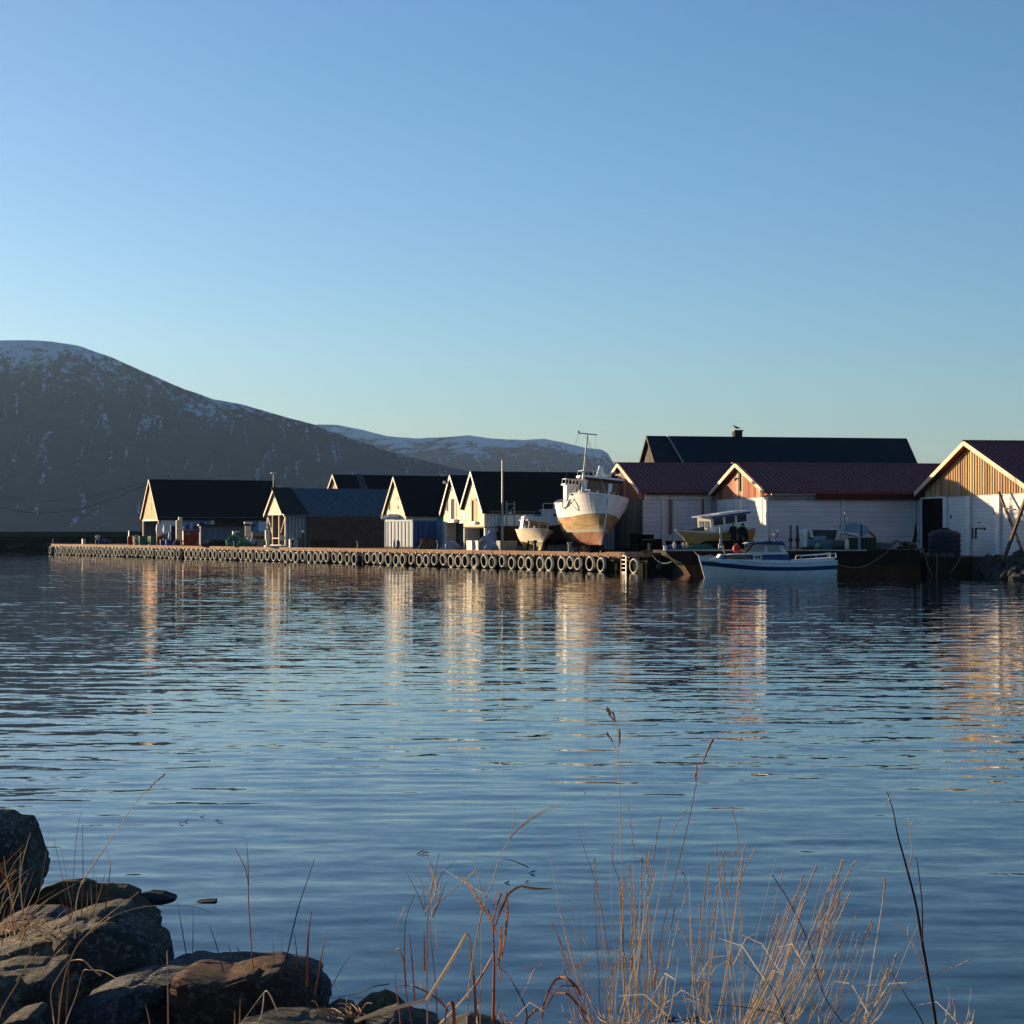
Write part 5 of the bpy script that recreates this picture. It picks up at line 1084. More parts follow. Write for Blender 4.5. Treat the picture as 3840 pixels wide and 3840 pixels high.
# lumpy net piles
def heap(name, label, cat, px, py1, off, wx_, wy_, hz, m, seed, lean=0, lines=None, z0=None):
    Y = quayY(px)+off if off is not None else z0[1]; zb = 1.35 if z0 is None else z0[0]
    t = thing(name, label, cat, (X(px,Y), Y, zb)); bm = bmesh.new(); bmesh.ops.create_icosphere(bm, subdivisions=4, radius=1)
    for v in bm.verts:
        c = v.co.copy(); n1 = noise.fractal(c*1.6+Vector((seed,0,0)), .8, 2, 4); n2 = abs(noise.noise(c*5+Vector((0,seed,0))))
        q = Vector((c.x*wx_/2, c.y*wy_/2, max(c.z, -.1)*hz))*(1+.28*n1+.12*n2); q.x += lean*q.z; v.co = q
    me = bpy.data.meshes.new('netting'); bm.to_mesh(me); bm.free(); me.materials.append(m); plink('netting', me, t)
    if lines:
        rn = random.Random(seed)
        for k in range(lines[0]):
            a0 = rn.uniform(-.4,.4); pts = []
            for i in range(9):
                u = -1+i/4.0; c = Vector((u*.95*math.cos(a0), -.75, max(0,1-u*u)**.5*.92)).normalized()
                n1 = noise.fractal(c*1.6+Vector((seed,0,0)), .8, 2, 4); n2 = abs(noise.noise(c*5+Vector((0,seed,0))))
                q = Vector((c.x*wx_/2*.98+k*.12, c.y*wy_/2, c.z*hz))*(1.02+.28*n1+.12*n2); q.x += lean*q.z; pts.append(q)
            MB().tube(pts, .04, 4).build('float_line', lines[1], t)
    return t
heap('net_heap', 'large round heap of green netting below the cream tank', 'nets', 885, 2042, 3.2, 2.3, 1.6, 1.25, M['netgreen'], 3, 0, (3, M['palegreen']))
heap('net_heap', 'low heap of green netting right of the large one', 'nets', 922, 2044, 2.2, 1.9, 1.2, .62, M['netgreen'], 8, 0, (1, M['palegreen']))
heap('gear_heap', 'flat dark heap of ropes and gear left of the green nets', 'gear', 815, 2042, 3.0, 3.2, 1.2, .62, M['netdark'], 12)
t = thing('fender', 'small pale upright fender left of the dark gear heap', 'fender', qp(763, .7, 1.36)); MB().lathe([(0,0),(.09,.03),(.11,.3),(.07,.42),(0,.46)], 8).build('body', M['plastic'], t, smooth=True)
t = thing('hook_post', 'pinkish bent pipe standing in the dark gear heap', 'pipe', qp(815, 2.0, 1.36)); MB().tube([(0,0,0),(0,0,.75),(.08,0,.92),(.25,0,.9)], .05, 6).build('pipe', mat('pink_pipe', (.5,.28,.2), .6), t)
t = thing('float_drum', 'cream tank lying on top of the large green net heap', 'tank', (X(888,quayY(888)+3.4), quayY(888)+3.4, 2.62), (0,0,R(15))); MB().box(-.42,.25,-.2,.25,-.1,.25).build('tank', M['plastic'], t); MB().box(.25,.95,-.2,.25,-.2,.15).build('tan_box', M['wood'], t)
t = thing('winch_frame', 'cream winch drum in an upright steel frame beside the green nets', 'winch', (X(930,quayY(930)+2.6), quayY(930)+2.6, 1.36), (0,0,R(18)))
for x in (-.32,.32): MB().box(x-.03,x+.03,-.05,.05,0,2.35).build('frame_post', M['dkgrey'], t)
MB().box(-.38,.38,-.12,.12,2.25,2.42).build('frame_top', M['plastic'], t); MB().box(-.26,.26,-.2,.2,1.0,2.0).build('drum_box', M['cream'], t); MB().ball((0,-.1,.8), .17).build('float', M['plastic'], t); MB().ball((.02,-.1,.5), .12).build('float', M['cream'], t); MB().box(-.2,.2,-.12,.12,.0,.5).build('base', M['greyplastic'], t)
t, w_, d_, h_ = corner_box('crate_stack', 'broad stack of beige-grey boxes between the winch and the porch', 'boxes', 943, 945, 994, 1966, 2020, 7, M['greyplastic'])
for k in range(4): MB().box(.02,w_-.02,-.03,0,h_*k/4+.02,h_*(k+1)/4-.03).build('box_front', M['greyplastic'] if k % 2 else M['dkgrey'], t)
t, w_, d_, h_ = corner_box('crate', 'pale grey box low in front of the beige box stack', 'crate', 960, 964, 992, 2018, 2042, 4, M['greyplastic'])
sack('pale blue-grey sack right of the low green nets', 948, 2020, 2042, 16, 3.2, M['bluesack'])
# fuel pump platform in front of the porch house
Yp = quayY(1035)+1.2
t = thing('fuel_platform', 'low cream platform at the quay edge in front of the open porch', 'platform', (X(1035,Yp), Yp, 1.36), (0,0,R(18)))
for k in range(4): MB().box(-1.05+k*.56,-.55+k*.56,-.3,.5,0,.16).build('slab', M['cream'], t)
t = thing('fuel_pump', 'cream fuel pump cabinet with narrow foot, left on the platform', 'pump', (X(1003,Yp-.5), Yp-.5, 1.5), (0,0,R(18))); MB().box(-.2,.2,-.2,.2,.55,1.45).build('cabinet', M['cream'], t); MB().taper(-.14,.16,-.15,.15,0,.55,.05).build('foot', M['cream'], t); MB().box(.2,.28,-.1,.05,.7,1.2).build('nozzle', M['redc'], t); MB().ball((.25,-.1,1.4), .09).build('lamp', M['plastic'], t)
t = thing('round_meter', 'round pale green-yellow meter on a post, right on the platform', 'meter', (X(1059,Yp-.3), Yp-.3, 1.5)); MB().box(-.07,.07,-.07,.07,0,.5).build('post', M['galv'], t); MB().lathe([(0,-.12),(.24,-.12),(.26,0),(.24,.12),(0,.12)], 16, 'Y', (0,0,.72)).build('dial', mat('pale_yellow_green', (.62,.66,.42), .5), t, smooth=True)
t, w_, d_, h_ = corner_box('wire_crate', 'white mesh crate right of the round meter', 'crate', 1084, 1087, 1116, 2012, 2042, 2.4, M['bluesack']); mb = MB()
for k in range(7): mb.bar((w_*k/6,-.03,0),(w_*k/6,-.03,h_),.03)
for k in range(4): mb.bar((0,-.03,h_*k/3),(w_,-.03,h_*k/3),.03)
mb.build('mesh_bar', M['plastic'], t, kind='stuff')
t, w_, d_, h_ = corner_box('crate_stack', 'tan rounded stack by the pale boarded wall, with a white lid leaning on it', 'boxes', 1096, 1098, 1132, 1986, 2020, 4.5, M['wood']); MB().prism([(-.35,-.3,h_*.9),(.1,-.3,h_*.95),(.15,-.3,h_*.45),(-.05,-.3,h_*.55)], (0,.06,0)).build('white_lid', M['plastic'], t)
t = thing('water_post', 'dark post with a small round lamp in front of the pale boarded wall', 'lamp', (X(1137,quayY(1137)+3), quayY(1137)+3, 1.36)); MB().box(-.06,.06,-.06,.06,0,1.35).build('post', M['darkmetal'], t); MB().ball((0,0,1.45), .12).build('globe', M['plastic'], t)
t = thing('mesh_fence', 'low rusty mesh frame in front of the dark brown wall', 'frame', (X(1160,quayY(1200)+1.5), quayY(1200)+2.2, 1.36), (0,0,R(12))); Lf = 2.4
mb = MB()
for k in range(7): mb.bar((Lf*k/6,0,0),(Lf*k/6,0,.7),.035)
for z in (.02,.68): mb.bar((0,0,z),(Lf,0,z),.035)
mb.build('frame_bar', M['rust'], t, kind='stuff'); MB().box(0,Lf,.02,.04,.03,.66).build('mesh_sheet', M['netdark'], t)
t = thing('fender', 'tall white pointed fender standing left of the open container', 'fender', qp(1441, .9, 1.36)); MB().lathe([(0,0),(.08,.03),(.13,.3),(.12,.5),(.05,.72),(0,.76)], 10).build('body', M['plastic'], t, smooth=True)
# 20 ft container
cside = mat('shaded_container_blue', (.075,.20,.40), .6, (.055,.15,.30), 1.5, stretch=(1,1,.3)); gx = .472; t, w_, d_, h_ = corner_box('container', 'weathered blue shipping container, pale corrugated side and dark blue doors', 'container', 1443, 1551, 1641, 1945, 2054, 2.6, cside, gx=gx)  # side colour darkened and blued to stand in for shade
n = 8
for k in range(n): MB().box(-.07, 0, d_*(k+.2)/n, d_*(k+.62)/n, .18, h_-.15).build('side_rib', cside, t)
MB().box(-.03,-.001,.05,d_-.05,.18,h_-.15).build('side_panel', M['dkblue'], t)
for y in (0.02, d_-.1): MB().box(-.09,.04,y-.02,y+.1,0,h_).build('corner_post', M['ltblue'], t)
MB().box(-.09,.02,0,d_,h_-.13,h_+.02).build('top_rail', M['ltblue'], t); MB().box(-.09,.02,0,d_,0,.16).build('bottom_rail', M['rust'], t)
for k in range(2):
    dr = MB().box(w_*(.03+.48*k), w_*(.48+.48*k), -.06, 0, .15, h_-.08).build('door', M['blue'], t)
    for q in (.15, .33): x = w_*(.03+.48*k+q); MB().tube([(x,-.09,.15),(x,-.09,h_-.1)], .025, 5).build('lock_rod', M['dkblue'], dr)
heap('tarpaulin', 'white tarpaulin heap lying on the container roof', 'tarpaulin', 1480, 0, None, 2.3, 1.6, .42, M['sack'], 17, z0=(Z(1946,172.5), 173.6))
# leaning pallets
Yq_ = quayY(1600)+1.6; t = thing('pallet_stack', 'leaning stack of brown pallets in front of the blue doors', 'pallets', (X(1602,Yq_), Yq_, 1.36), (R(-8),R(0),R(14)))
for k in range(5): MB().prism([(-.75,.1*k,0),(.62,.1*k,0),(.72,.1*k,.85-.03*k),(-.1,.1*k,1.15-.04*k)], (0,.07,0)).build('pallet', M['wood'] if k % 2 else M['netdark'], t)
mb = MB(); rn = random.Random(6)
for k in range(10): mb.box(-.55+k*.12,-.49+k*.12,-.04,-.0,.02,.75+rn.uniform(-.1,.1))
mb.build('slat', M['wood'], t, kind='stuff')
heap('tarpaulin', 'grey sheet over a heap below the left twin gable', 'tarpaulin', 1690, 2057, 2.0, 1.5, 1.0, .62, M['bluesack'], 23)
# tubs in front of the twin gables
def wtub(label, px0, pxc, px1, py0, py1, off, m): return tub(label, px0, pxc, px1, py0, py1, off, m)
wtub('cream tub left of the bright pair below the right twin gable', 1748, 1770, 1774, 2023, 2058, 1.0, M['plastic'])
wtub('cream tub right of the bright pair below the right twin gable', 1775, 1793, 1800, 2023, 2058, 1.1, M['plastic'])
wtub('grey tub right of the bright cream pair', 1800, 1802, 1842, 2022, 2058, 1.4, M['greyplastic'])
wtub('big pale tub with a sunlit end left of the small white boat', 1861, 1876, 1938, 2026, 2062, 1.0, M['greyplastic'])
heap('tarpaulin', 'pale blue plastic sheeting bunched behind the grey tub', 'sheeting', 1838, 2030, 3.2, 1.5, .9, 1.25, M['bluesack'], 29)
heap('tarpaulin', 'pale sheet heap between the grey tub and the big pale tub', 'sheeting', 1846, 2058, 1.2, 1.0, .7, .55, M['bluesack'], 33)
# lamp post
Yl = 155.6; t = thing('lamp_post', 'tall grey lamp post with a flat head rising before the black roof', 'lamp', (X(1884,Yl), Yl, 1.34)); zt_ = Z(1722,Yl)-1.34
MB().tube([(0,0,0),(0,0,zt_)], [.09,.05], 8).build('post', M['galv'], t, smooth=True); MB().box(-.36,.28,-.16,.16,zt_-.04,zt_+.14).build('lamp_head', M['barge'], t); MB().bar((0,0,zt_-.25),(.12,0,zt_),.05).build('bracket', M['galv'], t)
# antenna on leftmost house
t = thing('aerial', 'small reddish aerial on the ridge of the leftmost house', 'aerial', (X(634,236.5), 236.5, 8.8)); MB().tube([(0,0,0),(0,0,.35),(-.2,0,.62)], .05, 5).build('mast', M['darkmetal'], t); MB().box(-.55,-.15,-.05,.05,.58,.75).build('plate', mat('pinkish_plate', (.6,.35,.25), .6), t)
# cables
for y0, y1, s_, nm in ((1822,1806,3.2,'upper thin black cable running left from the leftmost house'),(1836,1818,3.6,'lower thicker black cable running left from the leftmost house')):
    a = P(-260, y0-40, 240); b_ = P(552, y1, 234); o = MB().tube(sag(a, b_, s_ if nm[0] == 'l' else 2.6, 24), .035 if nm[0] == 'l' else .022, 4).build('cable', M['rubberdark']); tag(o, nm, 'cable')
# things under and beside the first shed
for px0, px1, py, lab in ((2362,2398,2000,'tall black crate stack left of the doors of the first shed'),(2400,2450,2003,'black crate stack in front of the first shed doors'),(2452,2480,2020,'low black crate right of the stacks by the first shed')):
    Y = 147.5; t = thing('black_crates', lab, 'crates', (X((px0+px1)/2,Y), Y, 1.4)); wv = (px1-px0)*Y/F/2; hh = Z(py,Y)-1.4
    for k in range(3): MB().box(-wv,wv,-.5,.5,hh*k/3+.01,hh*(k+1)/3-.02).build('crate', M['nearblack'], t)
heap('net_heap', 'blue netting with pale floats on the left end of the barge', 'nets', 2530, 0, None, 1.25, 1.0, .42, M['netblue'], 41, z0=(1.55,127.2))
heap('net_heap', 'green netting heap on the barge under the landed clinker boat bow', 'nets', 2620, 0, None, 1.9, 1.0, .36, M['netgreen'], 43, z0=(1.55,127.4))
for px, py, rr, lab in ((2529,2045,.2,'pale oval float left on the blue netting of the barge'),(2562,2045,.16,'pale oval float right on the blue netting of the barge'),(2575,2042,.12,'small cream float between the blue and green netting')):
    t = thing('net_float', lab, 'float', P(px,py,126.6)); MB().ball((0,0,0), (rr*.5,rr*.5,rr*1.3), 10).build('float', M['cream'], t, smooth=True)
t = thing('barge_bollard', 'pale cleat on the left corner of the barge', 'cleat', P(2494,2064,126.2)); MB().lathe([(0,0),(.1,0),(.09,.2),(.13,.24),(.1,.3),(0,.3)], 8).build('cleat', M['plastic'], t)
t = thing('hanging_buoy', 'pale grey round fender hanging in the dark gap beside the quay', 'buoy', P(2472,2124,133.6)); MB().ball((0,0,0), .21, 14).build('ball', M['dkgrey'], t, smooth=True); MB().tube([(0,0,.2),(0,.1,1.0)], .015, 4).build('line', M['ropeblue'], t)
MB().box(9.2,10.6,134.2,134.5,-.6,1.15).build('dark_piles_gap', M['nearblack'])
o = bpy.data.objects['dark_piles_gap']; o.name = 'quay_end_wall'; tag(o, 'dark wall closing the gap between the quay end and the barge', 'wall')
# posts and gear on the pier by the long wall
for px, y0, Y, m, lab in ((2965,1968,131.5,M['wood'],'pale wooden post by the long wall behind the cruiser stern'),(2990,1970,131.5,M['rust'],'rusty dark post right of the pale one by the long wall'),(3223,1964,127.3,M['ltblue'],'pale blue post on the barge edge in front of the speedboat')):
    t = thing('upright_post', lab, 'post', (X(px,Y), Y, 1.55)); MB().box(-.06,.06,-.06,.06,0,Z(y0,Y)-1.55).build('post', m, t)
    if px < 3000: MB().box(-.12,.12,-.1,.1,.55,.75).build('bracket', M['rust'], t)
for px0, px1, lab in ((3178,3214,'left black net crate in front of the speedboat'),(3226,3285,'right black net crate with a rusty edge in front of the speedboat')):
    Y = 128.6; t = thing('net_crate', lab, 'crate', (X(px0,Y), Y, 1.6)); wv = (px1-px0)*Y/F; hh = Z(2016,Y)-1.6; MB().box(0,wv,0,1.0,0,hh).build('body', M['netdark'], t); MB().box(-.03,wv+.03,-.04,0,hh-.1,hh).build('rim', M['rust'], t)
    mb = MB()
    for k in range(5): mb.bar((wv*k/4,-.03,0),(wv*k/4,-.03,hh),.04)
    mb.build('bar', M['netgreen'], t, kind='stuff')
t = thing('pale_bag', 'cream bag at the left end of the black net crates', 'bag', (X(3176,128.6), 128.6, 1.6)); MB().lathe([(0,0),(.12,.02),(.14,.3),(.11,.6),(.05,.72),(0,.72)], 10).build('bag', M['cream'], t, smooth=True)
heap('net_heap', 'small green net on the barge edge below the speedboat', 'nets', 3086, 0, None, 1.05, .7, .30, M['netgreen'], 51, z0=(1.6,127.6)); t = thing('net_float', 'pale green oval float at the left end of the small green net', 'float', P(3065,2047,127.3)); MB().ball((0,0,0), (.13,.12,.17), 10).build('float', mat('pale_green_float', (.30,.42,.28), .6), t, smooth=True)
heap('gear_heap', 'tangled hoses and scrap heap at the right end of the barge', 'gear', 3405, 0, None, 1.1, .8, .42, M['netdark'], 57, z0=(1.68,127.5)); rn = random.Random(77)
t = thing('pipe_tangle', 'pale pipes and sticks tangled on the scrap heap right of the speedboat', 'pipes', (X(3395,127.0), 127.0, 1.9))
for k in range(9):
    a = Vector((rn.uniform(-.9,.5), 0, rn.uniform(-.1,.15))); MB().tube([a, a+Vector((.2,-.05,rn.uniform(.1,.3))), a+Vector((.45,-.05,rn.uniform(-.15,.1)))], .03, 5).build('pipe', [M['galv'], M['wood'], M['rubberdark']][k % 3], t)
t = thing('driftwood', 'dark twisted branch leaning upright against the long wall corner', 'branch', (X(3415,130), 130, 1.6)); MB().tube([(0,0,0),(.25,0,.6),(.32,0,1.0),(.30,0,1.35),(.36,0,1.75)], [.16,.12,.10,.06,.02], 7).build('stem', M['nearblack'], t); MB().tube([(.28,0,.8),(.42,0,.95)], [.06,.05], 5).build('knot', M['nearblack'], t)
# ------------------------------------------------------------ people by the landed boat
def person(label, loc, rz, top, bot, hairm, bend=0.0, h=1.0):
    t = thing('person', label, 'person', loc, (0,0,rz)); V = []; E = []; Rr = []
    def v(p, r): V.append(p); Rr.append(r); return len(V)-1
    def e(a, b): E.append((a, b))
    b = bend; pel = v((0,0,.95), .15); wa = v((.0+b*.1,0,1.12), .135); chh = v((b*.28,0,1.36-b*.08), .165); nk = v((b*.42,0,1.50-b*.14), .07)
    e(pel, wa); e(wa, chh); e(chh, nk)
    for s_ in (-1, 1):
        hp = v((0,s_*.10,.88), .105); kn = v((.05*s_,s_*.12,.50), .075); an = v((-.02+.06*s_,s_*.13,.10), .055); to = v((.14+.06*s_,s_*.15,.04), .045); e(pel, hp); e(hp, kn); e(kn, an); e(an, to)
        sh = v((b*.34,s_*.19,1.42-b*.10), .075); el = v((b*.38+.05,s_*.25,1.13-b*.06), .052); wr = v((b*.45+.20,s_*.19,.96), .038); e(chh, sh); e(sh, el); e(el, wr)
    me = bpy.data.meshes.new('body'); me.from_pydata(V, E, []); o = bpy.data.objects.new('body', me); COL.objects.link(o); o.parent = t
    sk = o.modifiers.new('skin', 'SKIN'); sk.use_smooth_shade = True
    for i, r in enumerate(Rr): me.skin_vertices[0].data[i].radius = (r, r)
    me.skin_vertices[0].data[0].use_root = True
    ss = o.modifiers.new('sub', 'SUBSURF'); ss.levels = 2; ss.render_levels = 2; me.materials.append(top)
    hx_ = b*.50; hz = 1.63-b*.18
    bm = bmesh.new(); bmesh.ops.create_icosphere(bm, subdivisions=3, radius=1)
    for w_ in bm.verts:
        c = w_.co; k = 1-.22*max(0, -c.z); q = Vector((c.x*.098*k, c.y*.078*k, c.z*.122))
        if c.x > .85 and abs(c.y) < .25 and -.35 < c.z < .15: q.x += .022
        if c.x > .8 and .1 < abs(c.y) < .5 and .05 < c.z < .3: q.x -= .010
        if c.x > .8 and abs(c.y) < .35 and -.6 < c.z < -.5: q.x -= .008
        if abs(c.y) > .93 and abs(c.x) < .3: q.y *= 1.16
        w_.co = q+Vector((hx_, 0, hz))
    mh = bpy.data.meshes.new('head'); bm.to_mesh(mh); bm.free(); mh.materials.append(M['skin']); 
    for p_ in mh.polygons: p_.use_smooth = True
    plink('head', mh, t)
    MB().ball((hx_-.012,0,hz+.028), (.108,.088,.112), 12).build('hair', hairm, t, smooth=True)
    for s_ in (-1, 1):
        wr = Vector((b*.45+.20, s_*.19, .96)); hd = MB(); hd.ball(wr+Vector((.03,0,-.05)), (.022,.040,.052), 8)
        for k in range(4): hd.tube([wr+Vector((.035,-.028+.019*k,-.09)), wr+Vector((.045,-.03+.02*k,-.125)), wr+Vector((.03,-.03+.02*k,-.155+.008*abs(k-1.5)))], [.010,.009,.007], 5)
        hd.tube([wr+Vector((.04,-s_*.035,-.04)), wr+Vector((.06,-s_*.055,-.07)), wr+Vector((.065,-s_*.055,-.095))], [.011,.010,.008], 5); hd.build('hand', M['skin'], t, smooth=True)
        MB().prism([(-.09+.06*s_,s_*.14-.05,0),(.20+.06*s_,s_*.15-.045,0),(.20+.06*s_,s_*.15+.045,.05),(-.09+.06*s_,s_*.14-.05,.11)], (0,.09,0)).build('boot', M['rubberdark'], t)
    t.scale = (h,h,h); return t
person('fair-haired person in black workwear standing at the stern of the landed boat', (X(2752,131.6),131.6,1.52), R(120), M['cloth'], M['cloth'], M['hair'], .15, 1.05)
person('person in dark overalls bending slightly, right of the fair-haired one', (X(2799,132.2),132.2,1.52), R(200), M['cloth2'], M['cloth2'], M['netdark'], .5, 1.05)
t = thing('tarp_bundle', 'dark tied bundle standing between the two people', 'bundle', (X(2778,132.4),132.4,1.52)); MB().lathe([(0,0),(.20,.02),(.24,.4),(.16,.8),(.24,1.1),(.20,1.45),(0,1.55)], 12).build('bundle', M['netdark'], t, smooth=True); MB().bar((-.1,-.28,.1),(.22,-.25,1.2),.05).build('stick', M['wood'], t)

# ------------------------------------------------------------ near shore: bank, boulders
bank = MB(); gn = 60; vs = []
for j in range(40):
    for i in range(gn):
        x = -14+28*i/(gn-1); Y = .5+14.5*j/39; zb = .92-.02*max(0,Y-1)
        if Y > 4.5: zb -= (Y-4.5)*.21
        left = max(0, min(1, (-1.2-x)/1.5)); zb += left*.16*max(0, min(1, (Y-5)/2))*(1 if Y < 10 else max(0, 1-(Y-10)/2))
        zb += noise.fractal(Vector((x*1.3, Y*1.3, 0)), .8, 2, 4)*.07; vs.append((x, Y, zb))
bank.add(vs, [(j*gn+i, j*gn+i+1, (j+1)*gn+i+1, (j+1)*gn+i) for j in range(39) for i in range(gn-1)])
bank.build('shore_bank', mat('dark_gravel', (.05,.045,.035), .95, (.02,.02,.018), 14, bump=.8, bscale=40), kind='structure')
def granite(name, a, b_, speck, scale=26, moss=None):
    if name in MATS: return MATS[name]
    m = bpy.data.materials.new(name); m.use_nodes = True; N = m.node_tree.nodes; L = m.node_tree.links; bs = N['Principled BSDF']; bs.inputs['Roughness'].default_value = .88; bs.inputs['Specular IOR Level'].default_value = .10
    tc = N.new('ShaderNodeTexCoord')
    def nz(sc_, d, ro=.7):
        n = N.new('ShaderNodeTexNoise'); n.inputs['Scale'].default_value = sc_; n.inputs['Detail'].default_value = d; n.inputs['Roughness'].default_value = ro; L.new(tc.outputs['Object'], n.inputs['Vector']); return n
    n1 = nz(2.2, 6); n2 = nz(scale, 4, .8); r1 = N.new('ShaderNodeValToRGB'); r1.color_ramp.elements[0].position = .38; r1.color_ramp.elements[1].position = .62; r1.color_ramp.elements[0].color = (*a,1); r1.color_ramp.elements[1].color = (*b_,1); L.new(n1.outputs['Fac'], r1.inputs[0])
    r2 = N.new('ShaderNodeMapRange'); L.new(n2.outputs['Fac'], r2.inputs[0]); r2.inputs[1].default_value = .52; r2.inputs[2].default_value = .60
    mx = N.new('ShaderNodeMix'); mx.data_type = 'RGBA'; L.new(r2.outputs[0], mx.inputs[0]); L.new(r1.outputs[0], mx.inputs[6]); mx.inputs[7].default_value = (*speck,1); col = mx.outputs[2]
    if moss:
        n4 = nz(7, 8); r4 = N.new('ShaderNodeMapRange'); L.new(n4.outputs['Fac'], r4.inputs[0]); r4.inputs[1].default_value = .48; r4.inputs[2].default_value = .58
        m2 = N.new('ShaderNodeMix'); m2.data_type = 'RGBA'; L.new(r4.outputs[0], m2.inputs[0]); L.new(col, m2.inputs[6]); m2.inputs[7].default_value = (*moss,1); col = m2.outputs[2]
    L.new(col, bs.inputs['Base Color'])
    n3 = nz(9, 12, .8); bp = N.new('ShaderNodeBump'); bp.inputs['Strength'].default_value = 1.0; bp.inputs['Distance'].default_value = .2; L.new(n3.outputs['Fac'], bp.inputs['Height']); L.new(bp.outputs[0], bs.inputs['Normal'])
    MATS[name] = m; return m
G1 = granite('grey_granite', (.20,.185,.155), (.10,.094,.082), (.42,.39,.34)); G2 = granite('brown_red_rock', (.22,.115,.08), (.11,.07,.055), (.34,.22,.17), 18); G3 = granite('mossy_rock', (.14,.115,.08), (.07,.06,.045), (.22,.19,.13), 20, (.16,.15,.05)); G4 = granite('blue_grey_slab', (.20,.20,.205), (.10,.102,.11), (.36,.355,.35), 30); G5 = granite('pale_lichen_rock', (.22,.20,.16), (.10,.095,.085), (.34,.31,.26), 22)
def boulder(label, outline, Y, dep, m, seed, rough=.06, tilt=0.0, cat='rock'):
    dep *= .55; pts = [P(a, b_, Y) for a, b_ in outline]; c = sum(pts, Vector())/len(pts); poly = [(p.x-c.x, p.z-c.z) for p in pts]
    t = bpy.data.meshes.new('boulder'); bm = bmesh.new(); NT, NP = 170, 84
    def rad(th):
        dx, dz = math.cos(th), math.sin(th); best = .004
        for i in range(len(poly)):
            (x1, z1), (x2, z2) = poly[i], poly[(i+1) % len(poly)]; ex, ez = x2-x1, z2-z1; den = dx*ez-dz*ex
            if abs(den) < 1e-9: continue
            k = (x1*ez-z1*ex)/den; u = (x1*dz-z1*dx)/den
            if k > 0 and -1e-6 <= u <= 1+1e-6: best = max(best, k)
        return best
    rr = [rad(2*math.pi*i/NT)*1.01 for i in range(NT)]; rn = random.Random(seed)
    facets = [(Vector((rn.gauss(.1,.42), -abs(rn.gauss(0,1))-.8, rn.gauss(-.1,.40))).normalized(), rn.uniform(.72,.92)) for _ in range(12)]; R0 = sum(rr)/NT; rows = []
    for j in range(NP+1):
        u_ = 2*j/NP-1; ph = math.pi/2*math.copysign(1-(1-abs(u_))**2.0, u_); row = []
        for i in range(NT):
            th = 2*math.pi*i/NT; cp = max(math.cos(ph), 0)**.24; q = Vector((math.cos(th)*rr[i]*cp, math.sin(ph)*dep, math.sin(th)*rr[i]*cp)); q.y += tilt*q.z
            u = Vector((math.cos(th)*cp, math.sin(ph), math.sin(th)*cp))
            for n_, d_ in facets:
                k = u.dot(n_)
                if k > d_: u -= n_*(k-d_)*.8
            edge = abs(math.sin(ph))**.7 if math.cos(ph) > .0 else 1
            q2_ = Vector((u.x*rr[i], u.y*dep, u.z*rr[i])); q2_.y += tilt*q2_.z; q = q.lerp(q2_, min(1, edge*1.2))
            s1 = noise.fractal(q*2.4+Vector((seed,0,0)), .9, 2.1, 6); s2 = noise.fractal(q*9+Vector((0,seed,0)), .8, 2.1, 4); s3 = abs(noise.noise(q*4.5+Vector((0,0,seed)))); vd = noise.voronoi(Vector((q.x*1.1,q.y*1.1,q.z*1.9))*1.25/max(R0,.25)*.5+Vector((seed*3,0,0)))[0]; ck = 1-min(1, (vd[1]-vd[0])*9); q.y += dep*.11*noise.fractal(q*1.3/max(R0,.2)*.5+Vector((seed,5,0)), .9, 2, 4)-dep*.10*vd[0]; q += q.normalized()*(-.05*ck*min(1,R0*2))
            q = q*(1-rough*.4+rough*.8*s1)+q.normalized()*(rough*.40*s2-rough*.6*s3)*R0; row.append(bm.verts.new(q))
            if j in (0, NP): break
        rows.append(row)
    for j in range(NP):
        a, b2 = rows[j], rows[j+1]
        for i in range(NT):
            i2 = (i+1) % NT
            if len(a) == 1: bm.faces.new((a[0], b2[i], b2[i2]))
            elif len(b2) == 1: bm.faces.new((a[i], b2[0], a[i2]))
            else: bm.faces.new((a[i], b2[i], b2[i2], a[i2]))
    bmesh.ops.recalc_face_normals(bm, faces=bm.faces[:]); bm.to_mesh(t); bm.free(); t.materials.append(m)
    for p_ in t.polygons: p_.use_smooth = True
    try: t.set_sharp_from_angle(angle=R(38))
    except Exception: pass
    o = bpy.data.objects.new('boulder', t); COL.objects.link(o); o.location = c; o['label'] = label; o['category'] = cat; return o
boulder('tall grey boulder at the left edge, standing highest of the shore rocks', [(-140,3080),(-60,3045),(0,3054),(22,3070),(75,3074),(108,3115),(130,3205),(150,3268),(140,3330),(110,3400),(60,3460),(-140,3470)], 12.3, .95, G1, 1)
boulder('flat moss-covered slab left of the open water, behind the round boulder', [(60,3395),(110,3347),(200,3316),(270,3311),(345,3332),(450,3366),(525,3402),(575,3440),(606,3464),(585,3500),(500,3580),(200,3580),(60,3500)], 12.5, .8, G3, 2, .05)
boulder('dark low ledge at the waterline behind the mossy slab', [(300,3330),(400,3319),(475,3326),(528,3348),(520,3376),(400,3395),(310,3385)], 14.2, .45, G3, 3, .08)
boulder('thin dark rock tip breaking the water right of the ledge', [(522,3350),(560,3341),(615,3346),(668,3364),(650,3384),(540,3388)], 14.35, .3, stonedark, 4, .1)
boulder('smallest dark rock tip awash furthest out', [(735,3380),(765,3376),(815,3375),(800,3392),(750,3396)], 14.2, .2, stonedark, 5, .1)
boulder('big round speckled boulder in the left foreground', [(-90,3575),(0,3540),(130,3503),(200,3470),(300,3430),(390,3411),(455,3416),(520,3445),(575,3492),(604,3560),(618,3640),(600,3740),(450,3800),(100,3800),(-90,3760)], 9.8, 1.1, G1, 6, .045)
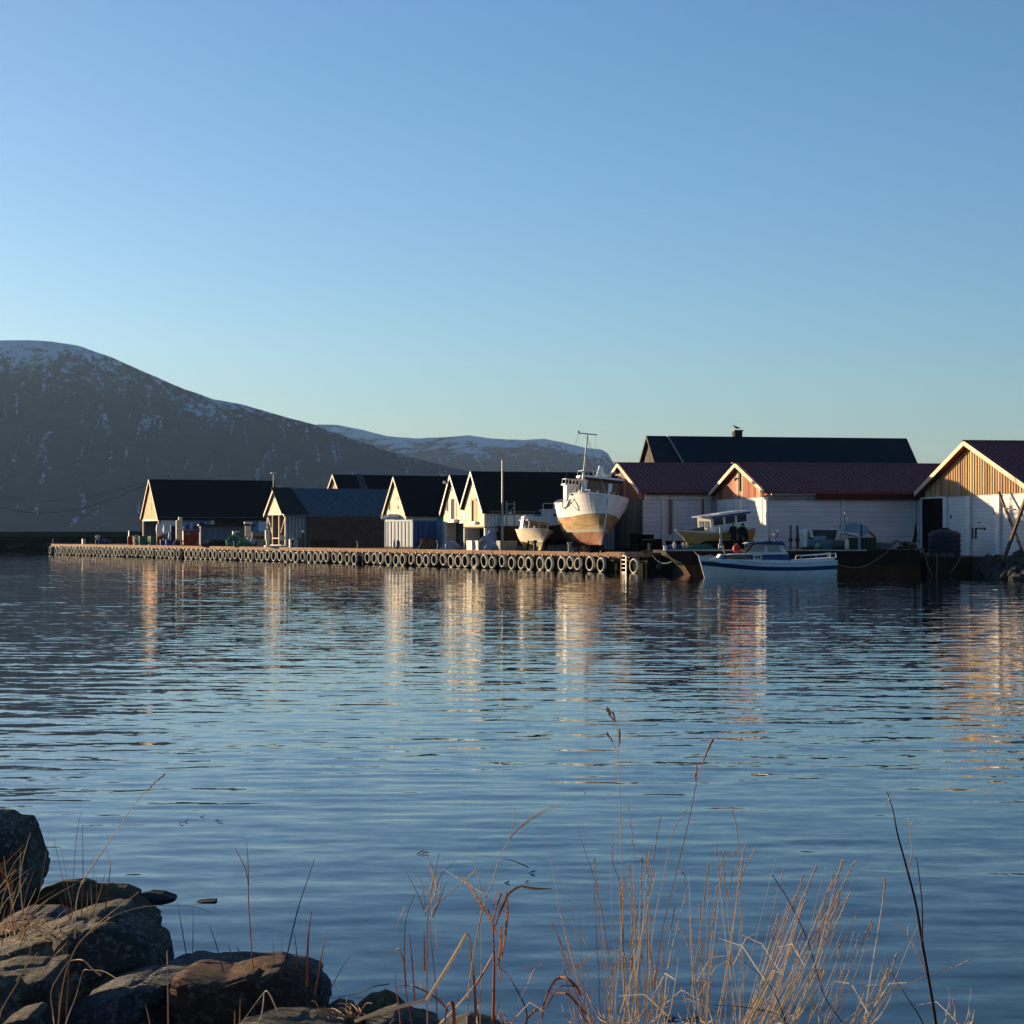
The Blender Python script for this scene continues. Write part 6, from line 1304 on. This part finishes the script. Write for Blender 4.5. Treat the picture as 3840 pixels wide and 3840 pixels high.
boulder('blue-grey cracked stone lying between the mossy slab and the round boulder', [(5,3452),(90,3414),(205,3411),(262,3430),(268,3480),(150,3520),(20,3510)], 10.6, .5, G4, 7)
boulder('brown stone with dry grass in front of the blue-grey one', [(-60,3500),(60,3470),(160,3462),(225,3470),(190,3520),(60,3560),(-60,3560)], 10.2, .5, G2, 8)
boulder('pale rough rock in the bottom left corner with sunlit lichen top', [(-90,3640),(0,3624),(120,3628),(222,3616),(240,3650),(215,3700),(250,3770),(240,3900),(100,3960),(-90,3960)], 8.7, .7, G5, 9, .09)
boulder('small sunlit pale stone at the very bottom left', [(-40,3890),(50,3800),(140,3779),(158,3800),(120,3850),(100,3950),(-40,3960)], 8.0, .4, G5, 10, .08)
boulder('long blue-grey slab running right from below the round boulder', [(240,3800),(300,3752),(400,3700),(500,3668),(620,3638),(705,3634),(720,3700),(700,3820),(640,3960),(260,3960)], 8.9, .7, G4, 11, .05)
boulder('reddish-brown block in front of the dark rock, nearest the grass', [(652,3660),(700,3636),(860,3642),(950,3620),(1060,3616),(1112,3640),(1162,3700),(1192,3780),(1185,3850),(1000,3900),(760,3900),(670,3850),(640,3740)], 8.7, .65, G2, 12, .05)
boulder('dark grey rock behind the reddish block, right end against the water', [(625,3612),(665,3590),(800,3600),(1050,3596),(1150,3614),(1212,3640),(1240,3690),(1240,3760),(1195,3840),(1000,3860),(700,3860),(630,3700)], 9.6, .6, G4, 13, .05)
boulder('tan flat stone along the bottom edge below the reddish block', [(870,3856),(1000,3820),(1150,3814),(1300,3828),(1360,3872),(1340,3960),(880,3960)], 8.0, .5, G5, 14, .06)
boulder('dark hump of rock right of the reddish block, near the reeds', [(1308,3808),(1370,3752),(1440,3734),(1492,3760),(1525,3795),(1500,3900),(1320,3900)], 8.8, .45, G3, 15, .06)
boulder('tan grey stone in front of the dark hump', [(1370,3820),(1480,3784),(1560,3800),(1640,3828),(1670,3900),(1660,3980),(1370,3980)], 8.0, .4, G5, 16, .06)
boulder('small brown stone tangled with dry stems between the red block and the hump', [(1195,3800),(1260,3764),(1322,3775),(1345,3812),(1320,3890),(1200,3890)], 8.6, .35, G2, 17, .07)
boulder('low stone at the foot of the orange reeds', [(1660,3850),(1750,3814),(1850,3836),(1930,3880),(1920,3960),(1660,3960)], 7.8, .35, G5, 18, .07)

# ------------------------------------------------------------ dry grass and reeds
straw = mat('dry_straw', (.62,.47,.29), .8, (.48,.35,.20), 6); strawp = mat('pale_straw', (.74,.62,.44), .8, (.60,.48,.32), 6); strawo = mat('orange_straw', (.42,.17,.05), .8, (.28,.11,.04), 6); dkstem = mat('dark_dry_stem', (.060,.030,.022), .8, (.035,.02,.016), 8); seedm = mat('seed_head', (.66,.46,.28), .9, (.50,.33,.19), 40)
for m_ in ('dry_straw', 'pale_straw', 'orange_straw', 'seed_head'):      # thin dry blades let some light through
    t_ = MATS[m_].node_tree; b_ = t_.nodes['Principled BSDF']; tr = t_.nodes.new('ShaderNodeBsdfTranslucent'); mx = t_.nodes.new('ShaderNodeMixShader'); mx.inputs[0].default_value = .35
    src = b_.inputs['Base Color'].links[0].from_socket; t_.links.new(src, tr.inputs[0]); t_.links.new(b_.outputs[0], mx.inputs[1]); t_.links.new(tr.outputs[0], mx.inputs[2]); t_.links.new(mx.outputs[0], t_.nodes['Material Output'].inputs[0])
def path3(pts, Y, rn, dy=.25):
    n = len(pts); o = [rn.uniform(-dy, dy)]; 
    out = []
    for i, (a, b_) in enumerate(pts):
        y = Y+o[0]*(1-i/(n-1))*1.0+.04*math.sin(i*1.7+o[0]*9); out.append(P(a, b_, y))
    return out
def smooth(pts, k=4):
    res = []
    for i in range(len(pts)-1):
        p0 = pts[max(i-1,0)]; p1 = pts[i]; p2 = pts[i+1]; p3 = pts[min(i+2,len(pts)-1)]
        for j in range(k):
            t_ = j/k; res.append(.5*((2*p1)+(p2-p0)*t_+(2*p0-5*p1+4*p2-p3)*t_*t_+(-p0+3*p1-3*p2+p3)*t_**3))
    return res+[pts[-1]]
def stem(mb, pts, Y, wpx, rn, mi=0, tip=.35, extend=True):
    pts = list(pts)
    if extend and pts[-1][1] > 3780:
        (a, b_), (c, d) = pts[-2], pts[-1]; k = 160/max(30, d-b_); pts.append((c+(c-a)*k*.5, d+160))
    q = smooth(path3(pts, Y, rn)); n = len(q); r = wpx*Y/F/2; mb.tube(q, [r*(tip+(1-tip)*min(1, i/(n*.6))) for i in range(n)], 5, mi); return q
def seeds(mb, q, a, b_, r, rn, mi=1, cnt=14):
    n = len(q)
    for k in range(cnt):
        f = a+(b_-a)*k/cnt; i = min(int(f*(n-1)), n-2); p = q[i].lerp(q[i+1], f*(n-1)-i); d = (q[i]-q[i+1]).normalized()
        o = Vector((rn.uniform(-1,1), rn.uniform(-1,1), rn.uniform(-.3,.6)))*r*.8; r2 = r*.62; mb.tube([p, p+o*.6+d*r2*1.6, p+o*.9+d*r2*4.2], [r2*.3, r2*.8, r2*.1], 4, mi)
def plant(name, label, cat, group=None): return thing(name, label, cat, P(0,0,5)*0+Vector((0,0,0)), (0,0,0), group)
def plant_mesh(name, label, cat, mb, mats, base, part='stems', group=None):
    t = thing(name, label, cat, base, (0,0,0), group); mb.v = [(a-base[0], b_-base[1], c-base[2]) for a, b_, c in mb.v]; o = mb.build(part, mats, t, smooth=False)
    if part == 'blades': o['kind'] = 'stuff'
    return t
GM = [straw, seedm, strawo, strawp, dkstem]
rn = random.Random(12)
mb = MB(); q = stem(mb, [(2300,2690),(2315,2748),(2321,2921),(2330,3178),(2336,3435),(2341,3691),(2342,3850)], 5.0, 5, rn, 0)
for a, b_ in (((2279,2668),(2302,2712)),((2284,2664),(2292,2684)),((2281,2757),(2300,2788)),((2325,2748),(2318,2810)),((2300,2680),(2305,2716)),((2322,2746),(2324,2775))):
    qq = smooth([P(*a,5.0), P((a[0]+b_[0])/2+1,(a[1]+b_[1])/2,5.0), P(*b_,5.0)], 4); seeds(mb, qq, 0, .9, .0042, rn, 1, 10)
stem(mb, [(2281,2757),(2300,2790),(2316,2822)], 5.0, 2.2, rn, 0, extend=False)
plant_mesh('grass_stalk', 'tallest straight straw stalk with a forked seed head, centre right', 'grass', mb, GM, P(2342,3990,5.0), group='tall dry stalks on the near shore')
mb = MB(); q = stem(mb, [(2668,2783),(2640,2850),(2622,2905),(2610,2947),(2575,3114),(2524,3325),(2485,3486),(2460,3659),(2437,3850)], 5.1, 5, rn, 0); seeds(mb, q, 0, .13, .0050, rn, 1, 22)
qq = smooth([P(2610,2885,5.1), P(2609,2912,5.1), P(2606,2940,5.1)], 4); seeds(mb, qq, 0, .95, .005, rn, 1, 10); q = stem(mb, [(2535,3345),(2560,3315),(2570,3290),(2555,3268),(2540,3272)], 5.1, 3.2, rn, 2, extend=False)
plant_mesh('grass_stalk', 'tall stalk leaning right with a plump seed head on top, centre right', 'grass', mb, GM, P(2437,3990,5.1), group='tall dry stalks on the near shore')
mb = MB()
stem(mb, [(3325,2965),(3349,3040),(3365,3126),(3403,3266),(3435,3395),(3459,3541),(3481,3664),(3511,3850)], 4.8, 12, rn, 4, tip=.25)
for br, w_ in (([(3411,3094),(3419,3201),(3406,3263)],5),([(3435,3215),(3441,3244),(3457,3384),(3459,3535)],6),([(3360,3446),(3403,3503),(3440,3575),(3473,3648)],5),([(3402,3060),(3411,3094)],3),([(3396,3075),(3411,3096)],2.5),([(3426,3072),(3412,3096)],2.5),([(3312,3052),(3330,3005),(3338,2992)],4),([(3354,2968),(3338,2992)],3),([(3325,2945),(3326,2970)],2),([(3403,3470),(3404,3503)],3.5),([(3362,3470),(3400,3500)],2)): stem(mb, br, 4.8, w_, rn, 0 if w_ < 6 else 4, extend=False)
plant_mesh('weed_stalk', 'thick dark forked stalk at the right side', 'plant', mb, GM, P(3511,3990,4.8))
mb = MB(); stem(mb, [(3325,3581),(3352,3662),(3408,3750),(3467,3850)], 5, 5, rn, 4); stem(mb, [(3309,3604),(3325,3640),(3352,3662)], 5, 3, rn, 4, extend=False); stem(mb, [(3380,3616),(3360,3650),(3352,3662)], 5, 2.5, rn, 4, extend=False)
plant_mesh('weed_stalk', 'small dark forked twig left of the thick dark stalk', 'plant', mb, GM, P(3467,3990,5))
mb = MB(); q = stem(mb, [(3319,3301),(3311,3374),(3284,3546),(3258,3707),(3241,3850)], 5.1, 5, rn, 3); seeds(mb, q, 0, .22, .004, rn, 1, 14)
plant_mesh('grass_stalk', 'single pale stalk standing left of the thick dark stalk', 'grass', mb, GM, P(3241,3990,5.1), group='tall dry stalks on the near shore')
mb = MB(); q = stem(mb, [(3634,3602),(3560,3632),(3478,3656),(3338,3724),(3166,3830)], 4.9, 5, rn, 3); seeds(mb, q, 0, .35, .003, rn, 1, 10)
plant_mesh('grass_stalk', 'long stalk lying almost flat across the thick dark stalk', 'grass', mb, GM, P(3166,3990,4.9), group='tall dry stalks on the near shore')
mb = MB(); stem(mb, [(2897,3282),(2915,3310),(2961,3384),(3031,3535),(3091,3734),(3166,3850)], 4.9, 4, rn, 4, tip=.8); stem(mb, [(2739,3562),(2800,3615),(2890,3700),(2950,3840)], 4.9, 4.5, rn, 4); stem(mb, [(2670,3768),(2800,3778),(2920,3805),(2950,3850)], 4.9, 5, rn, 4)
plant_mesh('weed_stalk', 'thin dark stems crossing the dense pale tuft', 'plant', mb, GM, P(3166,3990,4.9))
# dense tufts
def tuft(label, n, bx, tx_, ty, Y, wpx, mis, seedp, curve_=10, seed=1, wob=12):
    rn = random.Random(seed); mb = MB()
    for k in range(n):
        b0 = rn.uniform(*bx); dxp = rn.uniform(*tx_); yt = rn.uniform(*ty); xt = b0+dxp*(3850-yt)/500; c = rn.uniform(-curve_, curve_)+dxp*.12; Yk = Y+rn.uniform(-.5,.5)
        pts = []
        for i in range(6): f = i/5; pts.append((xt+(b0-xt)*f+c*math.sin(f*math.pi)+rn.uniform(-1,1)*wob*.15-(1-f)**4*-c*1.2, yt+(3850-yt)*f))
        q = stem(mb, pts, Yk, rn.uniform(*wpx), rn, rn.choice(mis))
        if rn.random() < seedp: seeds(mb, q, 0, rn.uniform(.15,.3), .0036, rn, 1, 18)
        if rn.random() < .10:
            i = rn.randint(8, 18); f = (i/len(q)); p = q[min(i, len(q)-1)]; d = Vector((rn.choice((-1,1))*rn.uniform(.05,.14), rn.uniform(-.05,.05), rn.uniform(-.02,.12))); mb.ribbon([p, p+d*.5+Vector((0,0,.03)), p+d], [.0022,.0020,.001], mi=rn.choice(mis))
    return plant_mesh('grass_tuft', label, 'grass', mb, GM, P((bx[0]+bx[1])/2, 3990, Y), part='blades')
tuft('dense pale straw tuft leaning right, right of centre', 46, (2780,2990), (110,250), (3230,3560), 5.0, (2.4,4.6), [0,3,3], .6, 12, 5)
tuft('loose straw tuft around the tallest stalk', 38, (2270,2500), (-60,110), (3180,3650), 5.1, (1.8,4), [0,0,3,3], .6, 12, 6)
tuft('sparse straw stems between the two big tufts', 18, (2560,2790), (-60,130), (3160,3600), 5.3, (2.2,4), [0,3], .7, 14, 7)
tuft('short straw stems left of the thick dark stalk', 22, (3000,3280), (30,220), (3420,3740), 5.0, (2.5,4.5), [3,0], .5, 14, 8)
tuft('a few pale short stems in the bottom right corner', 8, (3530,3720), (-30,150), (3690,3800), 4.9, (2.5,6), [3], .2, 8, 9)
tuft('very thin stems left of the tallest stalk', 14, (2130,2300), (-150,-20), (3300,3700), 5.6, (1.8,3), [2,0], .3, 14, 10)
tuft('low tangled straw along the bottom edge at centre right', 24, (2250,3100), (-260,300), (3700,3820), 4.9, (2.2,4), [0,3,3], .1, 16, 14)
tuft('low tangled orange straw along the bottom edge at centre', 12, (1650,2250), (-200,260), (3680,3810), 5.0, (2.5,5), [2,2,0], .1, 16, 15)
# traced long stems
mb = MB(); rn = random.Random(3)
for pts, w_, mi in (([(2354,3011),(2373,3158),(2379,3370),(2383,3627),(2390,3850)],4,0),([(2479,3059),(2460,3158),(2447,3268),(2434,3402),(2427,3627),(2420,3850)],4,0),([(2575,3037),(2540,3090),(2517,3139),(2485,3306),(2447,3499),(2421,3850)],4,3),([(2296,3126),(2299,3242),(2325,3313),(2335,3500),(2345,3850)],3.5,2),([(2578,3332),(2543,3467),(2505,3627),(2485,3850)],4,3)):
    q = stem(mb, pts, 5.1, w_, rn, mi); seeds(mb, q, 0, .3, .003, rn, 1, 18)
plant_mesh('grass_stalks', 'bunch of five slender seeded stems behind the tallest stalk', 'grass', mb, GM, P(2400,3990,5.1))
mb = MB()
for pts, w_, mi in (([(2748,3043),(2768,3146),(2771,3306),(2780,3499),(2790,3700),(2785,3850)],4,0),([(2832,3184),(2793,3255),(2768,3345),(2742,3467),(2716,3850)],4,3),([(2768,3187),(2723,3229),(2703,3287),(2671,3435),(2652,3691),(2645,3850)],4,3),([(2535,3467),(2575,3530),(2600,3660),(2640,3850)],3,0),([(2626,3520),(2624,3640),(2632,3800)],3,0)):
    q = stem(mb, pts, 5.1, w_, rn, mi); seeds(mb, q, 0, .3, .003, rn, 1, 18)
plant_mesh('grass_stalks', 'tall nodding seeded stems left of the dense pale tuft', 'grass', mb, GM, P(2720,3990,5.1))
# orange reeds
mb = MB()
for pts, w_, mi in (([(1933,3027),(1910,3146),(1875,3210),(1849,3300),(1817,3383),(1785,3531),(1760,3691),(1750,3850)],5,0),([(2113,3017),(2042,3037),(1965,3088),(1910,3146)],4,2),([(2107,3024),(2030,3050),(1950,3105)],3,0),([(1756,3088),(1785,3261),(1801,3338),(1805,3600),(1800,3850)],4,0),
    ([(1849,3467),(1853,3627),(1849,3850)],13,2),([(1760,3505),(1768,3600),(1779,3691),(1785,3850)],12,2),([(1862,3621),(1900,3650),(1933,3704),(1971,3781),(1975,3850)],6,4),([(1885,3219),(1930,3230),(1981,3252)],4,4),([(1665,3262),(1730,3300),(1810,3350)],4,0),([(1600,3420),(1700,3340),(1785,3262)],5,3),([(1858,3560),(1790,3680),(1700,3790),(1600,3900)],10,3),([(1850,3590),(1780,3700)],8,2)):
    stem(mb, pts, 5.3, w_, rn, mi, extend=pts[-1][1] > 3800)
for pts, w_, mi in (([(1856,3476),(1872,3430),(1888,3390),(1900,3360),(1914,3345),(1935,3330),(1959,3324),(2004,3332),(2040,3333),(2072,3334)],(3,8,10,9,9,9,8,9,6,3),2),([(1845,3462),(1820,3420),(1798,3383),(1765,3330),(1734,3287)],(3,6,8,6,3),2),([(1848,3470),(1862,3400),(1880,3350),(1862,3345),(1848,3400)],(4,7,7,5,3),2),
    ([(1880,3470),(1876,3560),(1868,3620),(1882,3680)],(6,10,9,4),2),([(1900,3340),(1903,3420),(1896,3500),(1880,3600)],(3,10,9,5),2),([(1860,3500),(1850,3470),(1825,3395)],(10,8,3),2)):
    q = [P(a, b_, 5.28-.02*i) for i, (a, b_) in enumerate(pts)]; mb.ribbon(q, [k*5.3/F for k in w_], mi=mi)
plant_mesh('reed_clump', 'orange-brown broken reed clump with a curling broad leaf, at centre', 'reeds', mb, GM, P(1800,3990,5.3), part='stems_and_leaves')
mb = MB(); q = [P(a, b_, 5.0) for a, b_ in ((1760,3507),(1752,3503),(1740,3520),(1700,3590),(1605,3743),(1590,3752),(1503,3775),(1400,3803),(1330,3830))]; mb.tube(smooth(q, 2), [.0045]*17, 6, 3)
plant_mesh('bent_reed', 'thick pale reed snapped over into a long angled bend, at centre', 'reeds', mb, GM, P(1600,3990,5.0), part='stem')
mb = MB(); rn = random.Random(8)
for pts, w_, mi in (([(1647,3200),(1632,3270),(1618,3338),(1605,3435),(1602,3640),(1602,3850)],6,0),([(1519,3261),(1560,3340),(1590,3412)],4,4),([(1557,3350),(1530,3420),(1518,3500),(1520,3690),(1545,3850)],4,2),([(1475,3510),(1500,3440),(1519,3400)],3,3),([(1535,3500),(1545,3600),(1555,3760)],6,2),([(1497,3560),(1515,3610),(1522,3700)],8,2),([(1612,3450),(1620,3560),(1634,3700),(1640,3850)],5,2),([(1590,3500),(1592,3640)],7,2),([(1622,3420),(1632,3460),(1640,3560)],4,0),([(1450,3620),(1470,3570),(1500,3555)],3,0),([(1484,3650),(1486,3700),(1500,3820)],5,2),
    ([(1495,3700),(1530,3695),(1570,3705),(1640,3745),(1680,3790)],7,2),([(1564,3690),(1575,3680),(1580,3705)],5,3)): stem(mb, pts, 5.4, w_, rn, mi, extend=pts[-1][1] > 3800)
for k in range(16):
    a = rn.uniform(1600,1650); b0 = rn.uniform(3290,3430); mx = rn.choice((-1,1)); stem(mb, [(a+mx*rn.uniform(15,70), b0-rn.uniform(60,150)), (a+mx*rn.uniform(5,25), b0-rn.uniform(30,55)), (a-10, b0+15)], 5.4, rn.uniform(2,3.5), rn, rn.choice((0,0,4,3)), extend=False)
plant_mesh('reed_clump', 'thin branching reeds left of the orange clump, above the tan stones', 'reeds', mb, GM, P(1600,3990,5.4), part='stems')
mb = MB()
for pts, w_, mi in (([(2029,3850),(2036,3800),(2042,3756),(2060,3712),(2081,3679),(2100,3667),(2125,3668),(2164,3704),(2175,3730)],11,2),([(2050,3780),(2070,3740),(2093,3724),(2132,3730),(2160,3760),(2196,3800)],9,2),([(2035,3800),(2060,3740),(2100,3700),(2150,3698),(2190,3712)],6,2),([(1960,3860),(1985,3810),(2015,3785)],9,2),([(1668,3850),(1675,3780),(1690,3762),(1700,3770),(1704,3860)],13,2),([(2010,3094),(2048,3165),(2074,3268),(2093,3370),(2138,3563),(2190,3743),(2210,3850)],3,0),([(2084,3377),(2119,3499),(2158,3659),(2196,3756),(2215,3850)],4,3),([(2062,3500),(2080,3470)],3,0),([(1940,3760),(1975,3700),(2000,3640),(2038,3608)],3.5,3),([(1960,3625),(1990,3640),(2005,3665)],3.5,0),([(2163,3095),(2190,3180),(2230,3300),(2262,3450),(2300,3700)],2.6,2),([(2165,3470),(2200,3550)],3,3)): stem(mb, pts, 5.2, w_, rn, mi, extend=pts[-1][1] > 3830)
plant_mesh('reed_clump', 'orange arching reeds at the bottom between the two tall groups', 'reeds', mb, GM, P(2080,3990,5.2), part='stems')
# left side stems, rooted among the rocks
mb = MB(); q = stem(mb, [(612,2908),(560,2955),(517,3000),(452,3092),(391,3183),(313,3300),(290,3360),(283,3430),(280,3520)], 8.6, 5, rn, 3, extend=False); seeds(mb, q, 0, .16, .007, rn, 1, 12)
plant_mesh('grass_stalk', 'long pale stalk leaning right over the water from the left rocks', 'grass', mb, GM, P(280,3520,8.6), group='tall dry stalks on the near shore')
mb = MB()
for pts, w_, mi in (([(308,3040),(290,3110),(274,3300),(265,3430)],2.5,2),([(309,3090),(311,3300),(304,3440)],4,2),([(190,3085),(170,3217),(148,3348),(130,3400)],2,0),([(200,3140),(235,3296),(256,3420),(270,3450)],3,2),([(230,3175),(255,3330),(275,3440)],2.5,0),([(343,3145),(352,3217),(350,3300)],2,3),([(415,3245),(405,3330),(395,3410)],5,2),([(393,3275),(375,3350),(350,3420)],4,2),([(340,3315),(345,3400)],4,2),([(360,3270),(365,3400)],2,0),([(400,3190),(415,3240),(408,3300)],3,0),([(300,3330),(280,3400),(262,3450)],4,2),([(330,3340),(325,3440)],3,2),([(215,3340),(240,3400),(262,3450)],3,2)): stem(mb, pts, 9.2, w_, rn, mi, extend=False)
plant_mesh('grass_stalks', 'upright tuft of brown stems rising behind the round boulder', 'grass', mb, GM, P(280,3450,9.2))
mb = MB()
for pts, w_, mi in (([(796,3424),(730,3400),(652,3396),(539,3400),(435,3430),(370,3474),(300,3530),(261,3604),(235,3696),(217,3850)],5,0),([(522,3344),(421,3420),(340,3490),(290,3545)],4.5,0),([(248,3530),(256,3652),(248,3804)],6,2),([(250,3535),(200,3590),(148,3665)],4,0),([(258,3604),(285,3599),(313,3602),(345,3632),(378,3659)],6,0),([(256,3604),(220,3660),(191,3721),(198,3800),(204,3850)],4,0),([(330,3637),(310,3645),(283,3739),(243,3850)],4.5,3),([(330,3637),(391,3643),(448,3678)],3,0),([(626,3565),(628,3652),(630,3850)],7,0),([(120,3540),(105,3590),(80,3660),(20,3760),(0,3810)],5,0),([(143,3570),(100,3620),(60,3680)],4,0),([(545,3770),(560,3830)],5,0),([(222,3720),(220,3850)],6,2)): stem(mb, pts, 7.6, w_, rn, mi, extend=pts[-1][1] > 3800)
plant_mesh('grass_stalks', 'arching broken stems in front of the round boulder', 'grass', mb, GM, P(240,3990,7.6))
mb = MB()
for k in range(34):
    a = rn.uniform(-40,90); b0 = rn.uniform(3300,3560); l_ = rn.uniform(90,260); an = rn.uniform(-.5,1.1); stem(mb, [(a+l_*math.sin(an), b0-l_*math.cos(an)), (a+l_*.5*math.sin(an)-6, b0-l_*.55*math.cos(an)), (a, b0)], rn.uniform(8.6,9.6), rn.uniform(3,5), rn, rn.choice((0,3,2,0)), extend=False)
for k in range(60):
    a = rn.uniform(-40,220); b0 = rn.uniform(3470,3540); l_ = rn.uniform(40,130); an = rn.uniform(-1.4,1.4); stem(mb, [(a+l_*math.sin(an), b0-l_*abs(math.cos(an))*.6), (a+l_*.5*math.sin(an), b0-l_*.4*abs(math.cos(an))), (a, b0)], rn.uniform(8.9,9.6), rn.uniform(2.5,4.5), rn, rn.choice((0,3,0)), extend=False)
plant_mesh('grass_tuft', 'tangled straw tuft in front of the tall left boulder', 'grass', mb, GM, P(40,3560,9.2), part='blades')
mb = MB()
for pts, w_, mi in (([(880,3180),(905,3225),(928,3290),(933,3400),(940,3510),(950,3650)],5,2),([(924,3155),(930,3230),(932,3320)],5,0),([(1180,3220),(1153,3300),(1122,3391),(1093,3507),(1064,3640)],5,4),([(1168,3420),(1157,3500),(1153,3570),(1150,3700)],9,2),([(1222,3510),(1205,3590),(1180,3730)],7,2),([(1316,3583),(1283,3627),(1242,3705)],3.5,4),([(1210,3665),(1240,3690),(1264,3710)],3,4),([(1236,3745),(1340,3725),(1400,3700),(1460,3690)],4,4),([(664,3382),(680,3470),(705,3620)],4,4),([(725,3408),(722,3590)],3.5,4),([(785,3470),(810,3540),(837,3640)],4.5,4),([(858,3540),(872,3600)],5,4),([(888,3545),(895,3565),(914,3600)],4,4),([(1023,3530),(1028,3620)],4,2),([(1057,3500),(1056,3615)],3.5,2),([(1103,3500),(1112,3570),(1112,3630)],4.5,4),([(895,3850),(960,3760),(990,3722),(1005,3720),(1030,3770),(1048,3818)],6,3),([(990,3722),(985,3780),(970,3850)],6,3),([(901,3745),(898,3850)],4,0),([(880,3790),(880,3850)],4,0)): stem(mb, pts, 8.0, w_, rn, mi, extend=False)
plant_mesh('grass_stalks', 'scattered brown stems standing among the reddish and dark rocks', 'grass', mb, GM, P(950,3850,8.0))
mb = MB()
for k in range(40):
    a = rn.uniform(1200,1360); b0 = rn.uniform(3790,3850); l_ = rn.uniform(30,90); an = rn.uniform(-1.4,1.4); stem(mb, [(a+l_*math.sin(an), b0-l_*abs(math.cos(an))*.7), (a+l_*.5*math.sin(an), b0-l_*.5*abs(math.cos(an))-10), (a, b0)], 8.1, rn.uniform(2.5,5), rn, rn.choice((0,3,2)), extend=False)
plant_mesh('grass_tuft', 'matted straw between the reddish block and the dark hump', 'grass', mb, GM, P(1280,3850,8.1), part='blades')
mb = MB(); rn = random.Random(66)
for px, py, n in ((1590,3200,4),(1995,3275,2),(1905,3310,2),(1970,3310,1),(690,3085,2),(745,3070,1),(805,3080,2),(2520,3820,5),(2610,3825,6)):
    for k in range(n):
        p = P(px+rn.uniform(-14,14)*(n**.5), py+rn.uniform(-4,4), 1); Yw_ = EYE*F/((py+rn.uniform(-5,5))-HY); x = (px+rn.gauss(0,9)*(n**.4)-1920)/F*Yw_
        mb.tube([(x-.02,Yw_,.0),(x+rn.uniform(-.01,.01),Yw_,.012),(x+rn.uniform(.01,.04),Yw_,rn.uniform(.004,.022))], [.002,.0035,.001], 5)
mb.build('floating_weed', M['nearblack'], kind='stuff')

# ------------------------------------------------------------ haze
def haze_box():
    m = bpy.data.materials.new('haze'); m.use_nodes = True; N = m.node_tree.nodes; N.clear(); o = N.new('ShaderNodeOutputMaterial'); v = N.new('ShaderNodeVolumePrincipled')
    v.inputs['Color'].default_value = (.42,.66,1.0,1); v.inputs['Density'].default_value = HAZE; v.inputs['Anisotropy'].default_value = .2
    m.node_tree.links.new(v.outputs[0], o.inputs['Volume'])
    MB().box(-14500,14500,-2500,13500,-10,560).build('haze', m, kind='stuff')
HAZE = 2.2e-5
haze_box()
